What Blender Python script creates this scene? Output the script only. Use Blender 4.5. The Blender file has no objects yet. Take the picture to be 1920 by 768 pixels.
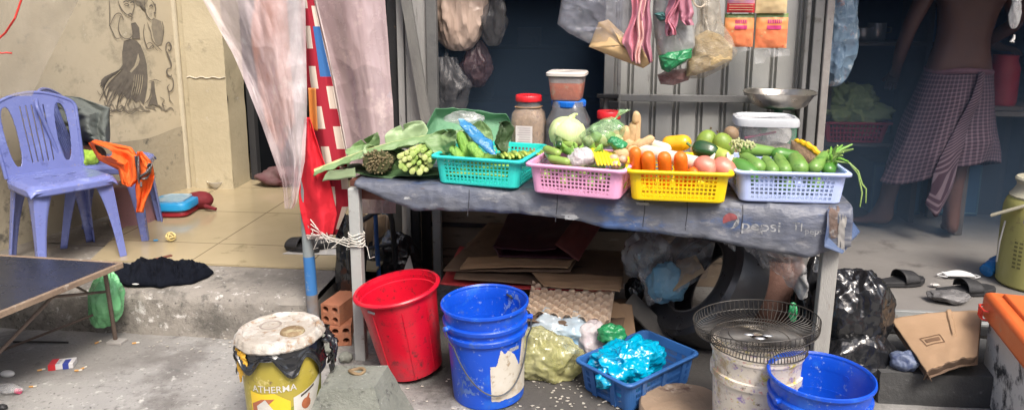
import bpy, bmesh, math, random
from mathutils import Vector, Matrix, Euler, noise
R = math.radians; pi = math.pi
random.seed(7)
sc = bpy.context.scene
SMOKE = .8
# ---------------- camera ----------------
FPX, PPY, EYE, PITCH, YAW = 1390.0, 282.0, 1.45, 11.0, 6.0
cam_d = bpy.data.cameras.new('camera'); cam = bpy.data.objects.new('camera', cam_d)
sc.collection.objects.link(cam); sc.camera = cam
cam.location = (0, 0, EYE); cam.rotation_euler = (R(90-PITCH), 0, R(YAW))
cam_d.sensor_width = 36; cam_d.lens = FPX/1920*36; cam_d.shift_y = -(384-PPY)/1920
cam_d.clip_start = .05; cam_d.clip_end = 500
# ---------------- light ----------------
SUN_EL, SUN_AZ = 54, 150   # azimuth measured from +Y clockwise: behind the camera, to the right
w = bpy.data.worlds.new('World'); sc.world = w; w.use_nodes = True
nt = w.node_tree; bg = nt.nodes['Background']; sky = nt.nodes.new('ShaderNodeTexSky')
sky.sky_type = 'NISHITA'; sky.sun_disc = False; sky.sun_elevation = R(SUN_EL); sky.sun_rotation = R(SUN_AZ)
sky.air_density = 1.0; sky.dust_density = 5.0; sky.ozone_density = .6
nt.links.new(sky.outputs[0], bg.inputs[0]); bg.inputs[1].default_value = .15
sd = bpy.data.lights.new('sun', 'SUN'); sd.energy = 1.9; sd.angle = R(18); sd.color = (1, .965, .91)
sun = bpy.data.objects.new('sun', sd); sc.collection.objects.link(sun)
az = R(SUN_AZ); el = R(SUN_EL)
sdir = Vector((math.sin(az)*math.cos(el), math.cos(az)*math.cos(el), math.sin(el)))
sun.rotation_euler = sdir.to_track_quat('Z', 'Y').to_euler(); sun.location = (0, -3, 6)
sc.view_settings.view_transform = 'Standard'; sc.view_settings.look = 'None'
sc.view_settings.exposure = .84; sc.view_settings.gamma = 1
sc.cycles.max_bounces = 8; sc.cycles.transparent_max_bounces = 24; sc.cycles.use_denoising = True
# ---------------- photo ray helpers (to measure real positions) ----------------
CM = cam.rotation_euler.to_matrix()
def ray(px, py): return CM @ Vector(((px-960)/FPX, -(py-PPY)/FPX, -1))
def G(px, py, z=0.): d = ray(px, py); t = (z-EYE)/d.z; return Vector((d.x*t, d.y*t, z))
def FY(px, py, y): d = ray(px, py); t = y/d.y; return Vector((d.x*t, y, EYE+d.z*t))
def PL(px, py, p0, n):
    d = ray(px, py); c = Vector((0, 0, EYE)); t = (Vector(p0)-c).dot(n)/d.dot(n); return c+d*t
def ip(tb, t):
    if t <= tb[0][0]: return tb[0][1]
    for (a, x), (b, y) in zip(tb, tb[1:]):
        if t <= b: return x+(y-x)*(t-a)/(b-a)
    return tb[-1][1]
def V(*a): return Vector(a)
def nz(p, s=1., o=0.): return noise.noise(Vector((p[0]*s+o, p[1]*s+o*.7, p[2]*s-o*.3)))
def ridge(p, s, o=0.):
    return 1-2*abs(nz(p, s, o))-abs(nz(p, s*2.3, o+5))
# ---------------- mesh builder ----------------
def vf1(p, s, o=0.): return noise.voronoi(Vector((p[0]*s+o, p[1]*s+o*1.3, p[2]*s-o)))[0][0]
def crum(p, s, o=0.):
    q = Vector(p); w_ = Vector((nz(q, s*.8, o), nz(q, s*.8, o+4), nz(q, s*.8, o+8)))*(.35/s)
    q = q+w_; return 1.3*(vf1(q, s, o)-.5)+.6*(vf1(q, s*2.3, o+3)-.45)+.25*(vf1(q, s*5, o+6)-.45)
C = sc.collection
AUTO = []
class MB:
    def __init__(s): s.v = []; s.f = []; s.uv = {}
    def box(s, c, d, rot=None, m=None):
        M_ = Matrix.Translation(Vector(c)) @ (Euler(rot).to_matrix().to_4x4() if rot else Matrix())
        if m is not None: M_ = m @ M_
        b = len(s.v)
        for z in (-.5, .5):
            for x, y in ((-.5, -.5), (.5, -.5), (.5, .5), (-.5, .5)): s.v.append(M_ @ Vector((x*d[0], y*d[1], z*d[2])))
        s.f += [[b+i for i in q] for q in ((3, 2, 1, 0), (4, 5, 6, 7), (0, 1, 5, 4), (1, 2, 6, 5), (2, 3, 7, 6), (3, 0, 4, 7))]; return s
    def bar(s, a, b, wd, th, up=(0, 0, 1)):
        a, b = Vector(a), Vector(b); d = (b-a); L = d.length; d.normalize()
        x = d.cross(Vector(up))
        x = x.normalized() if x.length > 1e-4 else Vector((1, 0, 0)); y = x.cross(d)
        m = Matrix((x, d, y)).transposed().to_4x4(); m.translation = (a+b)/2
        return s.box((0, 0, 0), (wd, L, th), m=m)
    def tube(s, pts, r, seg=8, cap=True, sq=1.0, close=False):
        pts = [Vector(p) for p in pts]; n = len(pts); b = len(s.v)
        rr = r if isinstance(r, (list, tuple)) else [r]*n
        px = None
        for i, p in enumerate(pts):
            t = (pts[min(i+1, n-1)]-pts[max(i-1, 0)]) if not close else (pts[(i+1) % n]-pts[(i-1) % n])
            t = t.normalized() if t.length > 1e-9 else Vector((0, 0, 1))
            if px is None:
                px = t.cross(Vector((0, 0, 1)))
                if px.length < .1: px = t.cross(Vector((0, 1, 0)))
            px = (px-t*px.dot(t)); px.normalize(); py_ = t.cross(px)
            for k in range(seg):
                a = 2*pi*k/seg; s.v.append(p+px*(math.cos(a)*rr[i])+py_*(math.sin(a)*rr[i]*sq))
        for i in range(n if close else n-1):
            j = (i+1) % n
            for k in range(seg):
                k2 = (k+1) % seg; s.f.append([b+i*seg+k, b+i*seg+k2, b+j*seg+k2, b+j*seg+k])
        if cap and not close:
            s.f.append([b+k for k in range(seg)][::-1]); s.f.append([b+(n-1)*seg+k for k in range(seg)])
        return s
    def lathe(s, prof, seg=40, m=None, a0=0, a1=2*pi, wob=None):
        m = m or Matrix(); b = len(s.v); full = abs(a1-a0-2*pi) < 1e-6; ns = seg if full else seg+1
        for (r, z) in prof:
            for k in range(ns):
                a = a0+(a1-a0)*k/seg; q = Vector((r*math.cos(a), r*math.sin(a), z))
                if wob: q = wob(q, a)
                s.v.append(m @ q)
        for i in range(len(prof)-1):
            for k in range(seg):
                k2 = (k+1) % ns; s.f.append([b+i*ns+k, b+i*ns+k2, b+(i+1)*ns+k2, b+(i+1)*ns+k])
        return s
    def grid(s, fn, nu, nv, keep=None, wrap=False):
        b = len(s.v); mu = nu if wrap else nu+1
        for j in range(nv+1):
            for i in range(mu):
                u, v = i/nu, j/nv; s.uv[len(s.v)] = (u, v); s.v.append(Vector(fn(u, v)))
        for j in range(nv):
            for i in range(nu):
                if keep and not keep((i+.5)/nu, (j+.5)/nv): continue
                i2 = (i+1) % mu; s.f.append([b+j*mu+i, b+j*mu+i2, b+(j+1)*mu+i2, b+(j+1)*mu+i])
        return s
    def ell(s, c, r, rot=None, seg=20, rings=12, fn=None, m=None):
        M_ = Matrix.Translation(Vector(c)) @ (Euler(rot).to_matrix().to_4x4() if rot else Matrix())
        if m is not None: M_ = m @ M_
        def f(u, v):
            a, t = 2*pi*u, pi*v; q = Vector((math.sin(t)*math.cos(a), math.sin(t)*math.sin(a), -math.cos(t)))
            k = fn(q) if fn else 1
            return M_ @ Vector((q.x*r[0]*k, q.y*r[1]*k, q.z*r[2]*k))
        return s.grid(f, seg, rings, wrap=True)
    def poly(s, pts, th=None, d=None):
        b = len(s.v); n = len(pts); s.v += [Vector(p) for p in pts]; s.f.append(list(range(b, b+n)))
        if th is not None:
            d = Vector(d)*th; s.v += [Vector(p)+d for p in pts]; s.f.append([b+n+i for i in range(n)][::-1])
            for i in range(n): s.f.append([b+i, b+n+i, b+n+(i+1) % n, b+(i+1) % n])
        return s
    def build(s, name, mat, parent=None, smooth=True, solid=0, bevel=0, sub=0, ang=38, off=0, local=False):
        me = bpy.data.meshes.new(name); me.from_pydata([tuple(v) for v in s.v], [], s.f)
        if s.uv:
            ul = me.uv_layers.new(name='UVMap')
            for l in me.loops: ul.data[l.index].uv = s.uv.get(l.vertex_index, (0, 0))
        bm = bmesh.new(); bm.from_mesh(me)
        if not solid: bmesh.ops.recalc_face_normals(bm, faces=bm.faces)
        bm.to_mesh(me); bm.free()
        if smooth:
            me.polygons.foreach_set('use_smooth', [True]*len(me.polygons)); me.set_sharp_from_angle(angle=R(ang))
        me.materials.append(mat)
        o = bpy.data.objects.new(name, me); C.objects.link(o); o.parent = parent
        if sub:
            q = o.modifiers.new('sub', 'SUBSURF'); q.levels = q.render_levels = sub
        if solid:
            q = o.modifiers.new('solid', 'SOLIDIFY'); q.thickness = solid; q.offset = off
        if bevel:
            q = o.modifiers.new('bevel', 'BEVEL'); q.width = bevel; q.segments = 2; q.limit_method = 'ANGLE'
        if parent is None and not local: AUTO.append(o)
        return o
def tag(o, label, cat, group=None, kind=None):
    if label: o['label'] = label
    if cat: o['category'] = cat
    if group: o['group'] = group
    if kind: o['kind'] = kind
    return o
def thing(name, label, cat, loc=None, rz=0, group=None):
    o = bpy.data.objects.new(name, None); C.objects.link(o); o.empty_display_size = .1
    if loc is None: AUTO.append(o)
    else: o.location = loc; o.rotation_euler = (0, 0, rz)
    return tag(o, label, cat, group)
def kids(o): return [c for c in bpy.data.objects if c.parent == o]
def dup(o, loc=None, rot=None, label=None, parent=None, top=True):
    c = o.copy(); C.objects.link(c); c.parent = parent
    for k in kids(o): dup(k, parent=c, top=False)
    if loc is not None: c.location = loc
    if rot is not None: c.rotation_euler = rot
    if label: c['label'] = label
    return c
def finalize():
    for o in AUTO:
        ms = []
        def rec(q):
            if q.type == 'MESH': ms.append(q)
            for k in kids(q): rec(k)
        rec(o)
        pts = [v.co for m_ in ms for v in m_.data.vertices]
        if not pts: continue
        lo = [min(p[i] for p in pts) for i in range(3)]; hi = [max(p[i] for p in pts) for i in range(3)]
        b = Vector(((lo[0]+hi[0])/2, (lo[1]+hi[1])/2, lo[2])); T = Matrix.Translation(-b)
        for m_ in set(m_.data for m_ in ms): m_.transform(T)
        o.location = b
# ---------------- materials ----------------
def hx(h):
    c = [int(h[i:i+2], 16)/255 for i in (0, 2, 4)]
    return tuple(x/12.92 if x <= .04045 else ((x+.055)/1.055)**2.4 for x in c)
MC = {}
def M(name, c, c2=None, rough=.5, scale=6, dirt=None, bump=0, bs=40, metal=0, alpha=1, spec=.5, trans=0, sss=0, coat=0, avar=0, stretch=None, contrast=.25, crk=None):
    """two tones by noise, an optional dirt layer (colour, amount 0-1, scale), bump"""
    if name in MC: return MC[name]
    if isinstance(c, str): c = hx(c)
    if isinstance(c2, str): c2 = hx(c2)
    m = bpy.data.materials.new(name); m.use_nodes = True; n = m.node_tree.nodes; L = m.node_tree.links
    b = n['Principled BSDF']; tc = n.new('ShaderNodeTexCoord'); co = tc.outputs['Object']
    if stretch:
        mp = n.new('ShaderNodeMapping'); mp.inputs['Scale'].default_value = stretch; L.new(co, mp.inputs[0]); co = mp.outputs[0]
    def nse(s, d=6, r_=.6):
        q = n.new('ShaderNodeTexNoise'); q.inputs['Scale'].default_value = s; q.inputs['Detail'].default_value = d; q.inputs['Roughness'].default_value = r_
        L.new(co, q.inputs['Vector']); return q.outputs['Fac']
    c2 = c2 or tuple(x*.72 for x in c)
    rp = n.new('ShaderNodeValToRGB'); rp.color_ramp.elements[0].position = .5-contrast; rp.color_ramp.elements[1].position = .5+contrast
    rp.color_ramp.elements[0].color = (*c2, 1); rp.color_ramp.elements[1].color = (*c, 1)
    L.new(nse(scale), rp.inputs[0]); col = rp.outputs[0]
    rgh = None
    if dirt:
        layers = dirt if isinstance(dirt, list) else [dirt]
        for (dc, amt, ds) in layers:
            if isinstance(dc, str): dc = hx(dc)
            r2 = n.new('ShaderNodeValToRGB'); t = .72-amt*.5
            r2.color_ramp.elements[0].position = t-.04; r2.color_ramp.elements[1].position = t+.06
            L.new(nse(ds, 8, .68), r2.inputs[0]); mx = n.new('ShaderNodeMix'); mx.data_type = 'RGBA'
            L.new(r2.outputs[0], mx.inputs[0]); L.new(col, mx.inputs[6]); mx.inputs[7].default_value = (*dc, 1); col = mx.outputs[2]
    L.new(col, b.inputs['Base Color']); b.inputs['Metallic'].default_value = metal
    mr = n.new('ShaderNodeMapRange'); mr.inputs[3].default_value = max(0, rough-.12); mr.inputs[4].default_value = min(1, rough+.15)
    L.new(nse(scale*2.7, 4), mr.inputs[0]); L.new(mr.outputs[0], b.inputs['Roughness'])
    b.inputs['Specular IOR Level'].default_value = spec; b.inputs['Transmission Weight'].default_value = trans
    b.inputs['Coat Weight'].default_value = coat
    if sss: b.inputs['Subsurface Weight'].default_value = sss; b.inputs['Subsurface Scale'].default_value = .02
    if alpha < 1:
        if avar:
            ma = n.new('ShaderNodeMapRange'); ma.inputs[1].default_value = .3; ma.inputs[2].default_value = .7
            ma.inputs[3].default_value = max(0, alpha-avar); ma.inputs[4].default_value = min(1, alpha+avar)
            L.new(nse(scale*1.7, 8), ma.inputs[0]); L.new(ma.outputs[0], b.inputs['Alpha'])
        else: b.inputs['Alpha'].default_value = alpha
    if bump:
        bp = n.new('ShaderNodeBump'); bp.inputs['Strength'].default_value = bump; bp.inputs['Distance'].default_value = .01
        L.new(nse(bs, 8, .65), bp.inputs['Height']); L.new(bp.outputs[0], b.inputs['Normal'])
    if crk:
        vr = n.new('ShaderNodeTexVoronoi'); vr.inputs['Scale'].default_value = crk[1]; mv = n.new('ShaderNodeVectorMath'); mv.operation = 'ADD'
        n2 = n.new('ShaderNodeTexNoise'); n2.inputs['Scale'].default_value = crk[1]*.45; n2.inputs['Detail'].default_value = 3; L.new(co, n2.inputs['Vector'])
        sc_ = n.new('ShaderNodeVectorMath'); sc_.operation = 'SCALE'; sc_.inputs[3].default_value = 1.6/crk[1]; L.new(n2.outputs['Color'], sc_.inputs[0])
        L.new(co, mv.inputs[0]); L.new(sc_.outputs[0], mv.inputs[1]); L.new(mv.outputs[0], vr.inputs['Vector'])
        bq = n.new('ShaderNodeBump'); bq.inputs['Strength'].default_value = crk[0]; bq.inputs['Distance'].default_value = .25/crk[1]
        L.new(vr.outputs['Distance'], bq.inputs['Height'])
        if b.inputs['Normal'].links: L.new(b.inputs['Normal'].links[0].from_socket, bq.inputs['Normal'])
        L.new(bq.outputs[0], b.inputs['Normal'])
    MC[name] = m; return m
def uvmat(name, fn, rough=.8, alpha=None):
    """fn(nodes, links, U, V) -> colour socket"""
    m = bpy.data.materials.new(name); m.use_nodes = True; n = m.node_tree.nodes; L = m.node_tree.links
    tc = n.new('ShaderNodeTexCoord'); sp = n.new('ShaderNodeSeparateXYZ'); L.new(tc.outputs['UV'], sp.inputs[0])
    L.new(fn(n, L, sp.outputs[0], sp.outputs[1]), n['Principled BSDF'].inputs['Base Color'])
    n['Principled BSDF'].inputs['Roughness'].default_value = rough; return m
def mth(n, L, op, a, b=None, c=None):
    q = n.new('ShaderNodeMath'); q.operation = op
    for i, x in enumerate((a, b, c)):
        if x is None: continue
        if isinstance(x, (int, float)): q.inputs[i].default_value = x
        else: L.new(x, q.inputs[i])
    return q.outputs[0]
def mixc(n, L, f, a, b):
    q = n.new('ShaderNodeMix'); q.data_type = 'RGBA'
    for i, x in ((0, f), (6, a), (7, b)):
        if isinstance(x, tuple): q.inputs[i].default_value = (*x, 1)
        elif isinstance(x, (int, float)): q.inputs[i].default_value = x
        else: L.new(x, q.inputs[i])
    return q.outputs[2]
def text(body, size, mat, fn, parent=None, name='lettering', th=0, sx=1.0):
    cu = bpy.data.curves.new(name, 'FONT'); cu.body = body; cu.size = size; cu.resolution_u = 3; cu.offset = size*.004
    t = bpy.data.objects.new('tmp', cu); C.objects.link(t); bpy.context.view_layer.update()
    me = bpy.data.meshes.new_from_object(t); bpy.data.objects.remove(t)
    bm = bmesh.new(); bm.from_mesh(me); bmesh.ops.triangulate(bm, faces=bm.faces)
    bmesh.ops.subdivide_edges(bm, edges=[e for e in bm.edges if e.calc_length() > size*.35], cuts=1)
    for v in bm.verts: v.co = fn(v.co.x*sx, v.co.y)
    bm.to_mesh(me); bm.free(); me.materials.clear(); me.materials.append(mat); me.name = name
    o = bpy.data.objects.new(name, me); C.objects.link(o); o.parent = parent
    return o
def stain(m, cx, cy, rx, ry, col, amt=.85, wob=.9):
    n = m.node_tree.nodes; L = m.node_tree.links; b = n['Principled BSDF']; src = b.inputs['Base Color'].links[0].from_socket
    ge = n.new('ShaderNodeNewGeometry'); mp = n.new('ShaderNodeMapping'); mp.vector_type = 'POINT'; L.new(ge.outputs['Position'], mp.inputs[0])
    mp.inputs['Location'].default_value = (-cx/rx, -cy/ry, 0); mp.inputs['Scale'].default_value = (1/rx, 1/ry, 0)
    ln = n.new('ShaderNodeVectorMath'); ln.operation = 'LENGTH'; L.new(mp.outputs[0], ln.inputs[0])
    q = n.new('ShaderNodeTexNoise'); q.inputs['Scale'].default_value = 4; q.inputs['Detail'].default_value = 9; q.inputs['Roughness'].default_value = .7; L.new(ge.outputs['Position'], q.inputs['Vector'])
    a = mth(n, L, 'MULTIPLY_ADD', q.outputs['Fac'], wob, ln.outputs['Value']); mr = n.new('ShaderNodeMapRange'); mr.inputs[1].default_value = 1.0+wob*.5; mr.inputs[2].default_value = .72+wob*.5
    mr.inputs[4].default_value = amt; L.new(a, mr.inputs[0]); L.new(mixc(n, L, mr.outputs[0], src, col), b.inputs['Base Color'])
# shared materials
concrete = M('street concrete', (.36, .35, .33), (.23, .225, .215), .85, 1.6, [((.17, .16, .15), .3, 2.2), ((.13, .125, .12), .22, 9), ((.5, .49, .46), .2, 22), ((.07, .065, .06), .2, 60)], .7, 60)
stepmat = M('step concrete', (.34, .31, .27), (.2, .185, .165), .88, 2.4, [((.13, .12, .105), .33, 3), ((.1, .095, .085), .2, 14), ((.6, .58, .55), .2, 20), ((.06, .055, .05), .2, 55)], .9, 30)
blockm = M('block concrete', (.25, .26, .225), (.16, .168, .14), .9, 7, [((.09, .09, .08), .25, 18), ((.45, .45, .42), .12, 50)], .8, 70)
darkconc = M('dark damp concrete', (.085, .085, .083), (.045, .045, .045), .8, 5, [((.16, .16, .155), .12, 20)], .6, 50)
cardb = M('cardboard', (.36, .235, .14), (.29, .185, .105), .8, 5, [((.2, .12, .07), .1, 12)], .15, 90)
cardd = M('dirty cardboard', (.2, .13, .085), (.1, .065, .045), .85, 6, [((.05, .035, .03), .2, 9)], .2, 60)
blackbag = M('black bag plastic', (.012, .012, .014), (.016, .017, .019), .2, 6, None, 0, 35, spec=.8, crk=(.7, 22))
steel = M('galvanised steel', (.42, .43, .42), (.27, .28, .28), .5, 9, [((.2, .13, .08), .12, 20)], .2, 60, metal=.45)
darkmetal = M('dark metal', (.05, .05, .055), (.03, .03, .03), .5, 12, [((.16, .09, .05), .15, 25)], .2, 60, metal=.5)
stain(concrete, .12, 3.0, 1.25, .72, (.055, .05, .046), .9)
stain(concrete, -2.2, 2.75, .5, .3, (.16, .15, .14), .6)
stain(stepmat, -1.2, 3.4, .6, .5, (.12, .11, .1), .6)
stain(stepmat, -2.9, 3.5, .5, .5, (.12, .105, .085), .7)
# ================= SETTING =================
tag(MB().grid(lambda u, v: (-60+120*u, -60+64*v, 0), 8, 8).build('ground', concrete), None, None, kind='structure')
ob_ = thing('building', 'plain grey building across the street', 'building')
MB().box((0, -6.5, 2.6), (26, 1, 5.2)).build('wall', M('opposite wall', (.3, .28, .26), None, .8, .6), ob_, False)
MB().box((0, -6.45, 5.26), (26.4, 1.4, .12)).build('parapet', M('opposite parapet', (.35, .34, .32), None, .8, 2), ob_, False)
# raised pavement on the left with a worn rounded nose
def nose(u, v):
    x = -4.6+3.42*u; yf = 2.93+.035*nz((x*3, 0, 0)); k = v*8
    tb = [(0, (0, 0)), (1, (.006, .1)), (2, (.012, .165)), (3, (.035, .19)), (4, (.08, .2)), (8, (.6, .2))]
    dy = ip([(a, b[0]) for a, b in tb], k); z = ip([(a, b[1]) for a, b in tb], k)
    q = .012*nz((x, dy+z, 3), 9)+.006*nz((x, dy+z, 3), 30); return (x, yf+dy-(q if k < 3.5 else 0), z+(q*.3 if 1 < k < 6 else 0))
sb = MB().grid(nose, 180, 24)
sb.poly([(-4.6, 3.53, .2), (-1.18, 3.53, .2), (-1.18, 6.6, .2), (-4.6, 6.6, .2)])
sb.poly([(-1.18, 2.93, 0), (-1.18, 6.6, 0), (-1.18, 6.6, .2), (-1.18, 2.93, .17)])
tag(sb.build('pavement', stepmat), None, None, kind='structure')
def tilefn(name, c, c2, line, bx, by, rough):
    m = M(name, c, c2, rough, 2, [((c2[0]*.55, c2[1]*.55, c2[2]*.5), .16, 3)]); n = m.node_tree.nodes; L = m.node_tree.links
    b = n['Principled BSDF']; src = b.inputs['Base Color'].links[0].from_socket
    bt = n.new('ShaderNodeTexBrick'); bt.offset = 0; bt.inputs['Scale'].default_value = 1
    bt.inputs['Brick Width'].default_value = bx; bt.inputs['Row Height'].default_value = by; bt.inputs['Mortar Size'].default_value = .004
    tc = n.new('ShaderNodeTexCoord'); L.new(tc.outputs['Object'], bt.inputs['Vector'])
    L.new(mixc(n, L, bt.outputs['Fac'], src, line), b.inputs['Base Color']); return m
tile = tilefn('beige floor tile', (.44, .36, .23), (.34, .28, .17), (.17, .13, .08), .6, .6, .12)
tb_ = MB().poly([(-2.46, 3.29, .212), (-1.0, 3.29, .212), (-1.0, 6.3, .212), (-2.9, 6.3, .212), (-2.84, 4.5, .212)], .01, (0, 0, -1))
tag(tb_.build('floor', tile, smooth=False), None, None, kind='structure')
shopfl = M('shop floor', (.24, .225, .21), (.17, .16, .15), .35, 3, [((.1, .09, .085), .2, 4)], .1, 30)
tag(MB().box((2.45, 4.95, .1), (3.1, 3.74, .2)).build('shop_floor', shopfl, smooth=False), None, None, kind='structure')
# door rail at the floor edge of the shop
rl = thing('door_rail', 'grimy metal sliding door rail along the edge of the shop floor', 'rail')
rail = MB(); rail.box((2.2, 3.068, .19), (2.3, .02, .03)); rail.box((2.2, 3.04, .17), (2.3, .03, .012)); rail.build('track', steel, rl, False, bevel=.002)
MB().box((2.2, 3.02, .145), (2.3, .012, .03)).build('lip', darkmetal, rl, False)
# dark concrete step block in front of the shop
def rough_block(b, x0, x1, y0, y1, z0, z1, taper=0, seed=0, amp=.006):
    def q(x, y, z):
        k = 1-taper*(z-z0)/(z1-z0); cx, cy = (x0+x1)/2, (y0+y1)/2
        p = Vector((cx+(x-cx)*k, cy+(y-cy)*k, z)); return p+Vector((nz(p, 22, seed), nz(p, 22, seed+9), nz(p, 22, seed+4)))*amp
    n = 10
    L_ = lambda a, b_, t: a+(b_-a)*t
    b.grid(lambda u, v: q(L_(x0, x1, u), y0, L_(z0, z1, v)), n*2, n); b.grid(lambda u, v: q(L_(x0, x1, u), y1, L_(z0, z1, v)), n*2, n)
    b.grid(lambda u, v: q(x0, L_(y0, y1, u), L_(z0, z1, v)), n*2, n); b.grid(lambda u, v: q(x1, L_(y0, y1, u), L_(z0, z1, v)), n*2, n)
    b.grid(lambda u, v: q(L_(x0, x1, u), L_(y0, y1, v), z1), n*2, n*2)
    return b
bb = MB(); rough_block(bb, 1.09, 2.5, 2.66, 3.0, 0, .125, 0, 3)
tag(bb.build('step_block', darkconc), 'dark grey concrete step in front of the shop floor', 'step')
# ---- left recess ----
WA, WB = V(-3.05, 3.35, .2), V(-2.765, 4.74, .2)
wd = (WB-WA).normalized(); wn = V(wd.y, -wd.x, 0)
plaster = M('beige plaster', (.56, .49, .36), (.44, .38, .27), .85, 1.3, [((.34, .30, .22), .32, 2.0), ((.28, .25, .19), .2, 7), ((.7, .64, .5), .1, 8)], .25, 25)
plaster2 = M('stained pillar plaster', (.56, .49, .34), (.42, .36, .24), .85, 2.2, [((.26, .22, .15), .2, 3.5), ((.55, .5, .4), .1, 14)], .4, 30)
wl = thing('plaster_wall', 'beige plastered side wall painted with a dark mural of women', 'wall')
A2 = WA-wd*1.6
MB().poly([A2, WB, WB+V(0, 0, 2.5), A2+V(0, 0, 2.5)], .1, -wn).build('wall', plaster, wl, False)
# dark dado stain band near the floor of that wall, a real render coat 3 mm proud
dado = M('rough cement dado', (.42, .37, .27), (.3, .26, .19), .9, 3, [((.12, .11, .09), .25, 6)], .6, 25)
def dd(u, v):
    p = A2.lerp(WB, u); return p+V(0, 0, (.42+.06*nz(p, 2))*v)+wn*(.004+.003*nz((p.x, p.y, v), 14))
MB().grid(dd, 40, 10).build('cement_base', dado, wl)
ink = M('mural paint', (.11, .097, .085), (.19, .168, .135), .8, 30)
ink2 = M('thin mural wash', (.2, .175, .14), (.3, .265, .2), .85, 25)
def MP(px, py, k=0): return PL(px, py, WA+wn*(.003+k*.0012), wn)
def strokes(lst, mat, name, k=0):
    b = MB()
    for pts, wdt in lst:
        n = len(pts)
        # smooth the stroke
        P = []
        for i in range((n-1)*6+1):
            t = i/6; j = min(int(t), n-2); f = t-j
            p0, p1, p2, p3 = [pts[max(0, min(n-1, j+q))] for q in (-1, 0, 1, 2)]
            P.append(tuple(.5*((2*p1[a])+(-p0[a]+p2[a])*f+(2*p0[a]-5*p1[a]+4*p2[a]-p3[a])*f*f+(-p0[a]+3*p1[a]-3*p2[a]+p3[a])*f**3) for a in (0, 1)))
        m_ = len(P)
        def f_(u, v):
            i = min(int(u*(m_-1)+.5), m_-1); a = P[max(i-1, 0)]; c_ = P[min(i+1, m_-1)]
            dx, dy = c_[0]-a[0], c_[1]-a[1]; l = math.hypot(dx, dy) or 1; w_ = wdt*(math.sin(pi*(.12+.8*i/(m_-1)))**.7)*.5*(1 if v > .5 else -1)
            return MP(P[i][0]-dy/l*w_, P[i][1]+dx/l*w_, k)
        b.grid(f_, m_-1, 1)
    return b.build(name, mat, wl, False)
def blob(pts, mat, name, k=0):
    return MB().poly([MP(x, y, k) for x, y in pts]).build(name, mat, wl, False)
# long-haired figure
blob([(232, 78), (243, 73), (256, 76), (264, 86), (270, 100), (275, 120), (277, 145), (276, 165), (273, 182), (270, 197), (262, 188), (255, 193), (246, 184), (238, 187), (232, 176), (222, 180), (216, 168), (206, 172), (208, 160), (198, 166), (199, 156), (188, 163), (190, 150), (196, 144), (208, 138), (222, 132), (230, 122), (229, 100)], ink, 'mural_hair')
blob([(243, 134), (252, 124), (256, 112), (259, 100), (262, 112), (259, 122), (252, 130), (246, 137)], plaster, 'mural_face', 1)
st = []
random.seed(3)
for i in range(26):
    x0 = 205+i*2.6+random.uniform(-2, 2); y0 = 140+random.uniform(0, 30)
    st.append(([(x0, y0), (x0-8, y0+14), (x0-16+random.uniform(-5, 4), y0+26+random.uniform(0, 12))], random.uniform(1, 3)))
for i in range(9): st.append(([(232-i, 128+i), (210-i*2, 139+i*3), (186+i*2, 158+i*4)], 2))
strokes(st, ink, 'mural_hair_strands', 2)
strokes([([(228-i*4+random.uniform(-2,2), 132+i*3), (214-i*3, 144+i*3), (200-i, 157+i*3)], 1.3) for i in range(6)]+[([(252+i*4, 140), (250+i*4, 160), (246+i*4, 178)], 1.2) for i in range(5)], plaster, 'mural_hair_light', 3)
ow = 1.7
strokes([([(205, 0), (206, 30), (205, 50)], ow), ([(206, 48), (216, 28), (226, 26), (232, 38)], ow), ([(206, 48), (212, 62), (218, 72), (228, 71)], ow), ([(226, 30), (222, 50), (226, 66), (236, 73), (246, 70), (250, 58), (246, 46)], ow),
         ([(221, 0), (225, 12), (233, 24), (242, 30), (250, 34)], ow), ([(250, 0), (252, 12), (249, 24), (246, 40)], ow), ([(231, 5), (236, 2), (242, 5)], 2.5), ([(244, 6), (248, 4), (251, 6)], 2.5), ([(233, 9), (238, 7), (242, 10), (237, 11), (233, 9)], 1.5), ([(240, 28), (245, 26), (248, 29)], 2.8),
         ([(271, 0), (272, 16), (276, 30), (284, 38), (288, 34)], ow), ([(283, 0), (288, 6), (292, 16), (290, 26), (291, 33)], ow), ([(280, 13), (284, 10), (287, 14)], 3), ([(289, 10), (291, 8), (292, 12)], 2), ([(288, 25), (291, 24), (291, 27)], 2.5), ([(262, 4), (268, 14), (274, 20)], 4),
         ([(271, 46), (269, 62), (272, 78), (278, 92), (286, 86), (296, 96)], ow), ([(276, 42), (282, 58), (286, 76), (298, 90), (304, 96)], 1.5), ([(274, 84), (282, 80), (288, 88), (280, 92)], 1.4), ([(304, 40), (307, 58), (303, 84)], 1.5),
         ([(311, 96), (312, 84), (317, 80), (321, 88), (318, 96), (315, 92)], 3), ([(312, 96), (316, 106), (321, 120), (320, 128)], 3), ([(320, 128), (314, 130), (313, 138), (319, 144), (322, 140)], 3), ([(320, 142), (325, 152), (324, 166), (318, 172), (314, 164), (318, 158)], 2.2), ([(317, 172), (318, 186), (325, 196)], 1.5),
         ([(182, 170), (188, 178), (192, 172)], 1.2), ([(207, 212), (216, 206), (226, 210), (232, 204), (228, 198), (222, 202)], 2), ([(212, 218), (204, 216), (206, 208), (214, 206)], 2), ([(232, 206), (244, 214), (256, 208), (268, 210), (280, 206)], 1.5), ([(300, 182), (308, 188), (304, 196), (312, 200)], 1.5),
         ([(280, 152), (292, 150), (302, 154)], 1.4), ([(272, 194), (280, 184), (284, 168), (284, 152)], 2), ([(250, 150), (254, 170), (252, 188)], 1.5)], ink, 'mural_outline', 4)
blob([(246, 44), (254, 42), (261, 52), (263, 73), (248, 73), (248, 58)], ink, 'mural_blouse', 1)
blob([(288, 34), (302, 40), (306, 60), (303, 84), (294, 86), (288, 70), (284, 50)], ink2, 'mural_dress')
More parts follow.
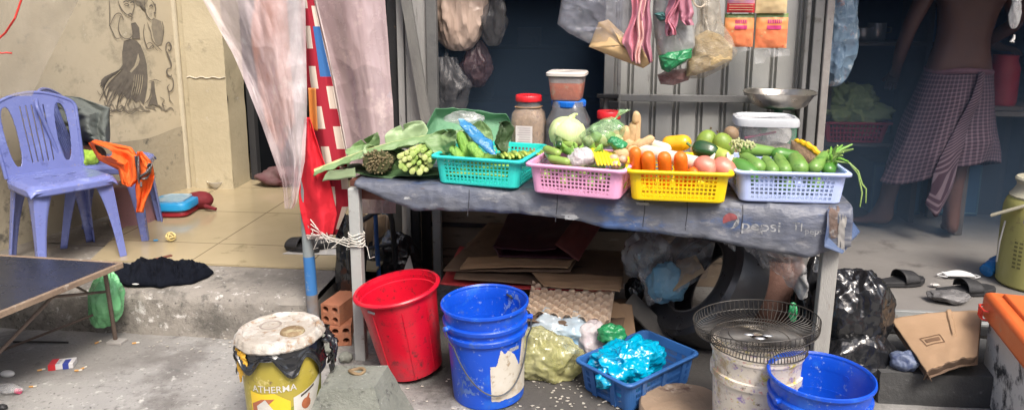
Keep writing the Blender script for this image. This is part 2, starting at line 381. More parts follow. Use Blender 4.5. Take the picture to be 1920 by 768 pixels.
blob([(234, 0), (252, 0), (254, 8), (266, 14), (274, 8), (278, 0)], ink2, 'mural_hair_bun')
blob([(285, 152), (289, 152), (291, 172), (297, 200), (286, 196), (276, 200), (284, 182)], ink, 'mural_bottle', 2)
strokes([([(195+i*11, 188+(i*37 % 13)), (200+i*11, 200+(i*17 % 9)), (210+i*11, 196+(i*23 % 14)), (216+i*11, 208)], 3.2) for i in range(11)], ink2, 'mural_grass_wash', 0)
# pillar at the back of the recess
pl = thing('pillar', 'stained beige pillar with a rounded edge strip beside the mural', 'pillar')
pb = MB()
def pill(x0, x1, y0, y1, nm, mt, amp=.006):
    b = MB()
    b.grid(lambda u, v: V(x0+(x1-x0)*u, y0, .205+2.5*v)+V(0, nz((u*3, 0, v*9), 2)*amp, 0), 6, 40)
    b.grid(lambda u, v: V(x1, y0+(y1-y0)*u, .205+2.5*v)+V(nz((u*3, 4, v*9), 2)*amp+ (nz((0,0,v*30),3)*amp if u < .1 else 0), 0, 0), 6, 60)
    b.grid(lambda u, v: V(x0, y0+(y1-y0)*u, .205+2.5*v), 2, 2)
    b.build(nm, mt, pl)
pill(-2.70, -2.43, 4.745, 5.0, 'shaft', plaster2)
ls = M('pale plaster edge', (.56, .5, .37), (.42, .37, .27), .8, 6, [((.3, .26, .18), .15, 12)], .3, 30)
MB().tube([(-2.765, 4.755, .21), (-2.765, 4.755, 2.7)], .022, 10).build('edge_strip', ls, pl)
MB().box((-2.72, 4.80, 1.45), (.06, .06, 2.5)).build('inner_strip', plaster2, pl, False)
cr = M('plaster crack', (.62, .58, .48), (.5, .46, .38), .9)
MB().tube([(-2.70+.27*i/12, 4.739+.002*math.sin(i*2), .98+.006*math.sin(i*1.7)) for i in range(13)], .004, 5).build('crack', cr, pl)
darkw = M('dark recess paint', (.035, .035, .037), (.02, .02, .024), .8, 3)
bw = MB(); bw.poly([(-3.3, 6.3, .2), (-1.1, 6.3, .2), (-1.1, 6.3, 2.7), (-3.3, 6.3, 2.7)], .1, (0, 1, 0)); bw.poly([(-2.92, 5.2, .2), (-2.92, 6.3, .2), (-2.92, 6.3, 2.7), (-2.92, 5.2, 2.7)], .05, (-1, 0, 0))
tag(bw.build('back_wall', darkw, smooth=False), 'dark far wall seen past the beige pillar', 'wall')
MBc = MB().box((-2.6, 5.7, 2.75), (3.4, 1.8, .1)); tag(MBc.build('recess_ceiling', plaster2, smooth=False), 'plastered ceiling over the tiled recess', 'ceiling')
# partition between recess and shop
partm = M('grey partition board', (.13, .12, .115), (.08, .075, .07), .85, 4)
tag(MB().box((-1.14, 5.3, 1.38), (.06, 2.6, 2.75)).build('partition_wall', M('painted partition gloom blue', (.03, .05, .075), (.02, .032, .05), .8, 2), smooth=False), 'dark partition wall between tiled recess and shop', 'wall')  # partition takes the same gloom painted into the shop walls
# ---- grey post group beside the shop opening ----
postm = M('weathered grey plank', (.36, .35, .34), (.24, .235, .23), .8, 3, [((.1, .09, .085), .15, 9), ((.5, .5, .48), .1, 30)], .4, 40, stretch=(4, 4, .5))
pst = thing('wooden_post', 'weathered grey plank post with dark seam left of the shop opening', 'post')
pA = FY(742, 100, 3.86); pB = FY(800, 100, 3.86)
MB().box(((pA.x+pB.x)/2+.004, 3.90, 1.2), (pB.x-pA.x, .05, 2.4)).build('board', postm, pst, False, bevel=.003)
MB().box((pA.x+.045, 3.873, 1.2), (.008, .006, 2.4)).build('seam', darkmetal, pst, False)
MB().box((pA.x-.03, 3.93, 1.2), (.05, .04, 2.4)).build('dark_gap_strip', darkmetal, pst, False)  # dark strip put in for the dark gap beside the board
b2 = thing('timber_brace', 'slanting grey timber brace leaning across the weathered post', 'brace')
q0, q1 = FY(752, -60, 3.82), FY(800, 230, 3.80)
MB().bar(q0, q1, .05, .03, (0, 1, 0)).build('beam', M('dark weathered timber', (.2, .195, .18), (.13, .125, .12), .85, 4, None, .4, 50, stretch=(4, 4, 1)), b2, False)
po = FY(813, 100, 3.84)
tag(MB().box((po.x-.015, 3.88, 1.2), (.055, .05, 2.4)).build('door_post', M('dark grey post', (.15, .15, .145), (.1, .1, .1), .75, 6, None, .3, 50), smooth=False, bevel=.004), 'dark grey upright post at the left edge of the shop opening', 'post')
# ---- shop low wall under the opening, behind the table ----
lw = thing('low_board_wall', 'brown horizontal board wall low behind the produce table', 'wall')
bm_ = M('grimy brown board', (.34, .27, .20), (.22, .17, .125), .8, 3, [((.1, .08, .06), .25, 7), ((.42, .36, .28), .15, 12)], .3, 40, stretch=(.6, 3, 3))
for i, (z0, z1) in enumerate(((.0, .16), (.165, .30), (.305, .44), (.445, .56), (.565, .70))):
    MB().box((.08, 3.80+.004*(i % 2), (z0+z1)/2), (2.1, .03, z1-z0)).build('board', bm_, lw, False, bevel=.003)
for x in (-.86, 1.02): MB().box((x, 3.775, .36), (.05, .02, .7)).build('upright', darkmetal, lw, False)
for z in (.30, .56): MB().box((.08, 3.778, z), (1.84, .012, .022)).build('rail', darkmetal, lw, False)
# ---- corrugated metal shutter panel ----
sp = thing('corrugated_panel', 'grey corrugated metal door panel with welded frame behind the table', 'panel')
shm = M('grey sheet metal', (.45, .45, .43), (.35, .355, .34), .6, 2.5, [((.2, .19, .175), .1, 6), ((.26, .2, .14), .06, 18)], .15, 40, metal=.15, stretch=(1.5, 1.5, .6))
shr = M('grey sheet metal rib', (.25, .25, .24), (.16, .16, .16), .6, 4, [((.12, .11, .1), .2, 10)], .2, 40, metal=.15)
xL, xR = FY(1133, 120, 3.8).x, FY(1540, 120, 3.8).x
nr = 9
def cor(u, v):
    x = xL+(xR-xL)*u; f = (u*nr+.35) % 1; d = ip([(0, 0), (.34, 0), (.38, .022), (.44, .022), (.47, .0), (.52, 0), (.55, .022), (.61, .022), (.65, 0), (1, 0)], f)
    return (x, 3.84+d+.002*nz((x*2, v*4, 0), 3), .68+1.8*v)
MB().grid(cor, nr*40, 12).build('sheet', shm, sp, ang=25)
zr = FY(1250, 184, 3.8).z
MB().box(((xL+xR)/2-.03, 3.80, zr), (xR-xL-.05, .03, .035)).build('rail', shr, sp, False, bevel=.003)
for x, w_ in ((xL+.025, .05), (xL+.075, .018), (xR-.035, .045), (xR-.085, .02)): MB().box((x, 3.79, 1.4), (w_, .045, 2.0)).build('frame_post', shr, sp, False, bevel=.004)
hb = MB(); hb.box((xL+.02, 3.76, zr+.012), (.11, .03, .02)); hb.box((xL+.05, 3.75, zr-.03), (.05, .03, .035)); hb.box((xL-.01, 3.755, zr-.025), (.02, .02, .05)); hb.build('latch', darkmetal, sp, False, bevel=.003)
MB().box((xR+.012, 3.78, 1.25), (.035, .05, 2.4)).build('jamb', M('weathered pale jamb', (.34, .32, .3), (.22, .2, .19), .75, 8, [((.1, .08, .07), .2, 14)], .3, 50), sp, False, bevel=.004)
# ---- shop room ----
blu = M('painted shop gloom blue', (.012, .032, .06), (.008, .02, .038), .7, 1.5, [((.008, .012, .022), .25, 2.5)], .2, 20)  # the room's darkness and blue haze are put into this wall colour
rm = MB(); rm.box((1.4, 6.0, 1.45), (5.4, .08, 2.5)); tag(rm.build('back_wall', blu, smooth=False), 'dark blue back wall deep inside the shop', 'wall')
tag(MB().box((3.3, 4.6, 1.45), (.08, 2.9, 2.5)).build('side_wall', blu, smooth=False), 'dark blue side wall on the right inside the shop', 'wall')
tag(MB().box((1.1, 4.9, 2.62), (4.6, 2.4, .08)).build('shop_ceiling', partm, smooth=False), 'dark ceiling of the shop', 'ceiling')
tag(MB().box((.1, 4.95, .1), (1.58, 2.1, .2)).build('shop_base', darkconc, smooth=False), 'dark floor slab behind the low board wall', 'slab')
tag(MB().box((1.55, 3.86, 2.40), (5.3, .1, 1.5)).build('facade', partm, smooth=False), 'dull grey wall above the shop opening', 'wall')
tag(MB().box((2.5, 3.58, 2.02), (2.6, .5, .05)).build('shade_board', partm, smooth=False), 'added unseen board shading the right part of the shop opening', 'shade_board')  # unseen board added to block light and darken the shop
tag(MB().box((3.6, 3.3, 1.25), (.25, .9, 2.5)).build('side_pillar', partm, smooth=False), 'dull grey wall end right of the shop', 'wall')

smk = bpy.data.materials.new('kitchen smoke'); smk.use_nodes = True; sn = smk.node_tree.nodes; sn.remove(sn['Principled BSDF'])
pv = sn.new('ShaderNodeVolumePrincipled'); pv.inputs['Color'].default_value = (.36, .56, .86, 1); pv.inputs['Density'].default_value = SMOKE; pv.inputs['Anisotropy'].default_value = .2
smk.node_tree.links.new(pv.outputs[0], sn['Material Output'].inputs['Volume'])
so_ = MB().box((1.08, 4.94, 1.38), (4.30, 2.0, 2.32)).build('smoke', smk, smooth=False); tag(so_, 'bluish smoke hanging inside the shop', 'smoke', kind='stuff')

dw0 = thing('doorway', 'doorway behind the pillar, its dark inside painted on a black panel', 'doorway')
MB().box((-1.78, 5.10, 1.4), (1.28, .04, 2.36)).build('dark_panel', M('painted doorway darkness', (.006, .007, .009), None, .9, 3, spec=.05), dw0, False)  # black panel stands in for the darkness inside the doorway
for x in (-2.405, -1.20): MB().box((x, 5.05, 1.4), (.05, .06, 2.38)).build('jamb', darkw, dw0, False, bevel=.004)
# ================= TABLE =================
TL, TR = V(-.965, 2.80, .77), V(.905, 2.575, .77)
TU = (TR-TL).normalized(); TV = V(-TU.y, TU.x, 0); TLEN = (TR-TL).length; TDEP = 1.0
def T(u, v, z=0): return TL+TU*u+TV*v+V(0, 0, z)
TANG = math.atan2(TU.y, TU.x)
def frame(o, rz=0, tilt=None):
    pass
tbl = thing('produce_table', 'long wooden trestle table on mismatched posts holding the vegetable baskets', 'table')
wood = M('red brown table board', (.2, .07, .045), (.12, .045, .03), .6, 5, [((.07, .03, .02), .2, 9)], .25, 50, stretch=(1, 6, 6))
def obox(u0, u1, v0, v1, z0, z1, b=None):
    b = b or MB(); b.v_ = None
    m = Matrix.Translation(TL) @ Matrix.Rotation(TANG, 4, 'Z')
    return b.box(((u0+u1)/2, (v0+v1)/2, (z0+z1)/2), (u1-u0, v1-v0, z1-z0), m=m)
obox(.01, TLEN-.02, .02, TDEP, -.03, -.004).build('tabletop', wood, tbl, False, bevel=.002)
fb = obox(.03, TLEN-.05, .035, .055, -.085, -.032); obox(.03, TLEN-.05, TDEP-.06, TDEP-.04, -.085, -.032, fb); fb.build('apron', wood, tbl, False, bevel=.002)
legm = M('pale galvanised post', (.44, .45, .43), (.34, .35, .34), .6, 6, [((.25, .33, .14), .1, 14), ((.17, .13, .1), .12, 22)], .2, 60)
legw = M('pale grey timber leg', (.4, .39, .36), (.3, .29, .27), .8, 5, [((.18, .12, .08), .12, 16)], .4, 60, stretch=(4, 4, 1))
def leg(u, v, m_, w_=.045, d=.045, tw=0, z1=-.032):
    a = T(u, v, z1); MB().bar((a.x+tw, a.y, 0), (a.x, a.y, a.z), w_, d, (0, 1, 0)).build('leg', m_, tbl, False, bevel=.004)
leg(.035, .01, legm, .045, .045); leg(TLEN-.055, .01, legw, .055, .04, -.012); leg(.06, TDEP-.05, legm); leg(TLEN-.04, TDEP-.12, legw, .05, .04)
# --- tarpaulin over the top, hanging down in front ---
tarpm = M('blue grey tarpaulin', (.085, .10, .15), (.14, .145, .16), .36, 5, [((.06, .11, .25), .22, 2.5), ((.24, .24, .25), .24, 7), ((.42, .42, .41), .06, 22), ((.12, .08, .055), .06, 11)], .35, 35, stretch=(1, 2.5, 2.5), crk=(.22, 9))
drop = [(0, .0), (.06, .012), (.16, .05), (.3, .1), (.45, .105), (.7, .085), (.9, .1), (1.2, .125), (1.45, .15), (1.62, .165), (1.74, .175), (TLEN, .13)]
def tarp(u, v, off=0):
    """u metres along the table, v: metres from front edge, negative = hanging"""
    if v >= 0:
        h = .004+.0035*abs(nz((u*6, v*6, 0)))+.003*max(0, ridge((u, v, 0), 5)); k = max(0, 1-v/.015); return T(u, v-.004*k, h-.003*k+off)
    s = -v; n_ = .014*nz((u*5, s*3, 1))+.016*crum((u, s*.25, 0), 6)+.004*crum((u, s, 3), 22); k = min(1, s/.05)
    return T(u, -.012-.010*min(1, s/.02)-k*(.006+abs(n_))-.05*s-off, -s+.004)
us = .05
def tf(a, b):
    u = us+(TLEN-.0-us)*a; d = ip(drop, u)+.018*nz((u*3.2, 0, 0))+.007*nz((u*11, 0, 0)); L_ = TDEP+d; s = TDEP-L_*b
    if b > .6:  # more samples in front
        s = (TDEP-L_*.6)+(-d-(TDEP-L_*.6))*((b-.6)/.4)
    return tarp(u, s)
tp = MB().grid(tf, 220, 70)
cl = thing('tarpaulin', 'grimy blue grey tarpaulin with a faded cola logo covering the table', 'tarpaulin', None)
tp.build('cloth', tarpm, cl, solid=.0015)
# hanging corner flap on the right
fl = [FY(1553, 392, T(TLEN, 0).y-.03), FY(1578, 386, T(TLEN, .1).y), FY(1611, 433, T(TLEN, .12).y-.02), FY(1578, 474, T(TLEN, 0).y-.05), FY(1545, 462, T(TLEN, 0).y-.06)]
def flap(u, v):
    a = fl[0].lerp(fl[1], min(1, u*2)) if u < .5 else fl[1].lerp(fl[2], u*2-1)
    b = fl[0].lerp(fl[4], min(1, u*2)) if u < .5 else fl[4].lerp(fl[3], u*2-1)
    p = b.lerp(a, v); return p+V(0, .012*nz(p, 14)-.004, .0)
MB().grid(flap, 26, 16).build('corner_flap', M('blue side tarpaulin', (.05, .09, .2), (.1, .13, .2), .4, 6, [((.2, .21, .24), .2, 9)], .3, 40, crk=(.3, 10)), cl, solid=.0015)
# bluer patch at the left of the drop
wh = M('faded white print', (.40, .40, .40), (.26, .27, .28), .6, 40, [((.12, .13, .15), .38, 55)])
def tx(px0, zoff):
    def f(x, y):
        u = px0+x; return tarp(u, -(zoff-y), .0016)
    return f
u0 = (FY(1352, 420, 2.62)-TL).dot(TU)
text('pepsi', .052, wh, tx(u0+.065, .095), cl, 'lettering', sx=1.25)
text('Tl', .042, wh, tx(u0+.235, .085), cl, 'lettering')
text('pepsi', .03, wh, tx(u0+.275, .093), cl, 'lettering', sx=1.1)
text('sinh dong', .014, M('faint blue print', (.18, .22, .36), None, .6, 40), tx(u0+.01, .03), cl, 'lettering')
def disc(cu, cz, r, mat, a0=0, a1=2*pi, inner=None, nm='emblem', off=.0016):
    b = MB(); n = 28
    b.grid(lambda a, v: tarp(cu+math.cos(a0+(a1-a0)*a)*(r*v if inner is None else inner(a)+(r-inner(a))*v), -(cz-math.sin(a0+(a1-a0)*a)*(r*v if inner is None else inner(a)+(r-inner(a))*v)), off), n, 4)
    return b.build(nm, mat, cl)
disc(u0+.03, .066, .027, M('faded red print', (.3, .07, .07), (.2, .06, .07), .6, 30), .35, 3.6, nm='emblem_red')
disc(u0+.03, .066, .029, wh, -1.6, .7, inner=lambda a: .029*(1-.5*math.sin(pi*a)), nm='emblem_white', off=.0022)
# torn rusty patch and pale scrape near the right corner
rp_ = M('torn rusty tape', (.17, .11, .085), (.1, .08, .07), .8, 20, [((.26, .25, .24), .3, 30)], .5, 60)
def patch(ua, ub, za, zb, mat, nm, sd, off=.002, thr=-.1):
    MB().grid(lambda a, b: tarp(ua+(ub-ua)*a, -(za+(zb-za)*b), off), 26, 26, keep=lambda a, b: (min(a, 1-a, b, 1-b)*3+nz((a*4, b*4, sd), 1)*.9+nz((a*14, b*6, sd), 1)*.4) > .25).build(nm, mat, cl)
patch(u0+.345, u0+.39, .0, .11, rp_, 'torn_patch', 2)
patch(u0+.385, u0+.412, .02, .15, M('pale scraped strip', (.36, .34, .31), (.22, .21, .2), .7, 20), 'scraped_strip', 5, .0035)
wsc = M('white scuff', (.42, .43, .44), (.3, .31, .32), .6, 30)
for i, (a, b, c_, d) in enumerate(((.88, .95, .08, .1), (.26, .29, .05, .06), (1.15, 1.2, .02, .03))): patch(a, b, c_, d, wsc, 'scuff', 11+i, .0015)
sm_ = M('dark seam', (.03, .032, .04), None, .6, 20)
for uu in (.52, .86, 1.18, 1.33, 1.52): MB().grid(lambda a, b: tarp(uu+.003*a+.002*math.sin(b*5), -(.01+.10*b), .0014), 2, 16).build('seam', sm_, cl)
# ================= BASKETS =================
def rr_cols(w, d, rc, nw, nd, m_=.012):
    """columns round a rounded rectangle -> list of (x,y), hole flags"""
    pts = []; fl_ = []
    def side(p, q, n):
        p, q = Vector(p), Vector(q); L_ = (q-p).length; k = (L_-2*m_)/(n*1.0+(n-1)*.55); 
        pts.append(tuple(p)); fl_.append(False); s = m_
        for i in range(n):
            pts.append(tuple(p.lerp(q, s/L_))); fl_.append(True); s += k
            pts.append(tuple(p.lerp(q, s/L_))); fl_.append(False); s += .55*k
    X, Y = w/2, d/2
    def corner(cx, cy, a0):
        for i in range(0, 5): 
            a = a0+pi/2*i/5; pts.append((cx+rc*math.cos(a), cy+rc*math.sin(a))); fl_.append(False)
    side((-X+rc, -Y), (X-rc, -Y), nw); corner(X-rc, -Y+rc, -pi/2); side((X, -Y+rc), (X, Y-rc), nd); corner(X-rc, Y-rc, 0)
    side((X-rc, Y), (-X+rc, Y), nw); corner(-X+rc, Y-rc, pi/2); side((-X, Y-rc), (-X, -Y+rc), nd); corner(-X+rc, -Y+rc, pi)
    return pts, fl_
def basket(name, label, cat, mat, w, d, h, nw, nd, nh, loc, rz, taper=.86, rim=.014, grp=None, z0=.012, z1=.014, ribs=0, tilt=None):
    t = thing(name, label, cat, loc, rz, grp)
    if tilt: t.rotation_euler = (tilt[0], tilt[1], rz)
    pts, fl_ = rr_cols(w, d, .028, nw, nd)
    zs = [0, .004, z0]; hr = [False, False]; kk = (h-z0-z1)/(nh+(nh-1)*.5)
    z = z0
    for i in range(nh):
        hr.append(True); z += kk; zs.append(z)
        if i < nh-1: hr.append(False); z += .5*kk; zs.append(z)
    hr.append(False); zs.append(h)
    b = MB(); n = len(pts)
    for zz in zs:
        s = taper+(1-taper)*zz/h-(.012 if zz == 0 else 0)
        b.v += [Vector((x*s, y*s, zz)) for x, y in pts]
    for j in range(len(zs)-1):
        for i in range(n):
            if fl_[i] and hr[j]: continue
            i2 = (i+1) % n; b.f.append([j*n+i, j*n+i2, (j+1)*n+i2, (j+1)*n+i])
    b.f.append(list(range(n))[::-1])
    b.build('body', mat, t, False, solid=.0024)
    r = MB(); K = len(zs)-1
    for (o, zz) in ((0, h-.002), (.002, h+.002), (rim*.8, h+.002), (rim, h-.001), (rim, h-.009)):
        for x, y in pts:
            q = Vector((x, y)); nn = q.normalized(); r.v.append(Vector((x+(o if x > 0 else -o), y+(o if y > 0 else -o), zz)))
    for j in range(4):
        for i in range(n):
            i2 = (i+1) % n; r.f.append([j*n+i, j*n+i2, (j+1)*n+i2, (j+1)*n+i])
    r.build('rim', mat, t, True, solid=.002)
    if ribs:
        for i in range(ribs):
            for sy in (-1, 1):
                x = (-.5+(i+.5)/ribs)*w*.9; MB().bar((x*taper, sy*(d/2*taper+.004), .0), (x, sy*(d/2+.004), h-.004), .022, .008, (0, 1, 0)).build('rib', mat, t, False)
        for sx in (-1, 1):
            for y in (-.2, .2): MB().bar((sx*(w/2*taper+.004), y*d*taper, 0), (sx*(w/2+.004), y*d, h-.004), .022, .008, (1, 0, 0)).build('rib', mat, t, False)

    return t
def plas(name, c, rough=.38, dirt=None): return M(name, c, tuple(x*.85 for x in (hx(c) if isinstance(c, str) else c)), rough, 4, dirt or ((.3, .25, .2), .0, 10), .04, 60)
mc, mp_, my, mb_ = plas('turquoise plastic', (.03, .68, .60)), plas('pink plastic', (.9, .42, .66)), plas('yellow plastic', (.95, .66, .0)), plas('pale blue plastic', (.52, .62, .95))
TZ = .010
BK = {}
for key, ax, bx, zz, w_, d_, lab, mm, nm in (
    ('c', 805, 978, .892, .355, .34, 'turquoise perforated plastic basket with greens, leftmost of four on the table', mc, 17),
    ('p', 983, 1172, .892, .362, .34, 'pink perforated plastic basket holding cucumbers and a cabbage', mp_, 18),
    ('y', 1173, 1378, .892, .372, .34, 'yellow perforated plastic basket holding carrots', my, 18),
    ('b', 1379, 1601, .888, .405, .32, 'pale blue perforated plastic basket full of green eggplants', mb_, 18)):
    a, b_ = G(ax, {'c': 290, 'p': 305, 'y': 318, 'b': 322}[key], zz), G(bx, {'c': 302, 'p': 320, 'y': 325, 'b': 328}[key], zz)
    ang = math.atan2(b_.y-a.y, b_.x-a.x); wid = (b_-a).length-.026; mid = (a+b_)/2; nv = V(-math.sin(ang), math.cos(ang), 0)
    cpos = mid+nv*(d_/2+.012); cpos.z = .77+TZ
    BK[key] = (cpos, ang, wid, d_, .108)
    basket('basket', lab, 'basket', mm, wid, d_, .108, nm, 13, 6, cpos, ang, taper=.93, grp='plastic baskets on the produce table')
def B(key, x, y, z):
    c, a, w_, d_, h = BK[key]; return Vector((c.x+x*math.cos(a)-y*math.sin(a), c.y+x*math.sin(a)+y*math.cos(a), c.z+z))
# ================= PRODUCE =================
def spine(fn, n=14): return [fn(i/n) for i in range(n+1)]
def veg(name, label, cat, mat, pts, rad, grp=None, seg=14, bump=0, bf=40, flut=0, sq=1, parts=()):
    pts = [Vector(p) for p in pts]; b = MB(); b.tube(pts, rad, seg, True, sq)
    n = len(pts)
    if flut or bump:
        for i in range(n):
            for k in range(seg):
                v = b.v[i*seg+k]; c_ = pts[i]; d = v-c_; b.v[i*seg+k] = c_+d*(1+flut*math.cos(k*2*pi/seg*5)+bump*nz(v, bf))
    if parts:
        t = thing(name, label, cat, None, 0, grp); b.build('body', mat, t, sub=1)
        for nm, mb2, mt in parts: mb2.build(nm, mt, t)
        return t
    return tag(b.build(name, mat, sub=1), label, cat, grp)
def sausage(a, b, r, n=12, bend=0, bdir=(0, 0, 1), e=(.25, .25), prof=None):
    a, b = Vector(a), Vector(b); pts = []; rad = []; bd = Vector(bdir)
    for i in range(n+1):
        t = i/n; t = .5-.5*math.cos(pi*t)
        pts.append(a.lerp(b, t)+bd*bend*4*t*(1-t)); L_ = (b-a).length
        x = min(t, 1-t)*L_; rr = r*math.sqrt(max(0, 1-(1-min(1, x/(r*(1.0))))**2))
        k = prof(t) if prof else 1; rad.append(max(.0008, rr*k))
    return pts, rad
orange = M('carrot skin', (.82, .2, .015), (.68, .14, .012), .38, 12, [((.5, .12, .02), .12, 30)], .15, 90, stretch=(1, 1, 4), sss=.1)
bmk0 = 0
carl = ['stubby carrot leaning against the left end of the yellow basket', 'wide carrot second from the left in the yellow basket', 'tall rounded carrot in the middle of the carrots in the yellow basket', 'big carrot beside the white radish in the yellow basket']
for i, (x, px, top, r) in enumerate(((-.150, 1189, .160, .024), (-.105, 1206, .148, .027), (-.048, 1233, .148, .0265), (.008, 1262, .150, .026))):
    c, a, w_, d_, h = BK['y']
    p, q = sausage(B('y', x+.01, -.04, .02), B('y', x-.004, -.115 if i else -.10, top+.018), r, bend=.006, bdir=(0, -1, 0), prof=lambda t: .85+.15*t)
    veg('carrot', carl[i], 'carrot', orange, p, q, 'carrots in the yellow basket', bump=.04)
p, q = sausage(B('y', .05, -.02, .03), B('y', .055, -.125, .105), .024); veg('carrot', 'short low carrot tip peeking beside the radish in the yellow basket', 'carrot', orange, p, q, 'carrots in the yellow basket')
daik = M('white radish skin', (.75, .7, .6), (.68, .6, .45), .45, 10, [((.5, .42, .28), .1, 20)], .1, 60, sss=.15)
p, q = sausage(B('y', -.16, .10, .135), B('y', .10, -.09, .115), .027, n=16); veg('radish', 'long white radish lying diagonally behind the carrots', 'radish', daik, p, q)
p, q = sausage(B('y', -.13, .14, .155), B('y', -.02, .06, .14), .022); veg('radish', 'shorter white radish at the back left of the yellow basket', 'radish', daik, p, q)
onion = M('pinkish onion skin', (.66, .25, .17), (.55, .16, .12), .35, 7, [((.7, .42, .3), .2, 9)], .1, 50, stretch=(1, 1, .4), sss=.1)
for i, (x, y, z, r) in enumerate(((.095, -.09, .112, .043), (.158, -.085, .108, .043), (.165, -.03, .105, .036), (.11, -.02, .08, .04))):
    l = ['pinkish onion in the middle front of the yellow basket, biggest of the onions', 'pinkish onion in the front right corner of the yellow basket', 'smaller pinkish onion behind the front right one in the yellow basket', 'half hidden pinkish onion low under the green pepper'][i]
    p = B('y', x, y, z); t = thing('onion', l, 'onion', None, 0, 'onions in the yellow basket')
    MB().ell(p, (r*1.05, r, r*.88), (.3*i, .5, 0), fn=lambda q_: 1+.025*math.cos(5*math.atan2(q_.y, q_.x))).build('bulb', onion, t)
    MB().tube([p+V(r*.4, .0, r*.65), p+V(r*.62, -.002, r*1.0), p+V(r*.7, 0, r*1.15)], [.01, .005, .002], 8).build('neck', daik, t)
peel = MB().grid(lambda u, v: B('y', .17+.03*u, -.06+.02*v, .115+.04*v*(1-u)+.012*math.sin(u*6)), 8, 8)
tag(peel.build('onion_peel', daik, solid=.001), 'pale curled onion peel at the right end of the yellow basket', 'peel')
dkg = M('dark green skin', (.02, .075, .015), (.012, .045, .01), .22, 9, None, .1, 30, coat=.3)
p, q = sausage(B('y', .055, .03, .155), B('y', .15, .0, .138), .037, bend=.006, prof=lambda t: 1.0-.15*t)
veg('pepper', 'glossy dark green pepper lying on top of the yellow basket', 'pepper', dkg, p, q, None, flut=.06, seg=20, parts=[('stem', MB().tube([B('y', .052, .03, .162), B('y', .035, .032, .176)], .006, 6), M('green stem', (.12, .22, .05)))])
yel = M('yellow pepper skin', (.85, .45, .01), (.75, .36, .01), .3, 9, None, .05, 30, coat=.2)
p, q = sausage(B('y', -.05, .15, .145), B('y', .06, .12, .163), .032); veg('yellow_squash', 'smooth orange yellow squash at the back of the yellow basket', 'squash', yel, p, q, flut=.03, bump=.1, bf=20)
ylg = M('light yellow green skin', (.45, .5, .1), (.3, .4, .06), .45, 14, [((.2, .3, .04), .2, 30)], .3, 60)
p, q = sausage(B('y', .10, .06, .15), B('y', .185, -.035, .13), .028); veg('cucumber', 'fat yellow green cucumber at the right of the yellow basket', 'cucumber', ylg, p, q, bump=.05)
mang = M('green mango skin', (.27, .36, .05), (.15, .25, .035), .42, 8, [((.08, .12, .02), .15, 12), ((.4, .4, .12), .12, 14)], .15, 50)
for i, (px, py, r0, r1, rot) in enumerate(((1325, 265, .042, .052, .25), (1356, 271, .041, .054, -.45), (1372, 250, .032, .03, .9))):
    p = FY(px, py, 2.93-.03*i+(.12 if i == 2 else 0)); l = ['blotchy green mango standing upright behind the yellow basket', 'green mango tilted right between the yellow and pale blue baskets', 'brownish small fruit behind the two green mangoes'][i]
    mt = mang if i < 2 else M('brown fruit skin', (.3, .2, .12), (.2, .13, .07), .6, 10, None, .4, 40)
    t = thing('mango' if i < 2 else 'fruit', l, 'mango' if i < 2 else 'fruit', None)
    MB().ell(p, (r0, r0*.9, r1), (0, rot, .3), fn=lambda q_: 1+.10*q_.z*(-1)).build('body', mt, t)
    MB().tube([p+V(-math.sin(-rot)*r1*.95, 0, math.cos(rot)*r1*.95), p+V(-math.sin(-rot)*r1*1.12, 0, math.cos(rot)*r1*1.12)], .004, 6).build('stalk', M('woody stalk', (.12, .08, .04)), t)
# support for those: a low cardboard tray on the table
ct = MB()
c0 = (FY(1345, 290, 2.95)); m0 = Matrix.Translation((c0.x+.0, 2.97, .785)) @ Matrix.Rotation(TANG, 4, 'Z')
ct.box((0, 0, .003), (.2, .2, .006), m=m0)
for s_ in (-1, 1): ct.box((s_*.1, 0, .05), (.005, .2, .09), m=m0); ct.box((0, s_*.1, .05), (.2, .005, .09), m=m0)
tag(ct.build('cardboard_tray', cardb, smooth=False), 'small cardboard tray behind the yellow basket under the mangoes', 'tray')
# --- pale blue basket: green eggplants / gourds
gl = M('green gourd skin', (.09, .24, .035), (.2, .33, .08), .33, 10, [((.04, .13, .02), .3, 14), ((.35, .42, .15), .15, 22)], .08, 40, stretch=(1, 1, 3))
gd = M('deep green gourd skin', (.05, .17, .025), (.09, .24, .04), .3, 8, [((.18, .3, .07), .15, 14)], .08, 40)
calm = M('green calyx', (.3, .38, .09), (.22, .3, .06), .6, 12)
gs = [((-.19, -.05, .125), (-.11, -.12, .06), .043, gd, 'big dark green gourd at the left end of the pale blue basket'),
      ((-.14, .03, .125), (-.095, -.11, .10), .033, gl, 'striped green eggplant second from the left end of the pale blue basket'),
      ((-.06, .02, .12), (-.055, -.125, .095), .026, gl, 'small round eggplant with pale calyx left of centre in the pale blue basket'),
      ((-.015, .02, .13), (-.015, -.122, .095), .028, gl, 'upright green eggplant at the middle of the pale blue basket'),
      ((.045, .03, .13), (.037, -.115, .10), .036, gl, 'fattest mottled eggplant right of the middle of the pale blue basket'),
      ((.15, .0, .15), (.075, -.11, .105), .025, gl, 'pointed eggplant leaning right in the pale blue basket'),
      ((.19, .05, .12), (.13, -.10, .10), .026, gd, 'dark eggplant under the leafy stems of the pale blue basket'),
      ((.0, .09, .13), (-.15, .05, .15), .027, gl, 'long green gourd lying across the back of the pale blue basket'),
      ((.11, .08, .11), (-.03, .06, .13), .03, gd, 'long deep green gourd across the middle of the pale blue basket'),
      ((-.1, .08, .06), (-.16, -.1, .05), .03, gd, None), ((.1, .06, .05), (.1, -.1, .05), .034, gl, None), ((0, .06, .05), (0, -.1, .045), .034, gl, None)]
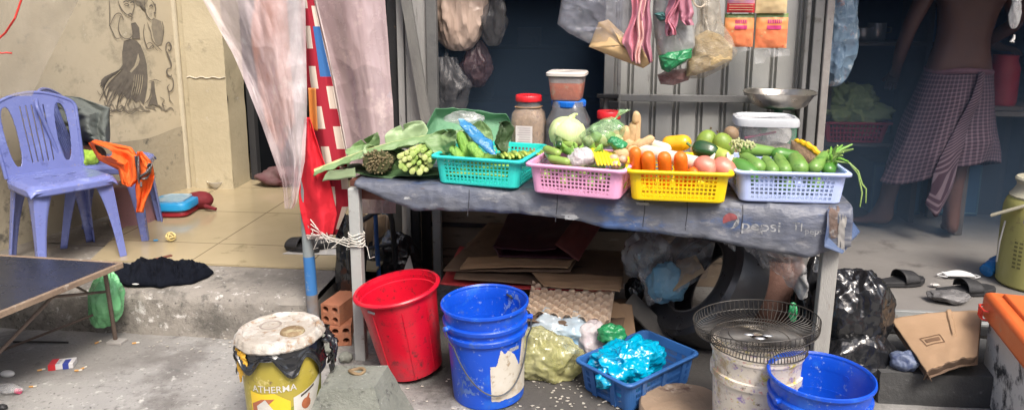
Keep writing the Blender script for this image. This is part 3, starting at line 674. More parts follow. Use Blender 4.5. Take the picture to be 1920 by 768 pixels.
for i, (a, b_, r, mt, l) in enumerate(gs):
    A, Bb = B('b', *a), B('b', *b_); p, q = sausage(A, Bb, r, prof=lambda t: .7+.4*t if t < .7 else .98, n=14)
    d = (Bb-A).normalized(); up = V(0, 0, 1)
    cap = MB().tube([A+d*.02, A+d*.006, A-d*.004, A-d*.02], [r*.55, r*.42, .006, .004], 10)
    veg('eggplant', l or 'green eggplant at the bottom of the pale blue basket seen through its holes', 'eggplant', mt, p, q, 'eggplants in the pale blue basket', bump=.05, bf=25, parts=[('calyx', cap, calm)])
# tuft of stems/leaves hanging over the right end
stemm = M('pale green stem', (.30, .42, .13), (.2, .32, .08), .45, 15)
leafm = M('bright leaf', (.11, .3, .03), (.2, .4, .06), .5, 20)
yf = thing('onion_greens', 'pale green stems drooping over the right end of the pale blue basket', 'vegetable')
random.seed(5)
base = B('b', .15, -.05, .13)
for i in range(9):
    e = B('b', .16+random.uniform(-.02, .07), -.09+random.uniform(-.03, .1), .15+random.uniform(-.01, .045))
    MB().tube([base+V(random.uniform(-.04, .01), 0, -.03), base.lerp(e, .5)+V(0, 0, .012), e], [.006, .006, .003], 6).build('shoot', stemm if i % 2 else leafm, yf)
for k, (dx, z1) in enumerate(((0, -.045), (.006, -.03))):
    MB().tube([B('b', .16, -.08, .135), B('b', .20, -.1, .135), B('b', .227, -.115, .10+.01*k), B('b', .236+dx, -.12, .065), B('b', .243+dx*2, -.125, .035+k*.015), B('b', .240+dx*3, -.125, z1+.03)], [.003, .0035, .003, .003, .003, .002], 6).build('trailing_stem', stemm, yf)
# pumpkin wedge
pk = thing('pumpkin_wedge', 'cut pumpkin wedge with bright yellow flesh on the pale blue basket', 'pumpkin')
PA, PB = FY(1489, 262, 2.86), FY(1545, 298, 2.74)
def pw(u, v):
    p = PA.lerp(PB, u); bul = math.sin(pi*min(1, max(0, u)))
    return p+V(-.012-.035*v*bul*1.0, .0+.05*v*0, -.052*v*(bul**.6)-.01*v)+V(0, -.01*math.sin(pi*v), .012*bul)
MB().grid(pw, 24, 10).build('flesh', M('pumpkin seedy flesh', (.33, .22, .13), (.2, .12, .07), .8, 20, [((.5, .4, .25), .2, 35)], .9, 60), pk, solid=.012, off=1)
MB().tube([PA.lerp(PB, i/14)+V(.0, -.008, .012*math.sin(pi*i/14)+.003*math.sin(i*2.3)) for i in range(15)], [.004+.0075*math.sin(pi*(i/14))**.5 for i in range(15)], 8).build('cut_rim', M('pumpkin yellow', (.85, .5, .005), (.75, .4, .005), .5, 15, None, .3, 80), pk)
# small pale flower cluster at left of the blue basket
fc = thing('flower_cluster', 'cluster of tiny pale buds at the left end of the pale blue basket', 'flower')
cb = MB(); random.seed(9); cc = FY(1392, 272, 2.8); s2 = MB()
for i in range(120):
    d = V(random.gauss(0, 1), random.gauss(0, 1), random.gauss(0, 1)).normalized(); p = cc+V(d.x*.045, d.y*.035, d.z*.024)*random.uniform(.6, 1.05); cb.ell(p, (.0048, .0048, .006), seg=6, rings=4); 
    if i < 30: s2.tube([cc+V(.01, .0, -.05), p], .0012, 4)
tag(cb.build('buds', M('cream bud', (.55, .55, .3), (.4, .42, .2), .6, 30), fc), None, None, kind='stuff'); s2.build('stems', stemm, fc)
bmel = M('bitter melon skin', (.28, .48, .08), (.13, .34, .05), .4, 22, None, .8, 80, stretch=(1.5, 1.5, .5))
# --- pink basket: cabbage, cucumbers, chillies, bags, ginger
cabm = M('pale cabbage leaf', (.62, .68, .36), (.5, .6, .24), .5, 6, [((.72, .74, .5), .2, 12)], .25, 20, stretch=(3, 3, .8), sss=.1)
cbp = FY(1063, 250, 2.88)
cbt = thing('cabbage', 'pale green pointed cabbage at the back of the pink basket', 'cabbage')
def cabf(q_):
    a = math.atan2(q_.y, q_.x); return 1+.012*math.cos(a*14+q_.z*5)+.03*nz((q_.x*2, q_.y*2, q_.z*2))
MB().ell(cbp, (.072, .068, .066), (0, .45, 0), 56, 30, fn=cabf).build('head', cabm, cbt)
for k, (a0, a1) in enumerate(((-2.6, -.9), (-1.2, .6), (-2.2, -.2))):
    def lf(u, v, k=k, a0=a0, a1=a1):
        a = a0+(a1-a0)*u; t = pi*(.22+.42*v+.1*k) ; rr = 1.03+.012*k+.03*(abs(u-.5)*2)**4+.012*math.sin(u*30)*v*0
        q_ = V(math.sin(t)*math.cos(a)*.072, math.sin(t)*math.sin(a)*.068, -math.cos(t)*.066)*rr; return cbp+Euler((0, .45, 0)).to_matrix() @ q_
    MB().grid(lf, 20, 12).build('outer_leaf', cabm, cbt, solid=.0012)
MB().tube([cbp+V(.015, 0, .06), cbp+V(.03, 0, .075), cbp+V(.04, -.005, .078)], [.014, .007, .004], 7).build('tip', cabm, cbt)
cuc = M('cucumber skin', (.07, .2, .03), (.18, .32, .06), .35, 10, [((.3, .42, .12), .2, 16)], .15, 60)
cuclight = M('light cucumber skin', (.3, .42, .1), (.2, .33, .06), .35, 12)
cs = [((-.165, .02, .12), (-.10, -.11, .115), .018, 'leftmost', cuc), ((-.155, -.05, .145), (-.075, -.105, .138), .0165, 'pale tipped', cuclight), ((-.12, -.10, .118), (-.03, -.125, .112), .017, 'front low', cuclight), ((-.13, .05, .165), (-.085, -.07, .16), .0175, 'topmost dark', dkg), ((-.10, -.03, .15), (-.02, -.09, .135), .016, 'thin bright', cuc), ((-.15, .06, .14), (-.04, .0, .15), .017, 'long crosswise', cuclight)]
for a, b_, r, l, mt in cs:
    p, q = sausage(B('p', *a), B('p', *b_), r, prof=lambda t: .9+.1*t); veg('cucumber', l+' cucumber at the left side of the pink basket', 'cucumber', mt, p, q, 'cucumbers in the pink basket', bump=.05)
for i in range(9):
    x = -.14+.035*i; p, q = sausage(B('p', x, .1, .035+.02*(i % 3)), B('p', x+.01, -.115, .03+.025*((i+1) % 3)), .02)
    veg('cucumber', 'green cucumber low in the pink basket, glimpsed through its holes', 'cucumber', cuc if i % 2 else cuclight, p, q, 'cucumbers low in the pink basket')
lb = thing('lettuce', 'bright green lettuce leaves between cucumbers and bag in the pink basket', 'lettuce')
letm = M('lettuce leaf', (.17, .38, .05), (.28, .48, .1), .45, 14, None, .3, 60)
for k in range(5):
    c_ = B('p', -.05+.018*k, -.04+.02*(k % 2), .125); a = -.6+.35*k
    MB().grid(lambda u, v: c_+V(math.sin(a)*.06*v+(u-.5)*.05*math.sin(pi*(.15+.8*v)), -.02*math.sin(v*2)+.012*nz((u*3, v*2, k)), .05*v*(1-.5*abs(2*u-1)**2)+.008*nz((u*4, v*3, k+3))), 14, 12).build('leaf', letm, lb, solid=.0008)
def blobbag(name, label, mat, c, r, amp=.2, fr=9, seg=64, rings=44, rot=None, sd=0, flat=None, knot=None, grp=None, content=None, cmat=None, parent=None, shape=None, cat='bag', solid=0):
    b = MB(); M_ = Euler(rot or (0, 0, 0)).to_matrix(); c = Vector(c)
    def f(u, v):
        a, t = 2*pi*u, pi*v; q_ = V(math.sin(t)*math.cos(a), math.sin(t)*math.sin(a), -math.cos(t))
        qs = V(q_.x*1.2, q_.y*1.0, q_.z*.5+.4*q_.x)
        k = 1+amp*(.7*nz(q_, 1.3, sd)+.55*crum(qs, fr*.16, sd)+.12*crum(q_, fr*.45, sd+2))
        if shape: k *= shape(q_)
        p = c+M_ @ V(q_.x*r[0]*k, q_.y*r[1]*k, q_.z*r[2]*k)
        if flat is not None and p.z < flat+.004: p.z = flat+.002+.002*abs(nz(p, 30))
        return p
    b.grid(f, seg, rings, wrap=True)
    if parent is not None: return b.build(name, mat, parent, ang=180)
    if content or knot:
        t = thing(name, label, cat, None, 0, grp); b.build('film', mat, t, ang=180)
        if content: content(t)
        if knot:
            k0, k1 = Vector(knot[0]), Vector(knot[1])
            MB().grid(lambda u, v: k0.lerp(k1, v)+V(math.cos(2*pi*u), math.sin(2*pi*u), 0)*(.006+.02*abs(v-.3)**1.2*(1+.5*math.sin(u*19))), 24, 10, wrap=True).build('knot', mat, t, ang=180)
        return t
    return tag(b.build(name, mat, ang=180), label, cat, grp)
clearf = M('clear plastic film', (.75, .75, .75), (.6, .6, .6), .12, 8, None, 0, 30, alpha=.3, avar=.22, spec=.9, crk=(.8, 28))
milky = M('milky plastic film', (.72, .68, .68), (.6, .56, .56), .25, 8, None, .5, 30, alpha=.55, avar=.25)
greenf = M('green plastic film', (.16, .46, .18), (.45, .58, .3), .14, 10, None, 0, 30, alpha=.45, avar=.3, spec=.8, crk=(.8, 26))
greend = M('bright green plastic film', (.02, .33, .12), (.03, .22, .08), .2, 12, None, .6, 40, alpha=.9, avar=.1, spec=.8, crk=(.8, 26))
wf = M('whitish plastic film', (.75, .72, .70), (.65, .55, .6), .2, 12, None, .6, 40, alpha=.82, avar=.18, crk=(.7, 26))
blobbag('plastic_bag', 'small whitish knotted bag in the middle front of the pink basket', wf, B('p', .0, -.07, .125), (.048, .045, .035), .3, 10, sd=3)
yelp = M('yellow chilli skin', (.8, .62, .03), (.7, .5, .02), .35, 15)
for i in range(7):
    a = B('p', .018+.014*i, -.01, .152-.003*i); b_ = B('p', .075+.0125*i, -.118, .108+.001*i); p, q = sausage(a, b_, .0095, bend=.006, prof=lambda t: 1-.35*t)
    veg('banana_pepper', 'slim yellow pepper in the fanned row at the front of the pink basket', 'pepper', yelp, p, q, 'yellow peppers fanned in the pink basket', seg=8)
gin = M('ginger skin', (.62, .44, .24), (.5, .33, .16), .6, 12, [((.36, .22, .1), .15, 25)], .3, 80)
def ginger(label, segs, c):
    t = thing('ginger', label, 'ginger')
    c = Vector(c)
    for a, b_, r in segs:
        p, q = sausage(c+Vector(a)*1.15, c+Vector(b_)*1.15, r*1.2, n=8); bb_ = MB().tube(p, q, 12)
        bb_.v = [v+V(1, 1, 1)*.003*nz(v, 60) for v in bb_.v]; bb_.build('knob', gin, t, sub=1)
gc = FY(1180, 260, 2.82)
def _g(c_, k):
    pass
ginger('knobbly pale ginger root with a raised finger behind the pink basket', [((-.055, 0, -.035), (.02, 0, -.005), .024), ((-.02, 0, -.02), (-.01, 0, .045), .021), ((.0, 0, -.02), (.018, 0, .06), .018), ((.02, 0, -.02), (.022, 0, .09), .015), ((-.04, 0, -.02), (-.045, 0, .03), .016), ((.018, -.01, .05), (.02, -.01, .095), .012), ((.01, -.01, -.03), (.055, -.01, -.01), .021)], gc)
ginger('long pale ginger finger pointing right beside the shutter', [((.02, -.02, -.025), (.08, -.02, .012), .014), ((.03, -.025, -.04), (.07, -.02, -.03), .014), ((-.01, -.02, -.04), (.04, -.025, -.035), .02), ((-.06,-.03,-.05),(0,-.03,-.045),.02)], gc)
blobbag('plastic_bag', 'green tinted clear bag of vegetables on the back of the pink basket', greenf, FY(1130, 252, 2.78), (.085, .055, .048), .3, 9, sd=5, rot=(0, -.45, 0),
        content=lambda t: [MB().ell(FY(1106+13*i, 264-6*(i % 2), 2.78), (.026, .022, .022), (0, .3*i, 0)).build('vegetable', bmel if i % 2 else cabm, t) for i in range(5)], knot=(FY(1150, 225, 2.78), FY(1172, 206, 2.78)))
blobbag('plastic_bag', 'bright green bunched plastic lying by the ginger', greend, FY(1157, 268, 2.70), (.034, .03, .02), .35, 13, sd=8, rot=(0, .35, 0))
bs_ = M('bean sprout', (.65, .6, .4), (.5, .5, .25), .4, 15)
# small pinkish shallots at right front of the pink basket
for i, (x, y, z) in enumerate(((.135, -.10, .113), (.15, -.06, .125), (.12, -.07, .13))):
    tag(MB().ell(B('p', x, y, z), (.018, .016, .015)).build('shallot', M('shallot skin', (.55, .3, .22), (.6, .45, .3), .45, 20)), 'small pinkish shallot by the right corner of the pink basket', 'shallot', 'shallots in the pink basket')
# --- turquoise basket contents
for i, (px0, py0, px1, py1, yy, r) in enumerate(((862, 246, 880, 288, 2.84, .026), (878, 268, 905, 290, 2.78, .022), (845, 275, 868, 292, 2.8, .02))):
    p, q = sausage(FY(px0, py0, yy), FY(px1, py1+10, yy-.03), r); veg('bitter_melon', ['tall bright bitter melon standing in the turquoise basket', 'leaning bitter melon beside the blue bag', 'small bitter melon at the left end of the turquoise basket'][i], 'melon', bmel, p, q, 'bitter melons in the turquoise basket', bump=.12, bf=80, flut=.07, seg=20)
for i in range(16):
    y = -.1+.013*i; x0 = -.15+.02*(i % 4); p, q = sausage(B('c', x0, y, .02+.012*(i % 5)), B('c', x0+.25, y+.01, .03+.012*((i*3) % 5)), .009, n=8, bend=.006)
    veg('bean_pod', 'green bean pod lying in the turquoise basket', 'bean', letm if i % 3 else ylg, p, q, 'bean pods in the turquoise basket', seg=7)
for i in range(14):
    x = .05+.011*i; p, q = sausage(B('c', x-.03, .02+.005*i, .085+.006*(i % 3)), B('c', x+.03, -.08+.008*i, .09+.006*((i+1) % 3)), .008, n=8, bend=.008)
    veg('bean_pod', 'short bean pod heaped at the right end of the turquoise basket', 'bean', ylg if i % 2 else cuclight, p, q, 'bean pods heaped at the right of the turquoise basket', seg=7)
bluef = M('blue plastic film', (.01, .17, .44), (.06, .3, .55), .15, 10, None, .6, 40, alpha=.8, avar=.2, spec=.9, crk=(.8, 24))
def bb1(u, v):
    a = FY(866, 224, 2.86).lerp(FY(925, 290, 2.76), v); wd_ = .010+.022*math.sin(pi*min(1, v*1.0))
    p = a+V(math.cos(2*pi*u)*wd_, math.sin(2*pi*u)*wd_*.8, 0); return p+V(math.cos(2*pi*u), -.5, .5)*.016*crum(p, 16)
tag(MB().grid(bb1, 30, 40, wrap=True).build('plastic_bag', bluef, ang=180), 'crumpled blue plastic bag standing in the turquoise basket', 'bag')
# --- long cut banana leaves on the left
blf = M('banana leaf', (.13, .23, .09), (.2, .3, .13), .5, 5, [((.07, .14, .05), .25, 8), ((.32, .4, .22), .15, 14)], .3, 20, stretch=(1, 1, 1))
mid = M('pale leaf rib', (.5, .55, .28), (.4, .46, .2), .5, 10)
L0, L1 = T(-.13, .0, .03), FY(868, 246, 2.93)
def leafpath(t): p = L0.lerp(L1, t); return p+V(0, 0, .05*math.sin(pi*t*.9)*t*0+.028*math.sin(pi*t))
lt = thing('banana_leaf', 'long pale green banana leaf with thick rib lying over the left end of the table', 'leaf')
MB().tube([leafpath(i/20) for i in range(21)], [.014-.008*i/20 for i in range(21)], 8, sq=.6).build('rib', mid, lt)
def lb1(s, w0, seed, droop):
    def f(u, v):
        p = leafpath(.02+.96*u); ww = w0*math.sin(pi*(.06+.86*u))**.5*(1+.25*nz((u*9, s, 0), 1, seed))
        return p+TV*(s*ww*v)+V(0, 0, .004-droop*v*v+.012*ridge((u*3, v*.8, 0), 2, seed)*v)+TU*(.02*v*nz((u*12, 0, 0), 1, seed))
    return MB().grid(f, 90, 14).build('blade', blf, lt, solid=.0008)
lb1(1, .17, 1, .035); lb1(-1, .05, 4, .03)
pf = M('pale leaf face', (.36, .46, .27), (.28, .38, .2), .5, 10)
def pale(u, v): return FY(604+60*u, 340-20*v-6*u, 2.76).lerp(FY(640+20*u, 312+10*v, 2.74), .35*v)+V(0, .02*u, .004*nz((u*3, v*3, 0)))
tag(MB().grid(pale, 10, 8).build('leaf_scrap', pf, solid=.001), 'pale green leaf scrap at the left tip of the table', 'leaf')
def scrapleaf(lab, c, rx, ry, rot, sd, mat, curl=.05):
    c = Vector(c); m_ = Euler(rot).to_matrix()
    def f(u, v):
        x, y = (u-.5)*2, (v-.5)*2; k = math.sqrt(max(0, 1-y*y))**.8 if abs(y) < 1 else 0
        return c+m_ @ V(x*rx*max(k, .05), y*ry, curl*(x*x)+curl*.5*math.sin(y*3+sd)+.012*ridge((x, y, sd), 1.2))
    tag(MB().grid(f, 28, 28).build('leaf', mat, solid=.0009), lab, 'leaf')
scrapleaf('folded dark green leaf draped over the left end of the turquoise basket', FY(900, 250, 2.93), .06, .05, (1.0, .1, .2), 1, blf, -.04)
scrapleaf('curled green leaf arching over the stalk bundles', FY(735, 288, 2.92), .08, .05, (.5, .2, .4), 4, blf, -.05)
scrapleaf('broad leaf hanging in front between leaf rib and turquoise basket', FY(838, 268, 2.83), .07, .05, (1.1, -.2, -.3), 8, blf, .03)
scrapleaf('torn pale leaf piece lying across the rib above the stalk bundles', FY(765, 262, 2.93), .09, .05, (.7, -.35, .35), 12, pf, .03)
scrapleaf('dark curled leaf behind the thin root bunch', FY(690, 280, 3.0), .08, .04, (.8, -.5, .2), 14, blf, .04)
scrapleaf('small upright leaf at the left of the table, leaning on the rib', FY(700, 290, 2.86), .05, .035, (1.2, .3, .5), 3, pf, .02)
scrapleaf('dark leaf dangling beside the blue bag', FY(935, 258, 2.86), .04, .06, (1.3, .2, .9), 6, M('dark banana leaf', (.04, .075, .03), (.06, .1, .04), .5, 8, None, .3, 30), .03)  # a darker green than the other leaves
dkl = M('dark banana leaf', (.04, .075, .03)); scrapleaf('flat dark leaf under the stalk bundles at the left of the table', T(.2, .12, .016), .26, .10, (0, 0, TANG), 2, M('mid green leaf', (.06, .12, .05), (.09, .17, .07), .5, 8, None, .3, 30), .006)
def bundle(label, c, n, r, sx, sz, mat, tipm, ln, seed, grpc):
    t = thing('stalk_bundle', label, 'vegetable'); random.seed(seed); c = Vector(c); pos = []
    tries = 0
    while len(pos) < n and tries < 4000:
        tries += 1
        a = random.uniform(0, 2*pi); k = math.sqrt(random.random()); x, z = math.cos(a)*k*sx, math.sin(a)*k*sz
        if all((x-p[0])**2+(z-p[1])**2 > (r*1.55)**2 for p in pos): pos.append((x, z))
    for x, z in pos:
        jy = random.uniform(-.02, .012); rr = r*random.uniform(.8, 1.25); f = c+V(x, jy, z); bk = c+V(x*.55+.02, ln, z*.6+.01)
        b = MB().tube([f, f+V(0, .003, 0), f.lerp(bk, .3), bk], [rr*.7, rr, rr*.9, rr*.7], 9); b.build('stalk', mat if random.random() < .6 else tipm, t)
    return t
st1 = M('pale cut stalk', (.5, .56, .22), (.36, .44, .13), .45, 25, [((.62, .62, .36), .25, 40)], .15, 80); st2 = M('green stalk', (.25, .4, .08), (.4, .5, .16), .45, 25)
bundle('fat bundle of pale green cut stalks left of the turquoise basket', FY(779, 306, 2.76)+V(0, 0, .012), 44, .0108, .066, .048, st1, st2, .2, 3, None)
def herb(label, c, seed):
    t = thing('herb_bunch', label, 'vegetable'); random.seed(seed); b = MB(); c = Vector(c)
    for i in range(240):
        a = random.uniform(0, 2*pi); k = math.sqrt(random.random()); zz = math.sin(a)*k; x, z = math.cos(a)*k*.062, zz*.048
        if zz < -.95: continue
        b.ell(c+V(x, random.uniform(-.015, .01)+.02*k, z+.0), (.0042, .006, .0042), seg=6, rings=4)
    tag(b.build('cut_ends', M('brown cut root end', (.25, .19, .1), (.1, .09, .04), .8, 60), t), None, None, kind='stuff')
    MB().tube([c+V(0, .005, 0), c+V(.01, .12, 0), c+V(.02, .22, 0)], [.058, .045, .035], 16, sq=.75).build('stems', M('dark herb stems', (.05, .06, .02), (.09, .09, .03), .8, 60, None, 1, 90), t)
herb('tied bunch of thin brown root ends at the left end of the table', FY(703, 309, 2.79)+V(.005, 0, .010), 6)
# --- green folded sheet behind
gsh = M('green woven sheet', (.16, .36, .2), (.1, .25, .14), .6, 4, [((.2, .3, .2), .12, 8)], .3, 90)
gA, gB = FY(782, 262, 3.42), FY(962, 262, 3.42)
def gs_(u, v):
    top = ip([(0, .02), (.12, .14), (.2, .205), (.45, .195), (.7, .19), (.93, .18), (1, .12)], u); p = gA.lerp(gB, u); p.z = .775
    return p+V(0, .10*math.sin(pi*v)-.16*(1-v)+.012*nz((u*4, v*3, 0)), top*v**.8+.02*ridge((u*1.5, v, 0), 1.4)*v)
tag(MB().grid(gs_, 60, 30).build('folded_sheet', gsh, solid=.002), 'folded green woven sheet propped at the back left of the table', 'sheet')
blobbag('plastic_bag', 'crumpled clear bag lying on the folded green sheet', clearf, FY(872, 222, 3.25), (.085, .05, .03), .35, 10, sd=2)
# --- jars
def jar(px, pyb, pyt, wpx, y, name, label, prof, bm2, lidm, lidh, lidr, seg=4, fill=None, fm=None, lab=None):
    base = FY(px, pyb, y); base.z = .782; top = FY(px, pyt, y); H = top.z-base.z; Rr = wpx/2/FPX*(FY(px, pyt, y)-Vector((0, 0, EYE))).length
    t = thing(name, label, 'jar', base, TANG)
    def sq(q_, a):  # rounded square section
        c_, s_ = math.cos(a), math.sin(a); k = 1/(abs(c_)**4.5+abs(s_)**4.5)**(1/4.5) if q_.xy.length > Rr*.72 else 1; k = min(k, 1.12); return Vector((q_.x*k, q_.y*k, q_.z))
    P = [(a*Rr, b*H) for a, b in prof]
    MB().lathe([(0.001, .001)]+P, 48, wob=sq).build('body', bm2, t, solid=.0015)
    if fill:
        MB().lathe([(.001, .004)]+[(max(.001, a*.95-.002), min(b, fill*H)+.002) for a, b in P if b <= fill*H]+[(P[0][0]*.9, fill*H), (.001, fill*H+.004)], 40, wob=sq).build('filling', fm, t)
    z0 = H-lidh
    lp = [(lidr*Rr, z0), (lidr*Rr*1.02, z0+.003), (lidr*Rr*1.02, H-.004), (lidr*Rr*.97, H), (.001, H)]
    def knur(q_, a): return Vector((q_.x*(1+.012*math.cos(a*40)), q_.y*(1+.012*math.cos(a*40)), q_.z))
    MB().lathe(lp, 120, wob=knur).build('lid', lidm, t, solid=.001)
    if lab: lab(t, Rr, H)
    return t, Rr, H, base
redp = plas('red plastic', (.72, .02, .03)); blup = plas('blue lid plastic', (.01, .16, .66))
nutm = M('dried peanuts filling', (.42, .26, .13), (.26, .15, .075), .7, 25, [((.16, .08, .04), .25, 45), ((.6, .42, .26), .15, 50)], .8, 60)
clearjar = M('clear jar plastic', (.5, .52, .52), (.4, .4, .4), .1, 8, None, .1, 20, alpha=.13, spec=.9)
greyj = M('cloudy jar plastic', (.16, .17, .18), (.24, .24, .25), .12, 5, None, .2, 20, alpha=.42, avar=.15, spec=.9)
def jl(t, Rr, H):
    b = MB().box((-.004, -Rr*1.0-.004, H*.33), (Rr*.95, .0015, H*.33)); b.build('label', M('jar paper label', (.66, .64, .6), (.58, .52, .5), .7, 20), t, False)
    b = MB()
    for i in range(7): b.box((-.004+(i % 3)*.002, -Rr-.0055, H*(.22+.04*i)), (Rr*(.75-.06*(i % 3)), .0008, .0018))
    b.build('label_print', M('label print', (.35, .28, .3)), t, False)
jar(991, 277, 178, 66, 3.42, 'storage_jar', 'square clear jar of dried food with a red lid on the table back', [(.85, 0), (.95, .02), (.98, .3), (1, .5), (.92, .68), (.7, .8), (.66, .86), (.68, .99)], clearjar, redp, .028, .72, fill=.8, fm=nutm, lab=jl)
def jg(t, Rr, H): pass
jj = jar(1065, 282, 187, 80, 3.42, 'storage_jar', 'empty cloudy square jar with a blue lid under the orange tub', [(.85, 0), (.98, .02), (.97, .22), (1, .25), (1, .48), (.97, .51), (1, .54), (.98, .62), (.75, .82), (.72, .99)], greyj, blup, .028, .78)
# small red lid jar behind the ginger
jar(1140, 270, 208, 52, 3.5, 'storage_jar', 'small clear jar with red lid half hidden behind the green bag', [(.85, 0), (.98, .02), (1, .6), (.7, .8), (.7, .99)], greyj, redp, .035, .8)
# tub of chilli paste on the blue lid
tb0 = jj[3]+V(-.008, 0, jj[2]+.001); tt = thing('food_tub', 'square clear tub of orange chilli paste standing on the blue lid jar', 'tub', tb0, TANG)
def sqr(r, z, n=4): return (r, z)
def sqw(q_, a):
    c_, s_ = math.cos(a), math.sin(a); k = 1/(abs(c_)**6+abs(s_)**6)**(1/6); return Vector((q_.x*k, q_.y*k, q_.z))
MB().lathe([(.001, 0), (.066, .001), (.070, .01), (.083, .118)], 56, wob=sqw).build('body', clearjar, tt, solid=.001)
MB().lathe([(.001, .003), (.064, .004), (.068, .01), (.0765, .082), (.001, .088)], 56, wob=sqw).build('filling', M('orange chilli paste', (.72, .15, .03), (.5, .08, .02), .5, 12, [((.6, .35, .2), .2, 25)], .5, 60), tt)
MB().lathe([(.001, .082), (.0775, .083), (.080, .11), (.001, .113)], 56, wob=sqw).build('pickle_layer', M('grey pickle layer', (.4, .33, .3), (.3, .22, .2), .6, 30, [((.5, .2, .1), .2, 40)], .6, 60), tt)
MB().lathe([(.001, .132), (.084, .131), (.090, .126), (.090, .115), (.086, .113)], 56, wob=sqw).build('lid', plas('cream lid', (.68, .62, .56)), tt, solid=.0012)
# clear food container with white lid
cc0 = T((FY(1433, 250, 3.35)-TL).dot(TU), (FY(1433, 250, 3.35)-TL).dot(TV), .012); fcn = thing('food_container', 'large clear rectangular food container with a translucent lid by the scale', 'container', cc0, TANG+.05); fcn.scale = (.9, .9, 1.32)
def rcw(ax, ay):
    def f(q_, a):
        c_, s_ = math.cos(a), math.sin(a); k = 1/(abs(c_)**5+abs(s_)**5)**(1/5); r = q_.xy.length; return Vector((c_*k*r*ax, s_*k*r*ay, q_.z))
    return f
wb_ = rcw(1.0, .8)
MB().lathe([(.001, 0), (.125, .001), (.13, .01), (.142, .125), (.145, .13)], 64, wob=wb_).build('body', clearjar, fcn, solid=.0012)
MB().lathe([(.001, .004), (.124, .005), (.128, .012), (.131, .045), (.10, .05), (.001, .052)], 64, wob=lambda q_, a: wb_(q_, a)+V(0, 0, .006*nz(q_, 30) if q_.z > .02 else 0)).build('filling', M('dark mixed filling', (.15, .13, .11), (.32, .27, .22), .6, 30, [((.45, .3, .16), .2, 40)], .7, 50), fcn)
MB().lathe([(.147, .118), (.151, .12), (.152, .133), (.148, .142), (.132, .146), (.126, .140), (.001, .141)], 64, wob=wb_).build('lid', M('translucent lid', (.62, .64, .66), (.55, .57, .6), .25, 6, None, .05, 20, alpha=.8), fcn, solid=.0014)
MB().bar((-.1, -.05, .075), (.05, -.03, .095), .016, .006).build('pink_spoon', plas('pink spoon plastic', (.75, .12, .28)), fcn, False, bevel=.002)
blobbag('plastic_bag', None, clearf, (0, 0, .075), (.1, .07, .03), .4, 12, parent=fcn, sd=12); 
# spring scale with steel pan
spp = FY(1460, 172, 3.62); scl = thing('weighing_scale', 'green spring scale with a wide dented steel pan behind the food container', 'scale', V(spp.x, 3.60, .782), TANG)
MB().box((0, 0, .085), (.16, .15, .16)).build('body', M('green enamel', (.03, .2, .1), (.02, .12, .06), .4, 8, [((.3, .2, .1), .1, 20)]), scl, False, bevel=.012)
MB().lathe([(.03, .165), (.02, .17), (.02, .20), (.05, .21)], 20).build('stem', M('green enamel', (0, 0, 0)), scl)
MB().lathe([(.001, 0), (.055, 0), (.057, .003)], 28, m=Matrix.Translation((0, -.076, .085)) @ Matrix.Rotation(pi/2, 4, 'X')).build('dial', plas('dial face', (.7, .7, .68)), scl)
zt = spp.z-.782
MB().lathe([(.001, zt-.075), (.09, zt-.072), (.125, zt-.055), (.152, zt-.012), (.158, zt), (.166, zt+.003), (.166, zt-.001)], 56, wob=lambda q_, a: q_+V(0, 0, .003*math.sin(3*a))*(1 if q_.xy.length > .1 else 0)).build('pan', M('worn stainless steel', (.62, .58, .52), (.45, .41, .36), .3, 7, [((.25, .2, .16), .15, 10)], .15, 30, metal=1), scl, solid=.0012)
# ================= BUCKETS AND STREET ITEMS =================
def prof_fn(prof):
    def f(z): return ip([(b, a) for a, b in prof], z)
    return f
def wallprof(outer, th, zb):
    """outer profile bottom to top -> closed outer, over the lip, inner, floor"""
    return [(.001, outer[0][1])]+outer+[(outer[-1][0]-th, outer[-1][1])]+[(max(.01, r-th*1.3), z) for r, z in outer[::-1] if z > zb+.004 and r < 1e9]+[(outer[0][0]-th*1.5, zb), (.001, zb)]
def inner_clean(outer, th, zb, r0, r1):
    H = outer[-1][1]; n = 12
    return [(.001, outer[0][1])]+outer+[(r1, H)]+[(r1+(r0-r1)*i/n, H-(H-zb)*i/n) for i in range(1, n+1)]+[(.001, zb)]
def decal(t, mat, name, rf, a0, a1, z0, z1, keep=None, off=.0012, n=40, th=0):
    return MB().grid(lambda u, v: V(math.cos(a0+(a1-a0)*u), math.sin(a0+(a1-a0)*u), 0)*(rf(z0+(z1-z0)*v)+off)+V(0, 0, z0+(z1-z0)*v), n, n, keep=keep).build(name, mat, t)
# -- red bucket (tilted to the left)
redb = M('red bin plastic', (.66, .006, .03), (.5, .006, .022), .32, 5, [((.40, .03, .045), .28, 5), ((.16, .02, .025), .22, 16), ((.10, .02, .02), .2, 50)], .1, 40)
rb0 = G(762, 722, .0)+V(.0, .118, .018)
rt = thing('bin', 'bright red round plastic bin tilted beside the blue bucket', 'bin', None)
PRr = [(.098, 0), (.106, .006), (.120, .14), (.131, .27), (.134, .315), (.138, .318), (.1385, .335), (.150, .338), (.153, .345), (.150, .352)]
tl = Matrix.Translation(rb0) @ Euler((R(3), R(-9), 0)).to_matrix().to_4x4() @ Matrix.Diagonal((1.12, 1.12, 1.0, 1))
MB().lathe(inner_clean(PRr, .004, .01, .1, .142), 72, m=tl).build('body', redb, rt)
MB().lathe([(.142, .353), (.152, .353), (.1555, .347), (.153, .339), (.1395, .337)], 72, m=tl).build('rim', redb, rt)
for a in (-2.05, -1.25, -.55, 2.8):
    MB().tube([tl @ V(math.cos(a)*(ip([(0, .108), (.31, .136)], z)), math.sin(a)*(ip([(0, .108), (.31, .136)], z)), z) for z in (.02, .1, .2, .3)], .0022, 5).build('moulded_rib', redb, rt)
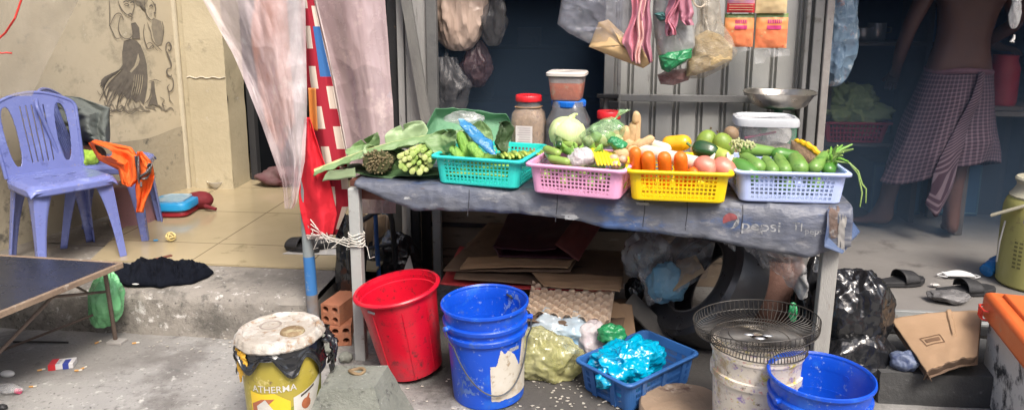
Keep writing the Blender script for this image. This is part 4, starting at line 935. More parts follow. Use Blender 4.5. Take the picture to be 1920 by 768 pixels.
MB().box(tuple(tl @ V(-.062, -.124, .318)), (.03, .006, .008), rot=(0, .1, -.3)).build('tape_scrap', wsc, rt, False)
# -- blue buckets
blb = M('blue bucket plastic', (.006, .085, .62), (.004, .06, .48), .34, 4, [((.015, .12, .60), .3, 6), ((.06, .12, .36), .2, 16), ((.3, .38, .55), .16, 50)], .08, 30)
PBk = [(.118, 0), (.126, .004), (.128, .03), (.1365, .245), (.147, .247), (.149, .262), (.1465, .266), (.1395, .268), (.141, .285), (.149, .287), (.151, .300), (.1485, .304), (.1415, .306), (.144, .345), (.148, .352), (.152, .354)]
rfb = prof_fn(PBk)
def bluebucket(label, loc, rz, tilt=(0, 0), handle=True, lab=True):
    t = thing('bucket', label, 'bucket', loc, rz, 'blue plastic buckets'); t.rotation_euler = (tilt[0], tilt[1], rz)
    MB().lathe(inner_clean(PBk, .004, .012, .118, .146), 80).build('body', blb, t)
    MB().lathe([(.146, .355), (.150, .361), (.1545, .359), (.1555, .351), (.152, .346), (.145, .345)], 80).build('rim', blb, t)
    return t
bk1 = G(908, 768, 0); b1 = bluebucket('tall blue bucket with torn white label and wire handle, next to the red bin', V(bk1.x, bk1.y+.125, .003), 0, (R(1), R(-2)))
b1.scale = (1.06, 1.06, 1.04)
paper = M('dirty white label paper', (.62, .59, .53), (.52, .47, .38), .6, 9, [((.45, .37, .26), .26, 8), ((.3, .22, .14), .2, 25)], .1, 60)
ca = math.atan2(-bk1.y-.1, -bk1.x)
def kp(u, v):
    top = ip([(0, .62), (.12, .60), (.22, .86), (.3, .78), (.38, .82), (.5, .74), (.58, .62), (.66, .5), (.72, .66), (.8, .95), (.92, 1.2), (1, 1.3)], u)+.03*nz((u*20, v*10, 0)); return v < top and v > .02+.02*nz((u*9, 1, 0)) and u > .015*nz((v*20, 0, 0))
decal(b1, paper, 'torn_label', rfb, ca+.08, ca+1.42, .03, .262, kp, n=110)
decal(b1, wsc, 'label_scrap', rfb, ca+.62, ca+.95, .205, .228, lambda u, v: abs(v-.5+.2*(u-.5)) < .28+.1*nz((u*9, v*5, 1)) and nz((u*12, v*12, 5)) > -.25, n=40)
decal(b1, M('blue grey scuff', (.12, .2, .45), (.05, .12, .45), .5, 20), 'scuff', rfb, ca-.75, ca-.35, .06, .13, lambda u, v: nz((u*4, v*4, 2))+.4*nz((u*15, v*9, 2)) > .02, n=40)
wire = M('grey wire', (.12, .13, .14), (.07, .07, .075), .4, 9, metal=.6)
def hpt(s):
    a = ca-1.0+s*(2.45); r = .1525+.012*math.sin(pi*s); z = .298-.245*math.sin(pi*s)**.8+.02*(1-s)*math.sin(pi*s); return V(math.cos(a)*(rfb(max(z, 0))+.012+.006*math.sin(pi*s)), math.sin(a)*(rfb(max(z, 0))+.012), z)
MB().tube([hpt(i/30) for i in range(31)], .0028, 8).build('handle', wire, b1)
for s in (0, 1):
    p = hpt(s); d = V(p.x, p.y, 0).normalized(); MB().tube([p-d*.022, p+d*.005], .009, 12).build('handle_ear', blb, b1)
gr_ = MB().ell((math.cos(1.0)*.143, math.sin(1.0)*.143, .325), (.012, .006, .005), seg=10, rings=6); gr_.tube([(math.cos(1.1)*.14, math.sin(1.1)*.14, .33), (math.cos(.9)*.138, math.sin(.9)*.138, .32)], .004, 6); gr_.build('inner_clip', darkmetal, b1)
decal(b1, M('pale inner scuff', (.2, .3, .6), (.08, .16, .5), .5, 20), 'inner_scuff', lambda z: .118+(.146-.118)*z/.35, .45, 1.2, .2, .34, lambda u, v: nz((u*6, v*6, 2))+.5*nz((u*25, v*20, 2)) > .2, off=-.002, n=60)
bk2 = G(1539, 704, .356); b2_ = bluebucket('low blue bucket at the bottom edge beside the spattered white pail', V(bk2.x, bk2.y, .004), .4)
for s in (0, 1):
    a = 2.9*s+.3; MB().tube([(math.cos(a)*.14, math.sin(a)*.14, .3), (math.cos(a)*.165, math.sin(a)*.165, .3)], .009, 12).build('handle_ear', blb, b2_)
# -- yellow paint can with white crusted lid
pc = G(524, 610, .378); can = thing('paint_can', 'yellow printed paint can with crusted white lid and black bag under the lid', 'can', V(pc.x, pc.y, .002), 0)
PC = [(.120, 0), (.124, .004), (.124, .012), (.121, .016), (.133, .30), (.135, .34), (.138, .345)]
rfc = prof_fn(PC)
def canpaint(n, L, U_, V_): pass
ycan = M('yellow can paint', (.52, .40, .05), (.36, .31, .06), .35, 4, [((.34, .30, .10), .26, 6), ((.66, .56, .25), .2, 18), ((.2, .14, .07), .18, 40)], .1, 40, metal=.1)
MB().lathe([(.001, .002)]+PC, 72).build('body', ycan, can)
pca = math.atan2(-pc.y, -pc.x)
wp = M('printed white', (.68, .66, .62), (.55, .53, .48), .45, 15, [((.4, .35, .25), .12, 30)]); rp2 = M('printed terracotta', (.45, .15, .07), (.35, .12, .06), .45, 20); gp = M('printed olive', (.28, .3, .04), (.2, .22, .03), .45, 12); dkp = M('printed dark', (.06, .05, .05), (.1, .08, .06), .5, 20); brg = M('printed yellow', (.8, .58, .02), (.75, .5, .05), .4, 9)
def onc(a, z, off=.0012): return V(math.cos(pca+a)*(rfc(z)+off), math.sin(pca+a)*(rfc(z)+off), z)
def cpoly(pts, mat, nm, off):
    # triangulated fine polygon on the curved surface
    bm = bmesh.new(); f = bm.faces.new([bm.verts.new((x, y, 0)) for x, y in pts]); bmesh.ops.triangulate(bm, faces=bm.faces[:])
    for _ in range(3): bmesh.ops.subdivide_edges(bm, edges=[e for e in bm.edges if e.calc_length() > .02], cuts=1); bmesh.ops.triangulate(bm, faces=bm.faces[:])
    for v in bm.verts: v.co = onc(v.co.x/.128, v.co.y, off)
    me = bpy.data.meshes.new(nm); bm.to_mesh(me); bm.free(); me.materials.append(mat); o = bpy.data.objects.new(nm, me); C.objects.link(o); o.parent = can
cpoly([(.155, .22), (.02, .135), (-.02, .0), (.06, .0), (.19, .03), (.19, .25)], gp, 'printed_swoosh', .0008)
cpoly([(.165, .215), (.10, .19), (.03, .17), (.03, .05), (.06, .03), (.12, .12), (.155, .19)], wp, 'printed_cloud', .0012)
cpoly([(-.12, .195), (-.075, .19), (-.03, .195), (.02, .16), (.02, .1), (-.12, .1)], brg, 'printed_sun', .0010)
cpoly([(-.115, .15), (-.075, .172), (-.03, .175), (-.06, .145), (-.10, .125), (-.10, .03), (-.115, .03)], rp2, 'printed_roof', .0016)
cpoly([(-.095, .145), (-.062, .172), (-.025, .12), (-.022, .01), (-.088, .01), (-.09, .1)], wp, 'printed_house', .0022)
cpoly([(-.062, .13), (-.045, .13), (-.043, .095), (-.060, .092)], dkp, 'printed_window', .003)
cpoly([(-.058, .127), (-.054, .127), (-.052, .097), (-.056, .097)], wp, 'printed_window_bar', .0036)
cpoly([(-.075, .07), (-.06, .085), (-.04, .07), (-.03, .05), (-.08, .05)], rp2, 'printed_porch', .003)
for k in range(1): cpoly([(.075+.018*math.cos(a), .135+.020*math.sin(a)) for a in [2*pi*i/16 for i in range(16)]], rp2, 'printed_disc', .002)
cpoly([(.074, .15), (.085, .168), (.09, .165), (.086, .148)], rp2, 'printed_stalk', .0022)
text('ATHERMA', .034, wp, lambda x, y: onc((x-.105)/.128, .198+y, .0022), can, 'lettering', sx=.95)
cpoly([(.055, .172), (.11, .192), (.11, .184), (.055, .164)], dkp, 'printed_caption', .002); cpoly([(.055, .05), (.09, .088), (.094, .083), (.06, .045)], dkp, 'printed_caption', .002)
# lid
lidm = M('crusted white lid paint', (.47, .44, .39), (.36, .31, .25), .6, 12, [((.56, .54, .5), .3, 9), ((.3, .19, .11), .26, 22), ((.2, .13, .09), .2, 45)], .8, 50)
def lw_(q_, a):
    r = q_.xy.length; k = 1+(.014*math.cos(a*22)+.008*math.sin(a*9) if r > .14 else 0); return V(q_.x*k, q_.y*k, q_.z+.003*nz((q_.x, q_.y, 0), 25)-(.004*abs(math.sin(a*11)) if r > .14 else 0))
lt_m = Matrix.Translation((0, 0, .352)) @ Euler((0, R(-1.5), 0)).to_matrix().to_4x4()
MB().lathe([(.001, .012), (.04, .012), (.09, .012), (.118, .0125), (.122, .018), (.13, .020), (.138, .017), (.146, .008), (.150, -.004), (.147, -.010), (.14, -.008)], 132, wob=lw_, m=lt_m).build('lid', lidm, can)
rustm = M('rusty cap', (.3, .22, .12), (.2, .13, .07), .6, 12, [((.42, .36, .22), .25, 15)], .5, 60, metal=.2)
MB().lathe([(.001, .022), (.03, .023), (.034, .021), (.037, .016), (.038, .012)], 36, m=lt_m @ Matrix.Translation((.055, -.022, 0)), wob=lambda q_, a: V(q_.x*1.12, q_.y, q_.z)).build('spout_cap', rustm, can)
MB().lathe([(.03, .0132), (.034, .0155), (.038, .0132)], 30, m=lt_m @ Matrix.Translation((-.045, .03, 0))).build('lid_mark', M('grey lid stain', (.35, .3, .26)), can)
def skirt(u, v):
    a = -2.0+4.6*u; dr = .045+.035*nz((u*7, 0, 2))+.06*max(0, math.sin((u-.55)*7))+.02*math.sin(u*30); z = .342-max(.02, dr)*v*1.2
    r = rfc(z)+.004+.018*v*(.5+nz((u*8, v*2, 1)))+.010*ridge((u*5, v*2.0, 0), 1.6)*v; p = onc(a, z, 0); d = V(p.x, p.y, 0).normalized(); return d*r+V(0, 0, z)
MB().grid(skirt, 150, 30).build('black_bag_skirt', blackbag, can, solid=.0008, ang=180)
def skirt2(u, v):
    a = 1.15+.65*u; z = .345-.13*v*(.8+.3*math.sin(u*9)); return onc(a, z, .012+.035*math.sin(v*pi*.8)+.012*ridge((u*2, v*3, 4), 1.5))
MB().grid(skirt2, 50, 40).build('black_bag_bulge', blackbag, can, solid=.0008, ang=180)
MB().grid(lambda u, v: onc(-1.45+.16*u, .34-.1*v, .012+.008*math.sin(v*8)), 10, 24).build('black_bag_tail', blackbag, can, solid=.0008, ang=180)
yl2 = M('crinkled yellow wrapper', (.78, .48, .05), (.7, .36, .03), .35, 20, [((.85, .7, .4), .15, 30)], .8, 60)
MB().grid(lambda u, v: onc(-1.28+.46*u-.04*math.sin(v*12), .338-(.10+.02*math.sin(u*9))*v, .012+.006*ridge((u*3, v*3, 0), 2)), 40, 34, keep=lambda u, v: u < .75+.25*math.sin(v*5.5+.5)).build('wrapper', yl2, can, ang=180)
# -- concrete block
tq4 = [G(600, 728, .2), G(702, 726, .2), G(727, 684, .2), G(625, 684, .2)]; tc_ = sum(tq4, V(0, 0, 0))/4; bq4 = [V(tc_.x, tc_.y, 0)+(p-V(tc_.x, tc_.y, .2))*1.0+V(sx*.075, sy*.06, 0) for p, sx, sy in zip(tq4, (-1, 1, 1, -1), (-1, -1, 1, 1))]
for p in bq4: p.z = 0
cbk = thing('concrete_block', 'grey green concrete block with sloping sides at the foot of the left table post', 'block'); bq = MB()
def cq(p): return p+V(nz(p, 22, 1), nz(p, 22, 5), nz(p, 22, 9))*.003
def bl(a, b, c_, d): return lambda u, v: cq(a.lerp(b, u).lerp(d.lerp(c_, u), v))
bq.grid(bl(*tq4), 20, 20)
for i in range(4): j = (i+1) % 4; bq.grid(bl(bq4[i], bq4[j], tq4[j], tq4[i]), 24, 20)
bq.build('body', blockm, cbk, ang=50); m = Matrix.Translation((tc_.x-.0, tc_.y, .05))
MB().tube([m @ V(.0+.026*math.cos(a)*(1+.1*math.sin(3*a)), .03+.018*math.sin(a), .154+.004*math.sin(a*2)) for a in [2*pi*i/16 for i in range(16)]], .006, 8, close=True).build('rusty_loop', rustm, cbk)
# -- hollow brick + rubble by the left leg
brm = M('orange clay brick', (.42, .17, .09), (.3, .11, .06), .8, 8, [((.15, .1, .08), .2, 14)], .5, 60)
def brick(loc, rz, label, tilt=0):
    t = thing('hollow_brick', label, 'brick', loc, rz, 'hollow clay bricks'); t.rotation_euler = (tilt, 0, rz)
    b = MB(); W_, H_, L_ = .09, .09, .18
    # body: walls round four holes, front face with octagonal holes
    n = 10
    for cx in (-W_/4, W_/4):
        for cz in (H_/4, 3*H_/4):
            def f(u, v, cx=cx, cz=cz):
                a = 2*pi*u; r = .014; p = V(cx+r*math.cos(a), -L_/2, cz+r*math.sin(a)); s_ = max(abs(math.cos(a)), abs(math.sin(a))); e = V(cx+W_/4*math.cos(a)/s_, -L_/2, cz+H_/4*math.sin(a)/s_); return e.lerp(p, min(1, v*3)) if v < .34 else V(p.x, -L_/2+L_*.9*(v-.33)/.67, p.z)
            b.grid(f, 16, 6, wrap=True)
    for (x0, y0, x1, y1) in ((-1, 0, -1, 1), (1, 0, 1, 1)): b.poly([(x0*W_/2, -L_/2, 0), (x0*W_/2, L_/2, 0), (x0*W_/2, L_/2, H_), (x0*W_/2, -L_/2, H_)])
    for z in (0, H_): b.poly([(-W_/2, -L_/2, z), (W_/2, -L_/2, z), (W_/2, L_/2, z), (-W_/2, L_/2, z)])
    b.poly([(-W_/2, L_/2, 0), (W_/2, L_/2, 0), (W_/2, L_/2, H_), (-W_/2, L_/2, H_)]); b.build('body', brm, t, False); return t
g = G(634, 655, 0); brick(V(g.x-.02, g.y+.12, .002), .25, 'lower hollow clay brick in shade beside the left table post'); brick(V(g.x-.025, g.y+.13, .095), -.2, 'upper tilted hollow clay brick behind the paint can', .0)
blobbag('garbage_bag', 'torn black bag stuffed between blue post and left table leg', blackbag, V(-1.07, 3.14, .30), (.07, .07, .22), .35, 9, sd=4, flat=.0)
blobbag('garbage_bag', 'small dark bag on the ground behind the left table leg', blackbag, V(-.93, 3.10, .12), (.10, .08, .12), .3, 9, sd=14, flat=.0)
# rubble / stone beside can
for i, (px, py, s) in enumerate(((600, 650, .035), (640, 690, .03), (612, 672, .03))):
    g = G(px, py, 0); tag(MB().ell(g+V(0, .06, s*.7), (s, s, s*.75), fn=lambda q_: 1+.3*nz(q_, 2.5, i)).build('stone', blockm, sub=1), ['grey stone lump behind the paint can', 'grey stone lump by the left table leg', 'smaller grey stone between can and block'][i], 'stone')
# -- steel pole with blue lower paint, wrapped by cloths
pg = G(612, 640, 0); PX0 = V(-1.165, 2.90, 0)
pole = thing('support_pole', 'round galvanised pole painted blue near the bottom, wrapped by a red cloth', 'pole')
MB().tube([PX0+V(0, 0, .0), PX0+V(-.004, 0, .24)], .0245, 20).build('rust_foot', M('worn pole foot', (.16, .2, .24), (.2, .14, .1), .6, 20, None, .3, 50), pole)
MB().tube([PX0+V(-.004, 0, .24), PX0+V(-.008, 0, .41)], .0242, 20).build('blue_paint', M('chipped blue paint', (.03, .15, .42), (.06, .2, .44), .5, 10, [((.35, .38, .4), .2, 18)], .2, 60), pole)
MB().tube([PX0+V(-.008, 0, .41), PX0+V(-.01, 0, 1.0), PX0+V(-.03, 0, 2.6)], .024, 20).build('shaft', M('pole zinc', (.32, .36, .36), (.22, .25, .27), .5, 7, [((.14, .22, .3), .12, 12)], .2, 50, metal=.2), pole)
# -- string tied round post and pole
strm = M('white plastic twine', (.68, .66, .6), (.55, .52, .46), .5, 20)
tw = thing('string', 'frayed white twine tied round the left table post and the pole', 'string'); random.seed(12)
lp_ = T(.035, .01); 
for i in range(5):
    z = .50+.012*i; MB().tube([lp_+V(.032*math.cos(a), .032*math.sin(a), z-.77+.004*math.sin(a*3+i)) for a in [2*pi*k/20 for k in range(20)]], .0028, 6, close=True).build('loop', strm, tw)
pL_ = V(PX0.x+.02, PX0.y-.03, .54)
for i in range(4):
    MB().tube([pL_+V(0, 0, .02*i-.02), pL_.lerp(V(lp_.x-.03, lp_.y-.03, .52), .5)+V(0, -.01, random.uniform(-.035, .01)), V(lp_.x-.02, lp_.y-.035, .50+.012*i)], .0022, 5).build('strand', strm, tw)
for i in range(9):
    s0 = pL_.lerp(V(lp_.x+.02, lp_.y-.04, .53), random.random()); d = V(random.uniform(-.05, .06), random.uniform(-.03, 0), random.uniform(-.09, -.03))
    MB().tube([s0, s0+d*.5+V(.015, 0, .01), s0+d, s0+d+V(.02, 0, .008)], .0013, 5).build('loose_end', strm, tw)
# ================= UNDER THE TABLE =================
# hand truck
htm = M('blue enamel tube', (.02, .09, .3), (.015, .05, .16), .45, 8, [((.05, .05, .06), .2, 15)]); htk = M('black scuffed tube', (.03, .032, .038), None, .45, 8)
ht = thing('hand_truck', 'blue and black tubular hand truck standing behind the left table post', 'trolley')
yy = 3.35
def f3(px, py, y=yy): return FY(px, py, y)
MB().tube([f3(676, 540), f3(674, 480), f3(668, 430), f3(676, 415), f3(700, 400), f3(722, 393), f3(731, 398), f3(735, 415), f3(740, 470, 3.4), f3(745, 555, 3.45)], .013, 12).build('handle_frame', htk, ht)
MB().tube([f3(668, 440), f3(676, 500), f3(684, 590)], .0135, 12).build('upright', htm, ht)
MB().tube([f3(704, 402), f3(706, 450), f3(714, 570)], .011, 10).build('upright', htm, ht)
MB().tube([f3(668, 470), f3(742, 455, 3.4)], .008, 8).build('crossbar', htk, ht)
for x in (674, 742):
    p = f3(x, 560, 3.45); p.z = .075; MB().lathe([(.02, -.02), (.06, -.022), (.075, -.012), (.075, .012), (.06, .022), (.02, .02)], 28, m=Matrix.Translation(p) @ Matrix.Rotation(pi/2, 4, 'Y')).build('wheel', darkmetal, ht)
MB().box((f3(710, 560).x, 3.32, .012), (.26, .14, .006)).build('toe_plate', darkmetal, ht, False)
sack = M('brown woven sacking', (.24, .17, .11), (.14, .1, .07), .85, 8, [((.08, .06, .045), .2, 12)], .5, 60)
def sk(u, v):
    a = f3(672, 400, 3.5).lerp(f3(735, 405, 3.55), u); b = f3(680, 600, 3.42).lerp(f3(740, 600, 3.5), u); p = a.lerp(b, v); p.z = max(p.z, .005); return p+V(0, -.05*math.sin(pi*u)*math.sin(pi*v)+.02*ridge((u*4, v*2, 0), 1.2)+.02*math.sin(u*19+v*3), 0)
tag(MB().grid(sk, 50, 50).build('sack', sack, solid=.003), 'brown crumpled sack hanging behind the hand truck', 'sack')
blobbag('garbage_bag', 'dark crumpled bag on the ground behind the hand truck', blackbag, V(-.98, 3.50, .16), (.16, .1, .17), .3, 8, sd=21, flat=0)
MB_ = MB().poly([FY(748, 528, 3.3), FY(780, 526, 3.3), FY(768, 478, 3.35)], .006, (0, 1, 0)); tag(MB_.build('foam_scrap', M('white foam scrap', (.6, .56, .52)), smooth=False), 'pointed white foam scrap standing behind the red bin', 'scrap')
ob = thing('metal_post', 'dark square metal post under the table near the low board wall', 'post'); p = FY(780, 450, 3.72)
MB().box((p.x, 3.72, .34), (.05, .04, .68)).build('shaft', darkmetal, ob, False, bevel=.003); MB().box((p.x-.03, 3.70, .34), (.02, .02, .68)).build('edge', steel, ob, False)
# -- cardboard stack
def sheetq(name, label, mat, c4, sag=.01, n=(30, 20), sd=0, solid=.005, bend=None, cat='cardboard', grp=None, parent=None):
    a, b, c_, d = [Vector(q_) for q_ in c4]
    def f(u, v):
        p = a.lerp(b, u).lerp(d.lerp(c_, u), v); return p+V(0, 0, -sag*math.sin(pi*u)*1.0+.006*nz((u*4, v*4, 0), 1, sd)+.0018*nz((u*16, v*16, 0), 1, sd)+(bend(u, v) if bend else 0))
    b_ = MB().grid(f, *n); o = b_.build(name, mat, parent, solid=solid)
    return o if parent else tag(o, label, cat, grp)
redc = M('red printed carton', (.42, .03, .035), (.25, .02, .025), .55, 5, [((.1, .03, .03), .15, 12)]); maroon = M('maroon printed carton', (.07, .015, .025), (.035, .01, .018), .5, 5, [((.13, .1, .1), .05, 20)])
gst = 'flattened cardboard boxes under the table'
# invisible in the photo but holding the stack up: a filled sack of boxes beneath
ybx = thing('carton_box', 'closed dirty carton box at the base of the flattened cardboard pile', 'box', V(-0.240, 3.460, -0.085), -.05)
MB().box((-.04, .03, .115), (.62, .40, .225)).build('box', cardd, ybx, False, bevel=.003)
def q4(p, ya, yb): return [FY(p[0][0], p[0][1], ya), FY(p[1][0], p[1][1], ya), FY(p[2][0], p[2][1], yb), FY(p[3][0], p[3][1], yb)]
sheetq('flattened_carton', 'red printed flattened carton low in the pile, sticking out at the left', redc, [V(-0.640, 3.050, 0.250), V(0.110, 3.020, 0.260), V(0.140, 3.500, 0.260), V(-0.640, 3.550, 0.255)], .008, sd=1, grp=gst)
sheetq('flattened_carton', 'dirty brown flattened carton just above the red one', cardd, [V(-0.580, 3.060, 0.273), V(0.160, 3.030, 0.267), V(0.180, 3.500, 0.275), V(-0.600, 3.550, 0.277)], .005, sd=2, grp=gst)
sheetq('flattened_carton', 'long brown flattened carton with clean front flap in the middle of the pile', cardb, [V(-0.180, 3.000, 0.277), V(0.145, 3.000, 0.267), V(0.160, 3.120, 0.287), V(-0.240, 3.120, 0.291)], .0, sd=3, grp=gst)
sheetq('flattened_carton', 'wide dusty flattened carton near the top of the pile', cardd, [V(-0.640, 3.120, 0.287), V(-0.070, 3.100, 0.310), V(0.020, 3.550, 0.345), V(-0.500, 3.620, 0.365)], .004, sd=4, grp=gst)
sheetq('flattened_carton', 'narrow brown carton strip with a dark seam near the top of the pile', cardb, [V(-0.560, 3.100, 0.303), V(-0.080, 3.100, 0.325), V(-0.040, 3.220, 0.345), V(-0.540, 3.220, 0.315)], -.006, sd=5, grp=gst)
tb = thing('carton', 'open maroon carton lying on top of the cardboard pile', 'box', None, 0, None)
sheetq('panel', None, maroon, [V(-0.420, 3.180, 0.385), V(-0.140, 3.160, 0.390), V(-0.020, 3.500, 0.445), V(-0.380, 3.560, 0.450)], .012, sd=6, parent=tb)
sheetq('panel', None, maroon, [V(-0.390, 3.170, 0.340), V(-0.040, 3.160, 0.350), V(0.020, 3.500, 0.375), V(-0.360, 3.550, 0.375)], .0, sd=7, parent=tb)
sheetq('flap', None, maroon, [V(-0.420, 3.180, 0.387), V(-0.390, 3.170, 0.340), V(-0.360, 3.500, 0.375), V(-0.380, 3.550, 0.450)], .0, sd=8, parent=tb)
sheetq('flap', None, M('red brown carton edge', (.2, .05, .045), (.1, .03, .03), .6, 8), [V(-0.140, 3.150, 0.415), V(-0.035, 3.140, 0.345), V(0.080, 3.400, 0.455), V(-0.040, 3.460, 0.475)], .0, sd=9, parent=tb)
# -- egg trays
eggm = M('egg tray pulp', (.66, .52, .40), (.54, .41, .30), .9, 8, [((.25, .17, .12), .15, 18)], .5, 90)
def tray(c4, label, k):
    a, b, c_, d = [Vector(q_) for q_ in c4]; n_ = (b-a).cross(d-a).normalized(); n_ = n_ if n_.z > 0 else -n_
    def f(u, v):
        p = a.lerp(b, u).lerp(d.lerp(c_, u), v); h = math.cos(2*pi*u*6)*math.cos(2*pi*v*5); h2 = abs(h)**.6*(1 if h > 0 else -1); return p+n_*(.017*h2+.0012*nz(p, 60))
    return tag(MB().grid(f, 96, 80).build('egg_tray', eggm, solid=.0022), label, 'egg tray', 'pulp egg trays under the cardboard')
e4 = [FY(987, 584, 2.93), FY(1142, 604, 2.92), FY(1152, 538, 3.05), FY(998, 530, 3.06)]
tray(e4, 'topmost pulp egg tray leaning forward under the cardboard pile', 0)
tray([p+V(.004, .012, -.013) for p in e4], 'second pulp egg tray nested under the top one', 1)
tray([p+V(-.006, .024, -.026) for p in e4], 'lowest pulp egg tray of the nested three', 2)
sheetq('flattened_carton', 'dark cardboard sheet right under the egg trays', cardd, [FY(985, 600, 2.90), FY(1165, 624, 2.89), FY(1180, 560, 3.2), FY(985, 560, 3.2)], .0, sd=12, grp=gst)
sheetq('flattened_carton', 'red and white leaflet poking out under the egg trays', redc, [FY(1055, 618, 2.90), FY(1085, 632, 2.88), FY(1105, 612, 3.0), FY(1050, 606, 3.0)], .0, sd=13, solid=.002)
sheetq('paper_sheet', 'white paper sheet sticking out under the egg trays', M('white paper', (.6, .58, .55)), [FY(1010, 610, 2.90), FY(1066, 636, 2.87), FY(1085, 615, 2.98), FY(1020, 603, 2.98)], .0, sd=14, solid=.0015, cat='paper')
sheetq('cardboard_piece', 'brown cardboard piece standing right of the egg trays', cardb, [FY(1130, 640, 2.96), FY(1195, 650, 2.95), FY(1185, 570, 3.05), FY(1140, 565, 3.05)], .0, sd=15, solid=.004)
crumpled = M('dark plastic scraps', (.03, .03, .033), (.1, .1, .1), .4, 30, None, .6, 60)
blobbag('garbage_bag', 'small black crumpled bag between egg trays and tyre', blackbag, FY(1190, 545, 3.2), (.04, .04, .055), .4, 10, sd=31)
# mixed sacks below
skyf = M('pale blue plastic film', (.38, .58, .72), (.62, .66, .7), .15, 4, [((.05, .35, .7), .22, 5)], 0, 30, alpha=.85, avar=.1, spec=.9, crk=(.8, 14))
blobbag('plastic_bag', 'big pale blue and white plastic bag on the ground under the egg trays', skyf, V(-.10, 2.99, .085), (.19, .12, .10), .5, 12, seg=90, rings=60, sd=41, flat=.0)
yelf = M('yellowish clear plastic film', (.42, .41, .15), (.5, .48, .27), .2, 10, [((.6, .58, .4), .15, 20)], 0, 35, alpha=.6, avar=.25, spec=1, crk=(1, 24))
blobbag('plastic_bag', 'yellowish see-through bag of peelings right of the blue bucket', yelf, V(-.17, 2.76, .07), (.15, .10, .105), .35, 14, seg=90, rings=60, sd=44, flat=.0,
        content=lambda t: MB().ell(V(-.17, 2.76, .06), (.11, .08, .07), fn=lambda q_: 1+.25*nz(q_, 4)).build('peelings', M('yellow peelings', (.42, .42, .12), (.3, .33, .1), .7, 25, None, 1, 50), t))
blobbag('plastic_bag', 'pinkish white bag between the pale blue bag and blue crate', wf, V(.04, 2.90, .08), (.07, .06, .085), .3, 9, sd=47, flat=0)
# -- blue crate with bag
crm = M('blue crate plastic', (.035, .14, .42), (.03, .11, .3), .5, 7, [((.1, .14, .2), .15, 14)], .1, 50)
cA, cB, cC_ = G(1072, 712, .0), G(1187, 757, 0), G(1312, 700, 0)
ca1 = math.atan2((cC_-cB).y, (cC_-cB).x); wv = (cC_-cB).length+.02; dv = .30
cax = V(math.cos(ca1), math.sin(ca1), 0); cay = V(-cax.y, cax.x, 0)
P0 = G(1180, 757, .0); P1_ = G(1318, 692, .0); P2 = G(1068, 728, .0)
cw = (P1_-P0).length; cd_ = (P2-P0).length; an = math.atan2((P1_-P0).y, (P1_-P0).x)
cw, cd_ = max(cw, .3), max(cd_, .26); ccx = P0+V(math.cos(an), math.sin(an), 0)*cw/2+V(-math.sin(an), math.cos(an), 0)*cd_/2
cw, cd_, an = .405, .265, R(46); ccx = V(.205, 2.70, 0)
CRT = basket('crate', 'slotted blue plastic crate on the ground filled with a bright blue bag', 'crate', crm, cw*.98, cd_*.98, .12, 38, 30, 3, V(ccx.x, ccx.y, .004), an, taper=.9, rim=.012, ribs=3, z0=.02, z1=.03)
turq = M('bright cyan plastic film', (.0, .42, .64), (.0, .27, .5), .12, 5, None, 0, 30, alpha=.97, spec=1, crk=(.8, 13))
blobbag('plastic_bag', 'shiny bright blue bag bulging out of the slotted crate', turq, V(ccx.x-.035, ccx.y-.02, .095), (.155, .115, .085), .55, 13, seg=150, rings=100, sd=52, rot=(0, 0, an+.1), flat=.012)
blobbag('plastic_bag', 'small green bag tucked behind the bright blue bag', greend, V(ccx.x-.10, ccx.y+.13, .15), (.06, .04, .04), .35, 10, sd=55, flat=.02)
# -- tyre, plank, pot, film
rub = M('old black rubber', (.03, .03, .033), (.05, .05, .053), .3, 5, [((.14, .14, .14), .12, 10)], .15, 40, spec=.8)
tyc = FY(1318, 565, 3.12); axd = V(-.80, -.32, .55).normalized(); tym = axd.to_track_quat('Z', 'Y').to_matrix().to_4x4(); tym.translation = V(tyc.x+.02, 3.16, .262)
ty = thing('tyre', 'old black tyre leaning under the right half of the table', 'tyre')
MB().lathe([(.17, -.07), (.175, -.085), (.22, -.10), (.262, -.095), (.28, -.075), (.285, 0), (.28, .075), (.262, .095), (.22, .10), (.175, .085), (.17, .07), (.2, .06), (.255, .05), (.262, 0), (.255, -.05), (.2, -.06), (.17, -.07)], 72, m=tym).build('casing', rub, ty)
MB().tube([tym @ V(math.cos(a)*.176, math.sin(a)*.176, .082) for a in [2*pi*i/64 for i in range(64)]], .006, 6, close=True).build('bead', M('dusty rubber edge', (.16, .15, .14), (.09, .085, .08), .7, 15), ty)
# film + contents at the tyre opening
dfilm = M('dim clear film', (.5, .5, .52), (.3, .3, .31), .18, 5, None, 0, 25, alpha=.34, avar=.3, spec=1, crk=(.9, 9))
def df(u, v):
    a = FY(1175, 430, 3.18).lerp(FY(1345, 425, 3.08), u); b = FY(1215, 575, 3.0).lerp(FY(1325, 520, 2.95), u); return a.lerp(b, v)+V(0, -.03*math.sin(pi*v)+.02*ridge((u*2.5, v*2, 0), 1.3), .01*nz((u*5, v*5, 1)))
tag(MB().grid(df, 60, 60).build('plastic_film', dfilm, ang=180), 'dusty clear film hanging over the left side of the tyre', 'plastic film')
t_ = FY(1270, 515, 3.02)
blobbag('plastic_bag', 'bluish rubbish bag inside the tyre opening', M('dim blue film', (.06, .25, .42), (.2, .3, .36), .3, 9, [((.4, .4, .4), .15, 16)], .6, 40), FY(1252, 530, 3.02), (.085, .04, .085), .35, 9, sd=61)
sheetq('cardboard_piece', 'torn tan cardboard leaning in the tyre opening', M('tan torn board', (.42, .32, .2), (.3, .2, .13), .8, 9, [((.15, .09, .06), .15, 14)], .3, 50), [FY(1262, 545, 2.97), FY(1322, 508, 2.96), FY(1305, 478, 3.02), FY(1268, 488, 3.05)], .0, sd=16, solid=.003)
